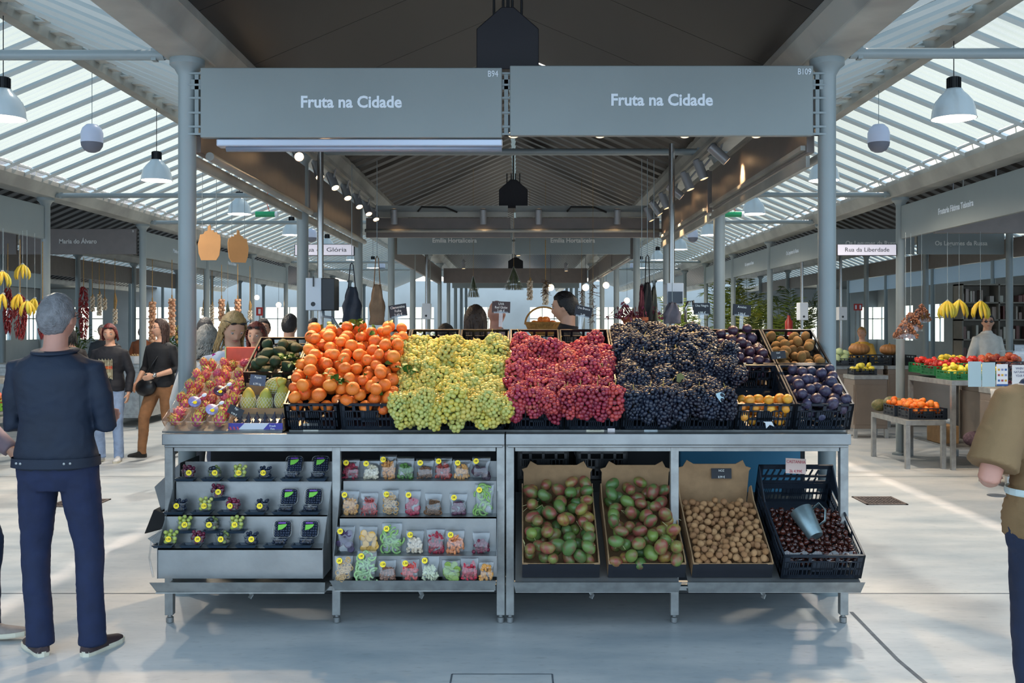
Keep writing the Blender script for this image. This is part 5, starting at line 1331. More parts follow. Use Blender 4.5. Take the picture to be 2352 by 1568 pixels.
def sph(n, m):
    vs = [(0, 0, 1)]
    for i in range(1, m):
        a = math.pi*i/m
        for k in range(n): b_ = 2*math.pi*k/n; vs.append((math.sin(a)*math.cos(b_), math.sin(a)*math.sin(b_), math.cos(a)))
    vs.append((0, 0, -1)); L = len(vs)-1
    fs = [(0, 1+k, 1+(k+1) % n) for k in range(n)]
    for i in range(m-2):
        for k in range(n): a = 1+i*n+k; b_ = 1+i*n+(k+1) % n; fs.append((a, a+n, b_+n, b_))
    fs += [(L, L-n+(k+1) % n, L-n+k) for k in range(n)]
    return vs, fs
def voxel(q, name, m, size, smooth=2, wrinkle=0, wsc=9, seed=0, colorz=None, ridge=None):
    me = bpy.data.meshes.new('t'); me.from_pydata(q.v, [], q.f)
    o = bpy.data.objects.new('t', me); COL.objects.link(o)
    md = o.modifiers.new('r', 'REMESH'); md.mode = 'VOXEL'; md.voxel_size = size
    if smooth: s_ = o.modifiers.new('s', 'SMOOTH'); s_.factor = .5; s_.iterations = smooth
    bpy.context.view_layer.update(); dg = bpy.context.evaluated_depsgraph_get()
    r = bpy.data.meshes.new_from_object(o.evaluated_get(dg)); bpy.data.objects.remove(o); bpy.data.meshes.remove(me)
    r.name = name; r.materials.clear()
    for mm_ in (m if isinstance(m, (list, tuple)) else [m]): r.materials.append(mm_)
    if wrinkle or ridge:
        nrm = [v.normal.copy() for v in r.vertices]
        for v, n_ in zip(r.vertices, nrm):
            d = 0
            if wrinkle:
                c = v.co; p = Vector((c.x*wsc+seed, c.y*wsc, c.z*wsc*1.3)); a = noise.noise(p); b_ = 1-abs(noise.noise(p*2.1+Vector((3, 7, seed))))*2
                d = wrinkle*(a*.9+b_*.45)
            if ridge: d += ridge(v.co)
            v.co += n_*d
    r.polygons.foreach_set('use_smooth', [True]*len(r.polygons))
    if colorz:
        for p in r.polygons: p.material_index = colorz(p.center)
    return r
def hand(q, wr, d, nrm, s_=1.0, curl=.6):
    d = Vector(d).normalized(); nrm = Vector(nrm); nrm = (nrm-d*nrm.dot(d)).normalized(); sd = d.cross(nrm)
    wr = Vector(wr)
    q.path([wr-d*.02, wr+d*.02*s_, wr+d*.05*s_, wr+d*.088*s_], [(.024, .018), (.034*s_, .017), (.041*s_, .015), (.038*s_, .012)], 10, up=sd)
    for i, (o_, L) in enumerate(((-.030, .066), (-.010, .074), (.010, .070), (.029, .056))):
        p = wr+d*.082*s_+sd*o_*s_; pts_ = [p-d*.02]; a = 0; dd = d
        for k in range(3):
            a += curl*(.5 if k == 0 else 1)*.8; dd = d*math.cos(a)+nrm*math.sin(a); p = p+dd*L*s_*(.45, .32, .25)[k]; pts_.append(p.copy())
        q.path(pts_, [.0095*s_, .009*s_, .0085*s_, .0065*s_], 8)
    p = wr+d*.022*s_-sd*.024*s_; t1 = (d*.75-sd*.65+nrm*.35).normalized()
    q.path([p, p+t1*.035*s_, p+t1*.035*s_+(d*.8+nrm*.5-sd*.1).normalized()*.032*s_, p+t1*.035*s_+(d*.8+nrm*.6).normalized()*.056*s_], [.013*s_, .011*s_, .0095*s_, .007*s_], 8)

def person(lab, loc, rz, H=1.72, top='#222', bottom='#222', shoes='#222', hair='#3a2a20', hairlen=0, curly=False, bald=False,
           J=None, skin=None, head=(0, 0), lean=0, sleeves='long', topz=.90, width=1.0, glasses=None, vox=.010, extras=None, topmats=None, topcol=None, ridge=None, collar=False, legs=True, wrk=.004, neckline=1.47, jeans=0.06):
    S = H/1.75; sk = skin or M_skin
    r = empty('person', loc, lab, 'person', rz=rz)
    P = dict(hipL=(-.088, 0, .92), hipR=(.088, 0, .92), kneeL=(-.10, .02, .50), kneeR=(.10, .02, .50), ankL=(-.105, -.02, .09), ankR=(.105, -.02, .09),
             footL=(-.13, .14, .0), footR=(.13, .14, .0), shL=(-.168*width, 0, 1.385), shR=(.168*width, 0, 1.385), elL=(-.25*width, -.02, 1.12), elR=(.25*width, -.02, 1.12),
             wrL=(-.26*width, .08, .88), wrR=(.26*width, .08, .88))
    if J: P.update(J)
    P = {k: Vector(v) for k, v in P.items()}
    def ln(v): v = Vector(v); k = max(0, v.z-.92); return Vector((v.x, v.y+lean*k, v.z-abs(lean)*.35*lean*k*.5 if lean else v.z))
    for k in ('shL', 'shR', 'elL', 'elR', 'wrL', 'wrR'): P[k] = ln(P[k])
    def sc(v): return Vector(v)*S
    tors = [(.84, .13, .09), (.90, .168, .115), (.97, .172, .122), (1.05, .155, .11), (1.13, .145, .105), (1.24, .158, .115), (1.34, .176, .118), (1.385, .178, .110), (1.42, .158, .096), (1.445, .125, .083), (1.465, .092, .072), (1.485, .072, .064)]
    def torso(q, inf=0.0, z0=.0, z1=9, flare=0, neck=False):
        rs = []
        for z, a, b_ in tors:
            if z < z0-.001 or z > z1: continue
            i_ = inf+(flare if z < 1.0 else 0); c = ln((0, -.005+.01*(z < 1.0), z)); k_ = (inf if z < 1.42 else inf*.6)
            rs.append([sc(c+Vector(((a*width+k_+flare*(z < 1.05))*math.copysign(abs(math.cos(t_))**.85, math.cos(t_)), (b_+k_+flare*(z < 1.05))*math.copysign(abs(math.sin(t_))**.9, math.sin(t_)), 0))) for t_ in [2*math.pi*k/28 for k in range(28)]])
        q.rings(rs)
    def limb(q, pts_, rads, inf=0, n=14):
        pp = [P[p] if isinstance(p, str) else Vector(p) for p in pts_]
        q.path([sc(p) for p in pp], [(a+inf)*S for a in rads], n)
    def mid(a, b_, t_, off=(0, 0, 0)): return P[a].lerp(P[b_], t_)+Vector(off)
    hm = Matrix.Translation(sc(ln((0, .015, 1.632)))) @ Euler((head[0], 0, head[1])).to_matrix().to_4x4() @ Matrix.Scale(S*1.02, 4)
    neckb = ln((0, -.012, 1.43))
    # skin
    q = MB(); torso(q, -.012)
    hc = hm @ Vector((0, -.015, -.06)); q.path([sc(neckb), sc(ln((0, -.008, 1.50))), hc, hm @ Vector((0, -.01, .0))], [.062*S, .056*S, .056*S, .05*S], 16)
    vs_, fs_ = sph(56, 44); q.add([hm @ headpt(*v) for v in vs_], fs_)
    for s_ in (-1, 1):
        q.ell(hm @ Vector((s_*.075, -.008, -.004)), (.010*S, .018*S, .030*S), (head[0]+.15, 0, head[1]+s_*-.3), 10, 8)
    for a in 'LR':
        limb(q, ['sh'+a, mid('sh'+a, 'el'+a, .5), 'el'+a, mid('el'+a, 'wr'+a, .35), 'wr'+a], [.050, .045, .038, .038, .026])
        d = (P['wr'+a]-P['el'+a]).normalized()
        inner = Vector((1 if a == 'L' else -1, .2, 0))
        hand(q, sc(P['wr'+a]), d, inner, S, .55)
        limb(q, ['hip'+a, mid('hip'+a, 'knee'+a, .4), 'knee'+a, mid('knee'+a, 'ank'+a, .35, (0, -.01, 0)), 'ank'+a], [.085, .075, .052, .052, .036])
    bm_ = voxel(q, 'body', sk, vox, 1); ob = bpy.data.objects.new('body', bm_); COL.objects.link(ob); ob.parent = r
    # face details
    for s_ in (-1, 1):
        e_ = MB(); e_.ell(hm @ Vector((s_*.031, .0785, .010)), .0112*S, None, 14, 10); e_.m(1); e_.ell(hm @ Vector((s_*.031, .0855, .009)), (.0062*S, .0045*S, .0062*S), None, 10, 8)
        e_.m(2); 
        e_.path([hm @ Vector((s_*(.031+.018*c_), .0862-.004*abs(c_), .0215-.004*c_*c_)) for c_ in (-1, -.5, 0, .5, 1)], .0022*S, 6)
        e_.build('eye', [M_eyew, M_iris, sk], r, smooth=True)
        b2 = MB(); b2.path([hm @ Vector((s_*(.032+.02*c_), .0905-.008*abs(c_)**2, .0345+.003*(1-c_*c_))) for c_ in (-1, -.4, .3, 1)], [.0018*S, .0032*S, .003*S, .0012*S], 6); b2.build('eyebrow', mat('brow '+hair, hair, .8), r, smooth=True)
    l_ = MB(); l_.path([hm @ Vector((.024*c_, .0905-.010*c_*c_, -.0545+.003*abs(c_))) for c_ in (-1, -.5, 0, .5, 1)], [(.001, .001), (.0035, .004), (.0042, .005), (.0035, .004), (.001, .001)], 8); l_.build('mouth', M_lip, r, smooth=True)
    # hair
    if not bald:
        hmat = bpy.data.materials.get('hair '+hair) or mat('hair '+hair, hair, .45, var=.35, scale=30, bump=.7, bscale=110)
        vs_, fs_ = sph(64, 44); keep = []; out_ = []
        def front(v): return math.atan2(v[1], abs(v[0])+1e-6)
        for v in vs_:
            f_ = front(v); lim = np.interp(f_, [-1.57, -.5, -.05, .25, .5, 1.57], [-.72, -.62, -.15, .0, .48, .60]) if not hairlen else np.interp(f_, [-1.57, -.5, .1, .3, .7, 1.57], [-.9, -.9, -.75, -.15, .52, .64])
            ed = min(1, max(0, (v[2]-lim)/.16)); p = headpt(*v); nn = Vector(v).normalized()
            amp = .011 if not hairlen else (.016 if not curly else .022)
            nz = noise.noise(Vector(v)*(5 if not curly else 7))*.004*(1 if not curly else 2)
            out_.append(hm @ (p+nn*((amp+nz)*ed**.6-.006*(1-ed)))); keep.append(v[2] > lim-.02)
        fs2 = [f for f in fs_ if all(keep[i] for i in f)]
        q = MB(); q.add(out_, fs2)
        if hairlen:
            g = random.Random(int(H*1000)+len(lab)); 
            for k in range(90 if not curly else 110):
                a = g.uniform(math.pi*.98, math.pi*2.02) if g.random() < .75 else g.choice((g.uniform(-.35, .1), g.uniform(math.pi-.1, math.pi+.35)))
                zz = g.uniform(-.1, .6); c0 = Vector((math.cos(a)*math.sqrt(1-zz*zz), math.sin(a)*math.sqrt(1-zz*zz), zz)); p = headpt(*c0)+c0*.012
                L = hairlen*g.uniform(.8, 1.05); pts_ = []; n_ = 9; sp_ = g.uniform(0, 6)
                for i in range(n_):
                    s_ = i/(n_-1); o_ = Vector((c0.x*.075*(1+.25*s_), c0.y*.09*(1+.1*s_)-.01, p.z-s_*(L+p.z*.6)))
                    w_ = (.010 if not curly else .022)*s_**.5
                    o_ = p.lerp(o_, min(1, s_*2.2)); o_.z = p.z-s_*L
                    o_ += Vector((math.sin(sp_+s_*(3 if not curly else 16))*w_, math.cos(sp_*1.3+s_*(3 if not curly else 15))*w_, 0)); pts_.append(hm @ o_)
                q.path(pts_, [(.010 if not curly else .009)*S*(1-.55*(i/(n_-1))**2) for i in range(n_)], 6)
        q.build('hair', hmat, r, smooth=True)
    # trousers
    if legs:
        q = MB()
        rs = []
        for z, a, b_ in ((.80, .15, .10), (.86, .175, .12), (.93, .182, .128), (1.0, .172, .122), (1.04, .162, .116)):
            rs.append([sc((a*width*math.cos(t_), b_*math.sin(t_), z)) for t_ in [2*math.pi*k/24 for k in range(24)]])
        q.rings(rs)
        for a in 'LR':
            limb(q, ['hip'+a, mid('hip'+a, 'knee'+a, .45), 'knee'+a, mid('knee'+a, 'ank'+a, .4, (0, -.01, 0)), P['ank'+a]+Vector((0, 0, .01)), P['ank'+a]-Vector((0, 0, .045))], [.100, .088, .068, .062, jeans, jeans+.003], 0, 18)
        me = voxel(q, 'trousers', mat('trouser '+bottom, bottom, .8, var=.2, scale=14, bump=.12, bscale=200), max(.009, vox), 2, wrinkle=.004, wsc=11, seed=H*7)
        o = bpy.data.objects.new('trousers', me); COL.objects.link(o); o.parent = r
        ms_ = bpy.data.materials.get('shoe '+shoes) or mat('shoe '+shoes, shoes, .6, var=.15, scale=30)
        for a in 'LR':
            f_ = P['foot'+a]; ak = P['ank'+a]; d = Vector((f_.x-ak.x, f_.y-ak.y, 0)).normalized(); sd = Vector((d.y, -d.x, 0)); h0 = ak.z-.09; heel = Vector((ak.x, ak.y, h0))-d*.065
            pit = (f_.z-h0)
            def spt(u, sdo, z): return sc(heel+d*u+sd*sdo+Vector((0, 0, z+pit*max(0, u-.08)/.2)))
            out_ = [(0, 0), (.01, .026), (.05, .034), (.12, .034), (.18, .044), (.23, .042), (.27, .024), (.28, 0)]
            pl = [(u, s_) for u, s_ in out_]+[(u, -s_) for u, s_ in reversed(out_[1:-1])]
            q = MB(); q.rings([[spt(u, s_*k, z) for u, s_ in pl] for k, z in ((.96, 0), (1.03, .008), (1.0, .026))]); so_ = q
            up = MB(); rs = []
            for u, w_, h_ in ((.004, .022, .055), (.02, .032, .085), (.06, .036, .10), (.10, .036, .088), (.15, .038, .066), (.20, .042, .054), (.25, .033, .044), (.275, .012, .032)):
                rs.append([spt(u, w_*math.cos(t_), .02+(h_-.02)*max(0, math.sin(t_))**.75) for t_ in [math.pi*k/10 for k in range(11)]])
            up.rings(rs, cap=False, closed=False); up.add(rs[0], [tuple(range(11))]); up.add(rs[-1], [tuple(range(11))])
            o = up.build('shoe', ms_, r, smooth=True); so_.build('sole', M_sole if shoes != '#111214' else M_rubber, o)
    # top garment
    q = MB(); torso(q, .014, topz-.001 if topz > .84 else .84, 1.475, 0)
    if topz < .9: pass
    rsn = [.062, .058, .052, .050, .046] if sleeves == 'long' else [.066, .068, .070]
    for a in 'LR':
        shp = P['sh'+a]-Vector((math.copysign(.075, P['sh'+a].x), 0, -.012))
        if sleeves == 'long': limb(q, [shp, P['sh'+a], mid('sh'+a, 'el'+a, .5), 'el'+a, mid('el'+a, 'wr'+a, .5), mid('el'+a, 'wr'+a, .95)], [.052, .062, .060, .052, .048, .042], .002, 16)
        elif sleeves == 'three': limb(q, [shp, P['sh'+a], mid('sh'+a, 'el'+a, .5), 'el'+a, mid('el'+a, 'wr'+a, .3)], [.05, .058, .054, .048, .046], .002, 16)
        else: limb(q, [shp, P['sh'+a], mid('sh'+a, 'el'+a, .45), mid('sh'+a, 'el'+a, .85)], [.055, .066, .078, .088], 0, 18)
    if collar: 
        c0 = ln((0, -.01, 1.45)); c1 = ln((0, -.02, 1.50)); q.path([sc(c0), sc(c1)], [.085*S, .074*S], 20)
    me = voxel(q, 'top', topmats or mat('top '+top, top, .75, var=.15, scale=10, bump=.1, bscale=220), max(.009, vox), 3, wrinkle=wrk, wsc=8, seed=H*3, colorz=topcol, ridge=ridge)
    o = bpy.data.objects.new('top', me); COL.objects.link(o); o.parent = r
    # glasses
    if glasses:
        q = MB(); zz, yy, xx = (.008, .100, .034) if glasses in ('on', 'clear') else (.085, .082, .034)
        for s_ in (-1, 1):
            c = hm @ Vector((s_*xx, yy, zz))
            if glasses == 'clear': q.path([hm @ Vector((s_*xx+.021*math.cos(t_), yy, zz+.015*math.sin(t_))) for t_ in [k*math.pi/6 for k in range(13)]], .0016*S, 5)
            else: q.ell(c, (.023*S, .004*S, .017*S), (head[0]+(0 if glasses == 'on' else -.5), 0, head[1]), 12, 8)
            q.path([hm @ Vector((s_*(xx+.02), yy-.002, zz+.006)), hm @ Vector((s_*.079, yy-.03, zz+.006)), hm @ Vector((s_*.082, .0 if glasses != 'top' else -.01, zz+.0 if glasses != 'top' else zz-.03))], .0022*S, 5)
        q.path([hm @ Vector((-.012, yy+.002, zz+.004)), hm @ Vector((.012, yy+.002, zz+.004))], .002*S, 5)
        q.build('glasses', M_gl, r, smooth=True)
    if extras: extras(r, P, sc, hm, S, ln)
    return r
PI = math.pi
# man in navy, from behind, arms folded
def ex_man(r, P, sc, hm, S, ln):
    mj = bpy.data.materials['jacket navy']
    q = MB(); rs = []
    for z, a, b_ in ((.915, .208, .150), (.96, .205, .148)):
        rs.append([sc((a*math.copysign(abs(math.cos(t_))**.85, math.cos(t_)), b_*math.copysign(abs(math.sin(t_))**.9, math.sin(t_)), z)) for t_ in [2*PI*k/40 for k in range(40)]])
    q.rings(rs, cap=False); o = q.build('hem_band', mj, r, smooth=True)
    for x in (-.135, -.11, .10, .125):
        MB().lathe([(.001, 0), (.006, 0), (.006, .002), (.001, .003)], 10, Matrix.Translation(sc((x, -.150*math.sqrt(max(0, 1-(x/.22)**2))-.004, .94))) @ Matrix.Rotation(R(90), 4, 'X')).build('button', M_steel, o)
    q = MB(); q.path([sc(ln((.088*math.cos(t_), -.012+.082*math.sin(t_), 1.475+.012*math.sin(t_)))) for t_ in [R(-225)+R(270)*k/14 for k in range(15)]], [(.010*S, .026*S)]*15, 8, up=(0, 0, 1)); 
    q.build('collar', mj, r, smooth=True)
M_nav = mat('jacket navy', '#091c33', .7, var=.25, scale=6, bump=.15, bscale=160)
person('grey haired man seen from behind in navy jacket and jeans, arms folded', (-2.315, 5.02, 0), 0, 1.79, bottom='#101f42', shoes='#3b2a2c', hair='#77777b', head=(.10, -.25), skin=M_skin2,
       J=dict(hipL=(-.085, 0, .92), hipR=(.10, 0, .92), kneeL=(-.11, .02, .50), kneeR=(.155, .02, .50), ankL=(-.065, -.03, .09), ankR=(.185, -.02, .09), footL=(-.17, .09, 0), footR=(.235, .14, 0),
              shL=(-.178, 0, 1.385), shR=(.178, 0, 1.385), elL=(-.232, .03, 1.12), elR=(.232, .03, 1.12), wrL=(.06, .24, 1.13), wrR=(-.06, .22, 1.17)),
       topmats=M_nav, topz=.90, width=1.06, glasses='clear', vox=.0075, extras=ex_man, wrk=.006, jeans=.063)
# man with the vest at the right edge
M_v = [mat('vest blue', '#0f2d50', .5, var=.2, scale=9, bump=.1), mat('vest rose', '#8c4a5c', .55), mat('vest taupe', '#86705f', .55, var=.12), mat('shirt mustard', '#7e6443', .85, var=.1, bump=.2, bscale=300)]
def vcol(c):
    if abs(c.x) > .165: return 3
    return 0 if c.z > 1.285 else (1 if c.z > 1.225 else (2 if c.z > .85 else 3))
def vridge(c):
    return 0 if abs(c.x) > .19 or c.z < .86 else -.007*math.exp(-(((c.z*22) % 1-.5)/.13)**2)+.004*math.sin(((c.z*22) % 1)*PI)
def ex_vest(r, P, sc, hm, S, ln):
    q = MB()
    q.path([sc((-.15, -.145, 1.05)), sc((-.185, -.155, 1.0)), sc((-.19, -.16, .85)), sc((-.165, -.16, .68))], [(.020, .002)]*4, 6, up=(1, 0, 0)); q.path([sc((-.15, -.150, 1.05)), sc((-.12, -.162, 1.0)), sc((-.07, -.168, .975)), sc((-.03, -.168, 1.0)), sc((-.02, -.165, 1.05))], [(.014, .002)]*5, 6, up=(0, 0, 1))
    q.path([sc((.195*math.cos(t_), .155*math.sin(t_), 1.055)) for t_ in [2*PI*k/30 for k in range(31)]], [(.012, .003)]*31, 6, up=(0, 0, 1))
    q.build('apron_strings', mat('apron string', '#bfd0d0', .7, bump=.1), r)
person('man at the right edge in mustard shirt and quilted vest with apron strings', (1.93, 3.55, 0), R(4), 1.74, bottom='#14233f', shoes='#2a2320', hair='#3c3430', skin=M_skin2, sleeves='short',
       J=dict(elL=(-.30, -.05, 1.11), wrL=(-.15, .20, 1.08), elR=(.27, -.03, 1.09), wrR=(.12, .20, 1.04), shL=(-.19, 0, 1.375), shR=(.19, 0, 1.375)), topmats=M_v, topcol=vcol, ridge=vridge, topz=.84, width=1.12, vox=.008, extras=ex_vest, wrk=.004)
# passer-by cut by the left edge
person('person in a pinkish grey jacket and jeans walking in from the left edge, beige trainers', (-2.90, 5.12, 0), R(-90), 1.70, top='#8d7c84', bottom='#13294a', shoes='#8d8078', hair='#4a3b30',
       J=dict(kneeL=(-.09, .16, .53), ankL=(-.09, .15, .10), footL=(-.09, .40, .03), kneeR=(.10, .0, .50), ankR=(.10, -.20, .14), footR=(.10, -.03, .02), elL=(-.24, .06, 1.12), wrL=(-.2, .22, 1.0)), vox=.009, topz=.84)
def ex_hood(r, P, sc, hm, S, ln):
    q = MB(); q.path([sc((.085*math.cos(t_), -.02+.075*math.sin(t_), 1.46-.02*math.sin(t_))) for t_ in [2*PI*k/20 for k in range(21)]], .03*S, 8); q.ell(sc((0, -.11, 1.43)), (.10, .05, .08)); q.build('hood', bpy.data.materials['top #15161f'], r, smooth=True)
    q = MB()
    for k in range(9): x = -.085+k*.02; q.add([sc((x-.009, .150, 1.05+.02*(k % 3))), sc((x+.009, .150, 1.06)), sc((x+.007, .152, 1.32-.02*(k % 2))), sc((x-.005, .152, 1.30))], [(0, 1, 2, 3)])
    q.build('chest_print', mat('print cream', '#b9b79a', .8, tint='#8a7a5c', scale=20), r)
    q = MB()
    for k in range(7): x = -.08+k*.026; q.add([sc((x-.011, .154, 1.19)), sc((x+.011, .154, 1.18)), sc((x+.010, .154, 1.22)), sc((x-.009, .154, 1.225))], [(0, 1, 2, 3)])
    q.build('print_band', mat('print orange', '#d0702c', .8, tint='#a22a2a', scale=30), r)
person('red haired woman in a black hoodie and light jeans facing the camera, left aisle', (-4.93, 12.1, 0), R(180), 1.66, top='#15161f', bottom='#8fa3c2', shoes='#cfcfcf', hair='#6b1f1c', hairlen=.10, glasses='top', head=(-.25, .2), extras=ex_hood,
       J=dict(kneeR=(.10, .12, .50), ankR=(.11, .02, .10)), width=1.02, wrk=.007)
def ex_bag(r, P, sc, hm, S, ln):
    q = MB(); q.ell(sc((.10, .16, .90)), (.15, .07, .11), (0, .15, 0), 16, 10); q.path([sc((.16, .14, .98)), sc((.0, .16, 1.2)), sc((-.12, .06, 1.44)), sc((-.10, -.1, 1.40))], [(.012, .004)]*4, 6); q.build('shoulder_bag', mat('bag black', '#101115', .4), r, smooth=True)
    MB().cyl(P['wrL']*S-Vector((0, .012, 0)), P['wrL']*S+Vector((0, .02, .02)), .033, 14).build('watch', M_chrome, r, smooth=True)
person('brown haired woman in black sweater and tan trousers walking in the left aisle', (-4.42, 12.4, 0), R(160), 1.72, top='#101218', bottom='#8a5f3c', shoes='#111214', hair='#3c2620', hairlen=.26, glasses='clear', sleeves='three', head=(.05, -.5), extras=ex_bag,
       J=dict(kneeR=(.10, .20, .52), ankR=(.11, .22, .12), footR=(.13, .40, .06), kneeL=(-.09, .0, .50), ankL=(-.08, -.22, .15), footL=(-.09, -.05, .02), elR=(.26, -.02, 1.14), wrR=(.26, .14, .95), elL=(-.25, -.02, 1.13), wrL=(-.08, .22, 1.05)), jeans=.05)
def ex_strap(r, P, sc, hm, S, ln):
    q = MB(); q.path([sc(ln((.13, .10, 1.30))), sc(ln((.125, .03, 1.445))), sc(ln((.10, -.10, 1.38)))], [(.022, .004)]*3, 6, up=(1, 0, 0)); q.build('strap', mat('pink strap', '#c81f8a', .6), r)
person('blonde woman looking down behind the dragon fruit, white top with pink strap', (-2.10, 7.35, 0), R(200), 1.74, top='#c5ccdc', bottom='#3a4256', shoes='#8a8a8a', hair='#b0905c', hairlen=.24, glasses='top', head=(-.55, .25), lean=.18, extras=ex_strap)
person('curly red haired woman with light sunglasses on her head standing behind the blonde woman', (-2.35, 9.0, 0), R(178), 1.66, top='#c9c2bc', bottom='#39404c', shoes='#555555', hair='#6a2a1c', hairlen=.26, curly=True, glasses='top', head=(-.12, 0))
person('grey haired man from behind left of the blonde woman', (-3.25, 10.4, 0), R(20), 1.72, top='#3a4250', bottom='#333843', shoes='#222222', hair='#4a4646', vox=.012)
person('elderly woman with wavy grey hair from behind beside the front left column', (-2.47, 7.95, 0), R(10), 1.63, top='#b8b7b4', bottom='#41444c', shoes='#444444', hair='#96928a', hairlen=.18, curly=True, vox=.012)
person('dark haired man from behind in a charcoal jacket left of the second column', (-2.42, 10.6, 0), R(-10), 1.76, top='#2b3037', bottom='#20242c', shoes='#222222', hair='#1c1a1c', vox=.012)
person('man in a pale pink shirt behind the curly haired woman', (-2.95, 11.6, 0), R(190), 1.72, top='#c9a9a9', bottom='#3b4048', shoes='#222222', hair='#2a2220', vox=.012)
person('dark haired man whose face shows between the column and the steel pole', (-2.28, 11.2, 0), R(185), 1.72, top='#39414c', bottom='#2b2f38', shoes='#222222', hair='#1d1b1c', vox=.012)
# inside the stall
person('person with black hair behind the rear crates, leftmost in the stall', (-.62, 8.9, 0), R(170), 1.66, top='#2a2c33', bottom='#25262b', shoes='#222222', hair='#0f0f14', head=(-.7, 0), lean=.1, vox=.012)
person('brown haired woman from behind inside the stall', (-.355, 8.3, 0), R(-5), 1.80, top='#5b1d20', bottom='#25262b', shoes='#222222', hair='#3b2a20', hairlen=.22, vox=.012)
person('balding man in a striped shirt from behind inside the stall', (-.21, 9.6, 0), R(-20), 1.88, top='#8f8894', bottom='#25262b', shoes='#222222', hair='#8a6a50', bald=True, skin=M_skin2, vox=.012, collar=True)
person('dark haired seller in black seen in profile behind the white grape slate', (.41, 8.4, 0), R(75), 1.92, top='#101015', bottom='#15151a', shoes='#222222', hair='#0c0b0e', head=(-.15, 0), vox=.010, collar=True)
# right side
person('man in a white shirt with dark sunglasses behind the right fruit counter', (6.98, 14.9, 0), R(190), 1.82, top='#d3d2cc', bottom='#15161a', shoes='#222222', hair='#1a1614', glasses='on', head=(0, -.5), vox=.010, collar=True)
person('blonde woman in a yellow top far behind the pumpkins on the right', (6.25, 18.2, 0), R(140), 1.62, top='#c79b3c', bottom='#333333', shoes='#222222', hair='#b8894a', vox=.012)
person('person in black behind the right fruit counter, near the right edge', (8.35, 15.6, 0), R(200), 1.66, top='#16161b', bottom='#222222', shoes='#222222', hair='#2b211c', vox=.012)
# left background
person('old man with white hair behind the left stalls', (-7.3, 17.6, 0), R(180), 1.66, top='#3a3f46', bottom='#222222', shoes='#222222', hair='#c9c6c0', vox=.012)
person('person with dark hair partly hidden by the man in navy', (-6.35, 14.2, 0), R(30), 1.60, top='#1f1a1c', bottom='#222222', shoes='#222222', hair='#181416', hairlen=.15, vox=.012)
person('bald person in an orange brown top far behind the red haired woman', (-7.7, 20.5, 0), R(0), 1.62, top='#a8623c', bottom='#222222', shoes='#222222', hair='#6a3c28', vox=.012)

# ------------------------------------------------------------------ things hanging and standing inside the stall
def bagshape(name, px, py0, py1, Z, w, col_, lab, strap=True, sway=0, th=.05):
    p0 = at(px, py0, Z); p1 = at(px, py1, Z); h = (p0.z-p1.z); r = empty(name, p0, lab, 'bag' if 'bag' in name else 'apron')
    m = mat(name+col_, col_, .85, var=.25, scale=12, bump=.15, bscale=150); q = MB(); rs = []
    top = .42 if strap else .06
    for i in range(14):
        s_ = i/13; z = -h*(top+(1-top)*s_); ww = w/2*(.45+.75*min(1, s_*1.6) if s_ < .6 else 1.0+.05*s_); ring = []
        for k in range(22):
            a = 2*PI*k/22; ring.append(Vector((ww*math.cos(a)+sway*s_+.006*math.sin(5*a+i), th/2*math.sin(a)*(1 if s_ < .9 else .5)+.010*math.sin(4*a+s_*3), z+.006*math.sin(3*a))))
        rs.append(ring)
    q.rings(rs); q.build('cloth', m, r, smooth=True)
    q = MB(); q.path([(-w*.22, 0, -h*top-.02), (-.012, 0, -.02), (0, 0, 0), (.012, 0, -.02), (w*.22, 0, -h*top-.02)], [(.014, .004)]*5, 6, up=(0, 1, 0)); q.build('strap', m, r)
    q = MB(); q.cyl((0, 0, 0), (0, 0, max(.05, 3.02-p0.z)), .003, 5); q.build('cord', M_col, r)
    return r
bagshape('cloth_bag', 808, 603, 738, 8.6, .15, '#39414f', 'dark blue grey cloth bag hanging beside the white faced box')
bagshape('hanging_apron', 866, 588, 745, 8.4, .12, '#9a7a5e', 'beige apron hanging on a knotted cord left of the oranges slate')
bagshape('hanging_apron', 1487, 585, 738, 8.3, .085, '#2c2a28', 'dark narrow apron hanging left of the white box pole')
bagshape('hanging_apron', 1502, 655, 738, 8.35, .05, '#5b5a4c', 'olive cloth hanging next to the dark narrow apron', strap=False)
bagshape('printed_bag', 1474, 652, 738, 8.3, .04, '#7c3a3e', 'narrow dark red and yellow printed bag left of the aprons', strap=False)
bagshape('hand_towel', 1544, 693, 742, 8.0, .13, '#6e6870', 'grey brown towel draped below the white box', strap=False)
q = MB(); p = at(1575, 740, 8.3); q.path([p, p+Vector((0, 0, .12)), p+Vector((.02, 0, .17)), p+Vector((.06, 0, .18)), p+Vector((.07, 0, .1))], .012, 10); tag(q.build('tap', M_chrome, smooth=True), 'curved steel spray tap right of the towel', 'tap')
# rear serving counters inside the stall (hidden feet, tops just under eye level)
for x0, x1, y0, z, nm in ((-1.7, -.9, 8.9, 1.45, 'left'), (.0, .75, 9.05, 1.55, 'centre'), (.85, 1.75, 8.2, 1.58, 'right')):
    r = empty('serving_counter', (x0, y0, 0), 'steel serving counter inside the stall behind the crates, %s one' % nm, 'counter')
    MB().bb(0, x1-x0, 0, .4, z-.04, z).build('top', M_steel, r); MB().bb(.02, x1-x0-.02, .02, .38, 0, z-.04).build('cabinet', M_steel2, r)
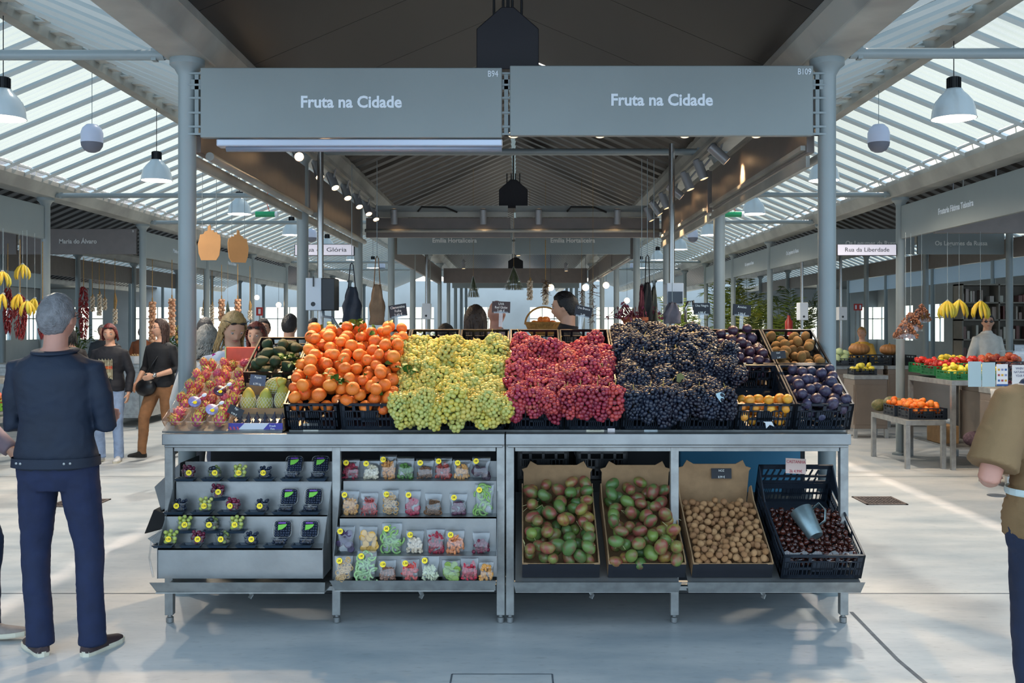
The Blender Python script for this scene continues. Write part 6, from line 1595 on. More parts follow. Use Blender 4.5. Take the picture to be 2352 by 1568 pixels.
# basket with handle
p = Vector((.235, 9.2, 1.55)); r = empty('wicker_basket', p, 'wicker basket with an arched handle holding oranges beside the dark haired seller', 'basket')
mb_ = mat('wicker', '#b98642', .7, var=.3, scale=40, bump=.6, bscale=120)
q = MB(); q.lathe([(.11, 0), (.14, .03), (.165, .10), (.172, .11), (.16, .10), (.1, .02)], 28, cap=False)
for k in range(28): a = k*2*PI/28; q.path([(.112*math.cos(a), .112*math.sin(a), 0), (.168*math.cos(a+.1), .168*math.sin(a+.1), .105)], .005, 5)
q.lathe([(.165, .10), (.18, .112), (.165, .124)], 28, cap=False); q.build('bowl', mb_, r, smooth=True)
q = MB(); q.path([(.17*math.cos(R(180)*k/16), 0, .10+.16*math.sin(R(180)*k/16)) for k in range(17)], .009, 7); q.build('handle', mb_, r, smooth=True)
for k in range(11):
    a = k*2.4; rr_ = .09 if k < 8 else .03
    put(om[k % 3], 'orange', (p.x+rr_*math.cos(a), p.y+rr_*math.sin(a), p.z+.105+(.035 if k > 7 else 0)), spinrot(), .034, 'orange in the wicker basket behind the rear crates', 'orange', 'oranges in the wicker basket')
# terracotta pot with red leaved plant
p = Vector((.98, 8.35, 1.58)); r = empty('potted_plant', p, 'terracotta pot with drooping red and pink leaves left of the aprons', 'plant')
MB().lathe([(.075, 0), (.11, .10), (.12, .10), (.12, .13), (.108, .13), (.1, .11), (.06, .02)], 28).build('pot', mat('terracotta', '#a85a36', .75, var=.15), r, smooth=True, ang=40)
q = MB(); s_ = MB(); g = random.Random(5)
for k in range(40):
    a = g.uniform(0, 6.28); L = g.uniform(.08, .2); h = g.uniform(.03, .14); e0 = Vector((.04*math.cos(a), .04*math.sin(a), .12)); e1 = e0+Vector((L*.6*math.cos(a), L*.6*math.sin(a), h)); e2 = e0+Vector((L*math.cos(a), L*math.sin(a), h*.2))
    s_.path([e0, e1, e2], .0025, 4)
    for e_ in (e1, e2, (e1+e2)/2):
        E = Euler((g.uniform(0, 3), g.uniform(0, 3), g.uniform(0, 6))).to_matrix(); q.add([e_+E @ Vector(v) for v in ((0, 0, 0), (.016, .012, .002), (.04, 0, 0), (.016, -.012, .002))], [(0, 1, 2, 3)])
s_.build('stems', mat('red stem', '#6a2a30', .6), r); q.build('leaves', fruit('red leaf', ['#6e2236', '#93405a', '#5a3a30'], .5, 'island'), r)
# hanging herb cones, garlic and twigs in the next stall
M_garl = fruit('garlic', ['#c9bfae', '#d6cbb8', '#bda994'], .6, 'island'); M_on = fruit('onion skin', ['#c08a62', '#cda080', '#b27a58', '#cfae90'], .35, 'island'); M_chi = fruit('chili', ['#6e1218', '#8a1a1e', '#5a1016'], .35, 'island')
def hang(px, py0, py1, Z, kind, lab, ztop=2.9, wd=.05, seed=0):
    p0 = at(px, py0, Z); p1 = at(px, py1, Z); h = p0.z-p1.z; g = random.Random(seed+px); grp = None
    nm = {'chili': 'chili_string', 'onion': 'onion_braid', 'garlic': 'garlic_braid', 'cone': 'herb_bundle', 'straw': 'garlic_braid', 'twig': 'dried_twigs'}[kind]
    r = empty(nm, p0, lab, {'chili': 'chili string', 'onion': 'onion braid', 'garlic': 'garlic braid', 'cone': 'herb bundle', 'straw': 'garlic braid', 'twig': 'dried herbs'}[kind])
    q = MB(); q.cyl((0, 0, 0), (0, 0, max(.02, ztop-p0.z)), (.006 if ztop < 3 else .002) if kind != 'cone' else .002, 6); q.build('rope', M_straw, r)
    q = MB()
    if kind == 'chili':
        for i in range(int(h*330)):
            z = -g.random()*h; a = g.uniform(0, 6.28); w_ = wd*(.5+.5*math.sin(PI*min(1, -z/h)*.9+.3)); c = Vector((w_*math.cos(a)*.6, w_*math.sin(a)*.6, z)); q.path([c, c+Vector((w_*math.cos(a)*.7, w_*math.sin(a)*.7, -.03)), c+Vector((w_*math.cos(a)*.6, w_*math.sin(a)*.6, -.07))], [.007, .007, .001], 5)
        q.build('peppers', M_chi, r, smooth=True)
    elif kind == 'onion':
        n_ = int(h/.045)
        for i in range(n_):
            for k in range(3):
                a = i*1.1+k*2.1; q.ell((.034*math.cos(a), .034*math.sin(a), -.03-i*.045), (.033, .033, .029), (g.uniform(-.4, .4), g.uniform(-.4, .4), 0), 12, 8)
        q.build('onions', M_on, r, smooth=True)
        q = MB(); q.path([(0, 0, .06), (0, 0, -h)], [.012, .008], 7); q.build('braid', M_straw, r)
    elif kind in ('garlic', 'straw'):
        top_ = .5 if kind == 'straw' else .12
        q.path([(0, 0, 0), (.01, 0, -h*top_*.5), (0, 0, -h*top_), (0, 0, -h)], [.010, .03 if kind == 'straw' else .014, .02, .010], 8); q.build('braid', M_straw, r, smooth=True)
        q = MB()
        for i in range(int(h*(1-top_)/.028)):
            for k in range(3): a = i*1.3+k*2.1; q.ell((.028*math.cos(a), .028*math.sin(a), -h*top_-.02-i*.028), (.02, .02, .018), None, 8, 6)
        q.build('bulbs', M_garl, r, smooth=True)
    elif kind == 'cone':
        for k in range(40):
            a = g.uniform(0, 6.28); w_ = wd*g.uniform(.3, 1); q.path([(0, 0, -.01), (w_*.5*math.cos(a), w_*.5*math.sin(a), -h*.5), (w_*math.cos(a), w_*math.sin(a), -h)], [.002, .003, .004], 4)
        q.build('herbs', mat('dry herbs', '#5a6240', .8, var=.4, scale=30), r)
        q = MB(); q.lathe([(.012, 0), (wd*.55, -h*.5), (wd*1.1, -h), (wd*.9, -h-.01)], 16, cap=False); q.build('wrapper', M_film, r, smooth=True)
    else:
        for k in range(60):
            a = g.uniform(0, 6.28); z = -g.random()*h; q.path([(0, 0, z), (wd*g.uniform(.3, 1)*math.cos(a), wd*.8*math.sin(a), z-g.uniform(-.02, .06))], .003, 4)
        q.build('twigs', mat('dry twigs', '#5c4430', .8), r)
    return r
hang(1087, 634, 682, 14.6, 'cone', 'wrapped herb bundle hanging under the rear beam, left one', 3.95, .09)
hang(1180, 612, 665, 14.0, 'cone', 'wide wrapped herb bundle hanging under the middle of the rear beam', 4.0, .14)
hang(1217, 637, 688, 14.4, 'garlic', 'short dark braid of garlic hanging right of the wide herb bundle', 3.6)
hang(1253, 645, 700, 13.6, 'garlic', 'longer braid of garlic hanging above the wicker basket', 3.6)
hang(1253, 642, 675, 13.55, 'twig', 'dried twigs tied over the garlic above the wicker basket', 2.8, .09)
hang(1362, 650, 740, 12.2, 'twig', 'dried brown twigs hanging right of the seller', 3.6, .10)
hang(1336, 665, 720, 13.2, 'twig', 'small dried bundle hanging behind the seller', 3.6, .06)
# left aisle edge: bananas, chilies, onions, garlic
M_ban = fruit('banana skin', ['#d9b22c', '#cfae30', '#b9b03a'], .45, mixcol='#8f9a34', lo=.5, hi=.75, scale=5)
bq = MB(); bq.path([(0, 0, 0), (0, .015, -.015), (0, .045, -.05), (0, .070, -.095), (0, .078, -.145), (0, .068, -.185)], [.006, .009, .018, .019, .015, .004], 9); banme = bq.mesh('banana', M_ban, True)
def bananas(px, py, Z, lab, n=6, sc_=1.0, rot=0):
    p = at(px, py-28, Z); r = empty('banana_bunch', p, lab, 'bananas', 'banana bunches hanging from the stalls', rz=rot)
    q = MB(); q.cyl((0, 0, -.01), (0, 0, 2.74-p.z), .0025, 5); q.ell((0, 0, -.005), (.02, .02, .015)); q.build('string', M_col, r)
    for k in range(n):
        a = R(-75+150*k/(n-1)); put(banme, 'banana', (0, -.005*(k % 2), 0), (R(-6)*(k % 2), 0, a-R(90)+PI/2), sc_*rnd.uniform(.9, 1.05), parent=r)
    for k, c in enumerate(r.children):
        if c.name.startswith('banana'): c.rotation_euler = (0, R(rnd.uniform(-8, 8)), R(180)+R(-95+190*(k-1)/(n-1)))
for i, (px, py, Z, w_) in enumerate(((6, 650, 11.3, 'upper left at the frame edge'), (52, 634, 11.6, 'topmost left of the man in navy'), (8, 702, 11.3, 'lower left at the frame edge'), (44, 702, 11.7, 'in the middle left of the man in navy'), (62, 718, 11.5, 'lowest, left of the man in navy'), (80, 712, 11.9, 'nearest to the head of the man in navy'))):
    bananas(px, py, Z, 'hanging bunch of yellow green bananas, '+w_, rot=rnd.uniform(-.8, .8))
for px, py, Z, w_ in ((2176, 718, 11.8, 'left one of three at the right stall'), (2203, 716, 12.0, 'middle one of three at the right stall'), (2252, 718, 11.7, 'right one of three at the right stall')): bananas(px, py, Z, 'hanging bunch of ripe bananas, '+w_, 7, 1.15)
hang(46, 676, 770, 12.3, 'chili', 'dark red chili string behind the left bananas', 2.7, .06)
hang(18, 660, 760, 12.9, 'chili', 'red chili string at the left frame edge', 2.7, .045)
hang(98, 690, 770, 12.6, 'chili', 'chili string half hidden by the head of the man in navy', 2.7, .05)
hang(192, 657, 772, 16.2, 'chili', 'long dark red chili string above the red haired woman', 2.75, .06)
for px, a, b_, Z, k, w_ in ((212, 675, 716, 17.0, 'garlic', 'thin garlic braid right of the long chili string'), (228, 668, 725, 17.2, 'garlic', 'double garlic braid above the red haired woman'), (240, 682, 712, 17.4, 'garlic', 'short garlic braid behind the double one'), (264, 672, 745, 16.9, 'straw', 'straw braid with garlic at its lower end'), (350, 692, 790, 16.8, 'onion', 'string of onions behind the left column'), (395, 685, 775, 17.2, 'onion', 'long string of pale onions left of the front column'), (468, 688, 726, 19.8, 'straw', 'short straw braid right of the front left column'), (487, 692, 750, 20.2, 'garlic', 'hanging garlic string behind the column'), (509, 686, 740, 18.6, 'onion', 'thin string of onions above the blonde woman'), (546, 686, 745, 18.4, 'onion', 'thick string of onions above the blonde woman'), (574, 690, 735, 19.0, 'straw', 'straw tied garlic near the red fire sign')):
    hang(px, a, b_, Z, k, w_, 2.78, seed=3)
r = hang(523, 690, 745, 18.5, 'cone', 'net bag of greens hanging between the onion strings', 2.78, .10)
# nut nets on the right
for i, (px, py, Z, rz_) in enumerate(((2092, 742, 11.9, 0), (2117, 722, 12.0, .5), (2080, 760, 11.8, -.3))):
    p = at(px, py-25, Z); w_ = ['middle', 'upper right', 'lower left'][i]; r = empty('nut_bag', p, 'net bag of brown nuts hanging at the right stall, %s one' % w_, 'bag', rz=rz_)
    q = MB(); g = random.Random(i)
    for k in range(230):
        z = -g.random()**.7*.20; ww = .02+.115*min(1, -z/.16); q.ell((g.uniform(-ww, ww), g.uniform(-.04, .04)*min(1, -z/.08), z-.01), .0145, None, 8, 5)
    q.build('nuts', fruit('nut brown', ['#7a4630', '#8a5638', '#64382a'], .5, 'island'), r, smooth=True)
    q = MB(); q.rings([[Vector(((.012+.13*min(1, s_*1.25))*math.cos(a), (.01+.05*min(1, s_*1.6))*math.sin(a), -.225*s_+.004*math.sin(5*a))) for a in [2*PI*k/20 for k in range(20)]] for s_ in (0, .15, .35, .6, .8, .95, 1.0)], cap=False); q.build('net', M_film, r, smooth=True)
    MB().cyl((0, 0, -.02), (0, 0, 2.74-p.z), .003, 5).build('string', M_col, r)

# ------------------------------------------------------------------ neighbouring stalls
M_cab = mat('brown steel cabinet', '#8a7c70', .4, .5, var=.12, scale=3)
M_gcr = mat('green crate', '#1d7a45', .45)
def rack(x, y, w, d, z, lab, m=None, face=1, cab=False):
    r = empty('fruit_rack' if not cab else 'steel_cabinet', (x, y, 0), lab, 'rack' if not cab else 'cabinet')
    MB().bb(0, w, 0, d, z-.06, z).build('top', m or M_steel2, r, bevel=.004)
    if cab:
        MB().bb(.01, w-.01, .01, d-.01, .14, z-.06).build('body', m or M_cab, r, bevel=.004)
        q = MB(); q.bb(.03, w-.03, .0, .012, .2, z-.14); q.bb(-.0, .012, .03, d-.03, .2, z-.14); q.build('door', m or M_cab, r, bevel=.003)
        hts = .14
    else: hts = z-.06
    for a in (0, w-.05):
        for b_ in (0, d-.05): MB().bb(a, a+.05, b_, b_+.05, 0, hts).build('leg', M_steel2, r)
    return r
def fill(x, y, z, w, d, meshes, rad, n, name, lab, cat, grp, cm_=None, h=.10, tilt=0, rot=0, cratelab=None):
    """a crate at (x,y,z) with fruit inside"""
    S = Matrix.Translation((x, y, z)) @ Matrix.Rotation(rot, 4, 'Z') @ Matrix.Rotation(R(tilt), 4, 'X')
    if cm_: putM(cm_, 'plastic_crate', S @ Matrix.Translation((w/2, 0, 0)) @ Matrix.Diagonal((w/.306, d/.445, h/.165, 1)), cratelab or 'crate holding '+grp, 'crate')
    pts = pile(.01, w-.01, .01, d-.01, c_(h*.45), lambda g: rad*g.uniform(.9, 1.1), n, top=lambda a, b_: h+rad*1.6, seed=int(abs(x*100+y*7)))
    return fruits(pts, S, meshes, name, lab, cat, grp)
def simple(name, m, sx=1, sy=1, sz=.9): return blob(name, m, sx, sy, sz, .12, 0, 14, 10)
M_tom = fruit('tomato', ['#c02a22', '#cf3a2c', '#b52228'], .25); M_lem = fruit('lemon yellow', ['#d9c233', '#e0cf4a', '#cdb82e'], .4); M_lim = fruit('lime yellow', ['#b9b83a', '#d6c93c'], .4)
M_pome = fruit('pomegranate', ['#b8433a', '#c65a40', '#a83440'], .4, mixcol='#d98a50', lo=.45, hi=.7, scale=2)
tom = [simple('tomato', M_tom)]; lem = [blob('lemon', M_lem, .85, .85, 1.1, -.08, 0, 14, 10)]; pom = [simple('pomegranate', M_pome, 1, 1, .95)]
M_mel = fruit('melon rind', ['#4a5230', '#5a5a34', '#8a7a44'], .5, mixcol='#7c6a3c', lo=.45, hi=.7, scale=5, bump=.4, bscale=40); mel = [blob('melon', M_mel, .85, .85, 1.15, .02, 0, 18, 12)]
M_cab2 = fruit('cabbage', ['#a9bd86', '#bccb98', '#93ad70'], .5, bump=.8, bscale=12)
gcr = crate_mesh(.306, .445, .165, M_gcr, 'green_crate')
# right stall front edge x ~ 4.8
rk = rack(4.92, 11.36, .62, 1.28, 1.02, 'tall steel rack with tomatoes and lemons at the edge of the right stall')
rk2 = rack(4.44, 11.46, .46, 1.14, .56, 'low steel shelf with oranges sticking out into the right aisle')
q = MB(); q.bb(5.0, 5.5, 11.5, 12.7, .22, .24); tag(q.build('lower_shelf', M_steel2), 'low shelf between the legs of the right fruit rack', 'shelf')
q = MB().bb(5.02, 5.24, 11.9, 12.3, .24, .45); tag(q.build('wooden_crate', mat('pine crate', '#a8845a', .7, var=.2), bevel=.006), 'small wooden crate on the low shelf of the right rack', 'crate')
q = MB(); q.ell((5.3, 11.62, .33), (.14, .10, .09)); tag(q.build('onion_sack', mat('sack', '#6c5560', .8, var=.5, scale=60), smooth=True), 'mottled net sack lying on the low shelf of the right rack', 'sack')
c1 = rack(5.56, 11.42, .55, 1.4, .98, 'brown steel side cabinet next to the right fruit rack', cab=True)
c2 = rack(4.86, 9.95, 1.7, .62, 1.0, 'brown steel counter cabinet behind the shoulder of the man on the right', cab=True)
fill(4.93, 11.40, 1.02, .30, .42, lem, .036, 26, 'lemon', 'yellow fruit in the nearest green crate of the right rack', 'lemon', 'yellow fruits in green crates', gcr, .10, cratelab='green crate with yellow fruit at the near left end of the right rack')
fill(5.24, 11.40, 1.02, .32, .42, lem, .038, 28, 'lemon', 'yellow fruit in the right green crate of the right rack', 'lemon', 'yellow fruits in the right green crate', gcr, .10, cratelab='green crate with yellow fruit, right of the nearest one')
fill(4.93, 11.86, 1.05, .30, .42, tom, .034, 30, 'tomato', 'red tomato in the middle green crate of the right rack', 'tomato', 'tomatoes in the middle green crate', gcr, .11, cratelab='green crate of tomatoes in the middle of the right rack')
fill(4.95, 12.28, 1.06, .30, .42, tom, .034, 30, 'tomato', 'red tomato in the far green crate beside the column', 'tomato', 'tomatoes in the far green crate', gcr, .12, cratelab='green crate of tomatoes beside the right aisle column')
fill(5.24, 11.86, 1.08, .32, .42, tom, .036, 28, 'tomato', 'red tomato in the inner green crate of the right rack', 'tomato', 'tomatoes in the inner green crate', gcr, .12, cratelab='green crate of tomatoes on the inner side of the right rack')
fill(5.24, 12.32, 1.1, .32, .42, lem, .036, 26, 'lemon', 'yellow fruit in the far inner crate of the right rack', 'lemon', 'yellow fruits in the far inner crate', gcr, .12, cratelab='far inner green crate with yellow fruit')
fill(5.6, 11.5, 1.0, .5, .42, pr_, .036, 44, 'plum', 'dark purple plum in the crate on the right side cabinet', 'plum', 'plums on the right side cabinet', cr, .16, cratelab='black crate of plums on the right side cabinet')
fill(5.6, 12.0, 1.05, .5, .42, pom, .048, 20, 'pomegranate', 'orange red pomegranate behind the plums on the right', 'pomegranate', 'pomegranates behind the plums', cr, .16, cratelab='black crate of pomegranates behind the plums on the right')
fill(4.50, 11.52, .56, .44, .36, om, .037, 42, 'orange', 'orange in the near black crate of the low right shelf', 'orange', 'oranges in the near crate of the low shelf', crb, .13, cratelab='near black crate of oranges on the low right shelf')
fill(4.48, 11.92, .56, .44, .36, om, .037, 40, 'orange', 'orange in the far black crate of the low right shelf', 'orange', 'oranges in the far crate of the low shelf', crb, .13, cratelab='far black crate of oranges on the low right shelf')
for x, y, z, r_, w_ in ((4.60, 12.36, .68, .11, 'large dark one'), (4.74, 12.50, .66, .10, 'pale one behind'), (4.83, 12.36, .67, .10, 'greenish one on the right'), (4.52, 12.52, .65, .09, 'striped one at the far left')):
    put(mel[0], 'melon', (x, y, z), (R(90), 0, rnd.uniform(0, 3)), r_, 'melon on the low right shelf behind the oranges, '+w_, 'melon')
# cups and punnets on the counter cabinet
for k in range(5):
    x = 4.93+k*.115
    r = empty('berry_punnet', (x, 10.05, 1.0), 'clear punnet of raspberries on the right counter, %s from the left' % ordn[k].replace('nearest', 'first'), 'punnet'); put(pg, 'tray', (0, 0, 0), sc=1.3, parent=r); put(HB['r'], 'berries', (0, 0, 0), sc=1.3, parent=r)
    HB['r']
for k in range(3):
    x = 5.56+k*.10; r = empty('fruit_cup', (x, 10.06, 1.0), 'tall clear cup of cut fruit with a pink straw, %s of three' % ['left', 'middle', 'right'][k], 'cup')
    MB().lathe([(.028, 0), (.043, .115), (.046, .117), (.03, .19), (.012, .195)], 20, cap=False).build('cup', M_pet, r, smooth=True); q = MB(); g = random.Random(k)
    for i in range(26): q.box((g.uniform(-.024, .024), g.uniform(-.024, .024), g.uniform(.012, .105)), (.018, .018, .018), (g.random()*3, g.random()*3, 0))
    q.build('cut_fruit', fruit('cut fruit', ['#d9803a', '#c93a3a', '#e0b04a', '#8fa83a'], .4, 'island'), r)
    MB().cyl((0, 0, .15), (-.015, 0, .29), .0035, 6).build('straw', mat('pink straw', '#e3c4c4', .5), r)
for px0, px1, py0, py1, col_, nm, txt in ((2224, 2254, 830, 888, '#9fb9c4', 'pale blue board leaning on the right counter, left one', None), (2256, 2286, 832, 888, '#a3bcc6', 'pale blue board leaning on the right counter, right one', None), (2289, 2315, 836, 886, '#d9dce2', 'white notice with small colour icons on the right counter', 'icons'), (2325, 2372, 838, 884, '#d4d6da', 'white poster beginning with WHEN HERE on the right counter', 'txt')):
    a = at(px0, py1, 9.9); b_ = at(px1, py0, 9.9); r = empty('notice_board', (a.x, 9.9, a.z), nm, 'notice'); w_ = b_.x-a.x; h_ = b_.z-a.z
    MB().bb(0, w_, 0, .006, 0, h_).build('sheet', mat('board '+nm[-8:], col_, .5), r)
    if txt == 'icons':
        for i in range(3):
            for j_ in range(3): MB().bb(.012+i*.034, .034+i*.034, -.001, 0, h_*.2+j_*h_*.25, h_*.2+j_*h_*.25+.02).build('icon', mat('icon%d%d' % (i, j_), ['#3a64a0', '#a04a50', '#c9a23a', '#7a86b0'][(i+j_) % 4], .6), r)
        MB().bb(0, w_, -.001, 0, 0, .018).build('blue_band', mat('band blue', '#2f5a9a', .6), r)
    if txt == 'txt':
        for i, l in enumerate(('WHEN HERE', 'NATURAL JUICE', 'YOUR FRUIT')): text(l, .032, TM((w_*.5, -.001, h_-.035-.036*i)), mat('notice ink', '#3a4670', .6), r, .01, ext=.0003, sx=.75)
q = MB(); rs = []
for i in range(8): rs.append([Vector((4.80+.03*math.cos(a)+.01*math.sin(i), 10.1+.06*math.sin(a), 1.0-i*.06)) for a in [2*PI*k/12 for k in range(12)]])
q.rings(rs); tag(q.build('white_bag', mat('bag white', '#cfcac4', .5), smooth=True), 'white plastic bag hanging on the corner of the right counter', 'bag')
# shop shelving at the far right
r = empty('shop_shelving', (9.0, 20.3, 0), 'tall brown shelving with books and bottles at the back right', 'shelving')
q = MB(); q.bb(0, 5.2, .4, .44, 0, 2.5)
for k in range(8): q.bb(k*.74, k*.74+.03, 0, .42, 0, 2.5)
for z in (.4, .9, 1.35, 1.75, 2.1, 2.47): q.bb(0, 5.2, 0, .42, z, z+.03)
q.build('frame', mat('shelf brown', '#7c7468', .6, var=.1), r)
q = MB(); g = random.Random(2)
for z in (.93, 1.38, 1.78, 2.13):
    x = .05
    while x < 5.1:
        w_ = g.uniform(.03, .09); h_ = g.uniform(.12, .28)
        if g.random() < .72: q.bb(x, x+w_*.9, .1, .3, z, z+h_)
        x += w_+g.uniform(0, .05)
o = q.build('shelf_goods', fruit('goods', ['#4a5a50', '#b9b2a4', '#6a3a34', '#c9c4b8', '#2e3a4a', '#8a7a4a', '#d8d4cc'], .5, 'island'), r); o['kind'] = 'stuff'
# cabinets of the stalls behind the passage (y about 16)
for x0, x1, y, side, nm in ((5.12, 5.92, 16.2, 'R', 'right stall with pumpkins, near end'), (5.98, 7.7, 16.2, 'R', 'right stall with pumpkins, far end')):
    rack(x0, y, x1-x0, .62, 1.0, 'brown steel cabinet under the '+nm, cab=True)
rack(4.95, 14.0+2.1, .12, .7, .98, 'narrow grey pillar cabinet left of the brown cabinets', M_steel2, cab=True)
fill(5.06, 16.1, 1.0, .38, .3, [blob('lettuce', M_cab2, 1, 1, .85, .1)], .07, 12, 'lettuce', 'pale green lettuce in the black crate on the brown cabinet', 'lettuce', 'lettuces in the black crate', cr, .12, cratelab='black crate of pale lettuces on the brown cabinet')
for k, x in enumerate((5.5, 5.9, 6.3)):
    putM(cr, 'plastic_crate', Matrix.Translation((x, 16.3, 1.0)) @ Matrix.Diagonal((1.2, 1, 1, 1)), 'black crate on the brown cabinets, %s of three' % ['left', 'middle', 'right'][k], 'crate')
pq = MB()
pr2 = []
for i in range(14): a = PI*i/13; pr2.append((max(.001, max(0, math.sin(a))**.8), math.cos(a)*.6))
rs = []
for r_, z in pr2: rs.append([Vector((r_*(1+.07*abs(math.sin(8*t_)))*math.cos(t_), r_*(1+.07*abs(math.sin(8*t_)))*math.sin(t_), z)) for t_ in [2*PI*k/64 for k in range(64)]])
pq.rings(rs, cap=False); pq.m(1); pq.path([(0, 0, .5), (0, 0, .72)], [.1, .07], 8)
pum = pq.mesh('pumpkin', [mat('pumpkin skin', '#b07a48', .55, var=.15), M_stem], True)
for x, s_, w_ in ((5.62, .16, 'left one'), (6.12, .15, 'right one')): put(pum, 'pumpkin', (x, 16.5, 1.17+s_*.55), (0, 0, 0), s_, 'ribbed tan pumpkin on the black crates in the right background, '+w_, 'pumpkin')
# yellow fruit crate beyond the right column
fill(4.93, 14.7, .92, .34, .3, lem, .04, 12, 'lemon', 'yellow fruit in the small dark crate left of the right aisle column', 'lemon', 'yellow fruits in the small dark crate', cr, .09, cratelab='small dark crate of yellow fruit behind the right aisle column')
rack(4.9, 14.6, .5, .5, .92, 'small steel stand behind the right aisle column', cab=True)
# inner counters further back right
for x, y, w_, nm in ((5.2, 19.6, 2.4, 'first'), (5.2, 22.9, 2.4, 'second'), (8.6, 17.5, 1.8, 'third'), (8.4, 14.6, 1.8, 'fourth'), (6.3, 12.9, 1.4, 'fifth')):
    rack(x, y, w_, .6, 1.05, 'steel counter in the right background, %s' % nm, cab=True)
# goods on the background counters: pastries under glass
for x, y, nm in ((6.4, 12.95, 'with small rolls, behind the plums'), (8.7, 17.55, 'with pastries beside the man in white')):
    r = empty('glass_display', (x, y, 1.05), 'low glass display case '+nm, 'display case'); MB().bb(0, 1.1, 0, .4, .25, .262).bb(0, 1.1, 0, .004, 0, .25).build('glass', M_pet, r); q = MB(); g = random.Random(int(x*10))
    for k in range(60): q.ell((g.uniform(.05, 1.05), g.uniform(.05, .35), .03+.03*(k % 3)), (.05, .035, .028), (0, 0, g.uniform(0, 3)), 8, 6)
    q.build('pastries', fruit('pastry', ['#c9965e', '#b8814c', '#dab07c'], .5, 'island'), r, smooth=True)
# left stall edge
lk = rack(-7.0, 10.6, .95, 1.9, 1.02, 'steel fruit rack at the left frame edge behind the man in navy')
fill(-6.6, 10.65, 1.02, .5, .42, pom, .045, 32, 'pomegranate', 'red orange pomegranate at the left frame edge', 'pomegranate', 'pomegranates at the left edge', cr, .12, cratelab='black crate of pomegranates at the left frame edge')
fill(-6.6, 11.2, 1.06, .5, .42, pom, .045, 32, 'pomegranate', 'red pomegranate in the second crate at the left frame edge', 'pomegranate', 'pomegranates in the second left crate', cr, .12, cratelab='second black crate of pomegranates at the left edge')
lk2 = rack(-6.6, 10.55, .85, 1.6, .62, 'low steel shelf at the left edge under the pomegranates')
fill(-6.3, 10.6, .62, .5, .42, tom, .038, 34, 'tomato', 'red tomato in the low crate at the left edge', 'tomato', 'tomatoes in the low left crate', crb, .12, cratelab='black crate of tomatoes low at the left edge')
fill(-6.3, 11.1, .68, .5, .42, pom, .042, 30, 'pomegranate', 'apple red fruit in the light green crate at the left edge', 'fruit', 'fruit in the light green crate', crate_mesh(.306, .445, .165, mat('lime crate', '#7cb53a', .5), 'green_crate'), .12, cratelab='light green crate at the left edge')
for k, (x, y) in enumerate(((-6.05, 10.8), (-6.2, 11.1))): put(pum, 'pumpkin', (x, y, .13), (0, 0, 0), .20, 'tan pumpkin on the floor under the left racks, %s' % ['front one', 'rear one'][k], 'pumpkin')
# left stall behind the passage
for x, y, w_, d_, z, nm in ((-6.95, 16.3, .85, 2.2, 1.02, 'grey steel counter behind the red haired woman'), (-9.2, 16.3, 2.0, .6, 1.02, 'grey steel counter further left behind the passage'), (-6.9, 19.0, .8, 2.4, 1.02, 'steel counter along the left aisle, middle one'), (-6.9, 22.4, .8, 2.6, 1.02, 'steel counter along the left aisle, far one')): rack(x, y, w_, d_, z, nm, M_steel2, cab=True)
q = MB()
for k in range(5): q.bb(-6.35, -6.12, 16.35+k*.4, 16.7+k*.4, 1.02, 1.17)
for k in range(1):
    pass
for k in range(5):
    r = empty('nut_box', (-6.4, 16.35+k*.42, 1.02), 'open white carton of nuts along the left counter, %s from the front' % ordn[k].replace('nearest', 'first'), 'carton')
    MB().bb(0, .34, 0, .36, 0, .004).bb(0, .34, 0, .004, 0, .13).bb(0, .34, .356, .36, 0, .13).bb(.336, .34, 0, .36, 0, .13).bb(0, .004, 0, .36, 0, .13).build('carton', M_paper, r)
    put(HB['m'] if False else heap_mesh(fruit('nuts%d' % k, ['#a8895e', '#c2a67a', '#8f7048'], .6, 'island'), .017, .32, .34, .14, 60+k, 160), 'nuts', (.17, .18, .06), parent=r)['kind'] = 'stuff'
# flowers and greens behind
def plant(x, y, z0, h, w, cols, lab, n=90, leaf=(.16, .022), seed=0, flowers=None, pot=True, cat='plant', nm='potted_plant'):
    r = empty(nm, (x, y, z0), lab, cat); g = random.Random(seed+int(x*31))
    if pot: MB().lathe([(.12, 0), (.17, .24), (.18, .25), (.15, .22)], 20).build('pot', mat('pot dark', '#3a3a38', .6), r, smooth=True, ang=40)
    q = MB(); L, W = leaf; st = MB()
    for k in range(n):
        a = g.uniform(0, 6.28); el = g.uniform(.1, 1.3); c = Vector((w*g.uniform(0, .9)*math.cos(a), w*g.uniform(0, .9)*math.sin(a), .25+(h-.25)*g.random()**.7)); 
        if k % 4 == 0: st.path([(0, 0, .2), c], .006, 4)
        d = Vector((math.cos(a)*math.cos(el), math.sin(a)*math.cos(el), math.sin(el)-.4)).normalized(); sd = d.cross(Vector((0, 0, 1))).normalized(); LL = L*g.uniform(.6, 1.2)
        q.add([c, c+d*LL*.4+sd*W, c+d*LL+Vector((0, 0, -LL*.3)), c+d*LL*.4-sd*W], [(0, 1, 2, 3)])
    q.build('foliage', fruit('foliage '+cols[0], cols, .5, 'island'), r); st.build('stems', M_calyx, r)
    if flowers:
        q = MB()
        for k in range(26): a = g.uniform(0, 6.28); q.ell((w*g.random()*math.cos(a), w*g.random()*math.sin(a), h*g.uniform(.6, 1.05)), .035, None, 8, 6)
        q.build('flowers', fruit('petals '+flowers[0], flowers, .5, 'island'), r)['kind'] = 'stuff'
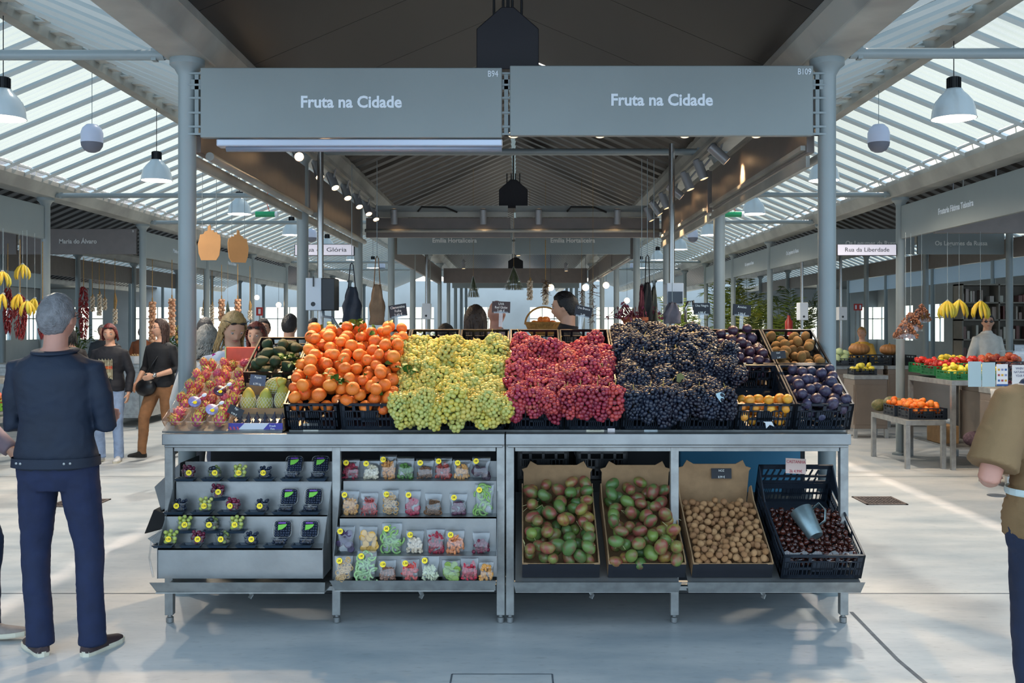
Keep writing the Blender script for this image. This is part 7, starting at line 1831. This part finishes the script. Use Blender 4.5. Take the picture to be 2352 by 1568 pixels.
def palm(x, y, h, lab, seed):
    r = empty('palm', (x, y, 0), lab, 'plant', 'potted palms in the right background'); g = random.Random(seed)
    MB().lathe([(.16, 0), (.22, .35), (.2, .33)], 20).build('pot', bpy.data.materials.get('pot dark2') or mat('pot dark2', '#33332f', .6), r, smooth=True, ang=40)
    q = MB(); st = MB()
    for k in range(16):
        a = g.uniform(0, 6.28); R_ = g.uniform(.4, .85); h1 = h*g.uniform(.6, 1); pts_ = [Vector((R_*s_**1.3*math.cos(a), R_*s_**1.3*math.sin(a), .3+(h1-.3)*math.sin(min(1, s_)*1.75))) for s_ in [i/10 for i in range(11)]]
        st.path(pts_, [.010*(1-i/14) for i in range(11)], 4)
        for i in range(3, 11):
            d = (pts_[i]-pts_[i-1]).normalized(); sd = d.cross(Vector((0, 0, 1))).normalized()
            for s_ in (-1, 1):
                for t_ in (0, .5):
                    b_ = pts_[i-1].lerp(pts_[i], t_); tip = b_+(sd*s_+d*.7-Vector((0, 0, .35))).normalized()*.30; q.add([b_, b_+d*.03+(tip-b_)*.5, tip, b_-d*.01+(tip-b_)*.5], [(0, 1, 2, 3)])
    q.build('fronds', fruit('palm leaf', ['#4a6a28', '#8a9a34', '#2e4a1e', '#a8a83a'], .45, 'island'), r); st.build('stems', M_calyx, r)
for k, (x, y, h) in enumerate(((4.0, 24.5, 2.4), (5.3, 23.7, 2.2), (5.6, 24.4, 2.6), (6.3, 23.8, 2.4), (6.9, 24.6, 2.7), (3.4, 26.0, 2.3), (5.55, 26.7, 2.9), (6.0, 26.2, 3.0))): palm(x, y, h, 'potted palm in the right background, %s' % ['left of the thick column', 'behind the thick column', 'with yellow lit fronds', 'beside the rear column', 'rightmost in front', 'small one at the far left', 'tall one in the back row', 'tallest one in the back row'][k], k)
for k, (x, y, c1_, fl_) in enumerate(((-6.9, 20.5, ['#3f6a2c', '#5a8a34'], ['#d98aa8', '#e0c04a']), (-7.6, 22.5, ['#4a7a34', '#2e5524'], ['#c94a6a', '#d9a0c0']), (-5.2, 30.0, ['#3f6a2c', '#6a9a3a'], ['#e6d05a', '#e0e0d0']), (-4.0, 31.5, ['#4a7034', '#7aa03a'], ['#e8d86a', '#e07a6a']), (-7.0, 24.4, ['#3a6028', '#5a8a34'], ['#d9709a', '#e8c9d0']), (-3.0, 33.0, ['#4a7034', '#7aa03a'], ['#e6d05a', '#fff0b0']), (-8.6, 19.5, ['#2e4a22', '#4a6a2c'], None))):
    plant(x, y, .85 if y < 29 else .7, .75, .38, c1_, 'bucket of flowers and greens in the left background, %s' % ordn[k].replace('nearest', 'first'), 120, seed=k, flowers=fl_, cat='flowers', nm='flower_bucket')
    rack(x-.5, y-.35, 1.0, .8, .85 if y < 29 else .7, 'low stand under the %s flower bucket in the left background' % ordn[k].replace('nearest', 'first'), cab=True)
# greens behind the left column
# fire signs
for px, py, Z, w_, h_, lab in ((596, 715, 24.0, .16, .2, 'red fire equipment sign with a white figure in the left background'), (1966, 705, 24, .10, .16, 'red notice on the pale wall in the right background, left one'), (1976, 705, 24, .10, .16, 'red notice on the pale wall in the right background, right one')):
    p = at(px, py, Z); r = empty('fire_sign', p, lab, 'sign'); MB().bb(-w_/2, w_/2, 0, .01, -h_/2, h_/2).build('plate', mat('fire red', '#b5302a', .5), r); MB().bb(-w_*.18, w_*.18, -.004, 0, -h_*.3, h_*.3).build('symbol', M_white, r)
    MB().bb(-.015, .015, .01, .04, -p.z, h_/2).build('post', M_beam, r)
# fire extinguisher stand and hose reel on the right
p = at(1812, 732, 19.5); r = empty('fire_extinguisher', (p.x, p.y, 1.35), 'red fire extinguisher behind the right columns', 'fire extinguisher')
MB().lathe([(.07, 0), (.075, .02), (.075, .38), (.03, .45), (.03, .5)], 18).build('bottle', mat('extinguisher red', '#a8352e', .35), r, smooth=True, ang=40); MB().bb(-.015, .015, -.06, .06, .5, .54).build('valve', M_black, r); MB().bb(-.12, .12, -.1, .1, -1.35, 0).build('stand', M_beam, r)
# round bulb lamps far in the centre and left
for k, (px, py, Z) in enumerate(((1170, 628, 30), (1345, 660, 20.5), (640, 700, 26), (590, 683, 28), (1265, 660, 21), (1392, 655, 22), (1440, 690, 25))):
    p = at(px, py, Z); r = empty('globe_lamp', p, 'small glowing globe lamp in the background, %s' % ['far centre', 'right of the seller', 'left by the second column', 'near the fire sign', 'above the basket', 'right of the garlic', 'beside the potted plant'][k], 'lamp')
    MB().ell((0, 0, 0), .07).build('globe', mat('globe glow', (1, .72, .4, 1), .5, emit=6), r, smooth=True); MB().cyl((0, 0, .06), (0, 0, max(.2, 3.75-p.z)), .004, 5).build('cord', M_black, r)
# white barrel vault counter hood far in the centre
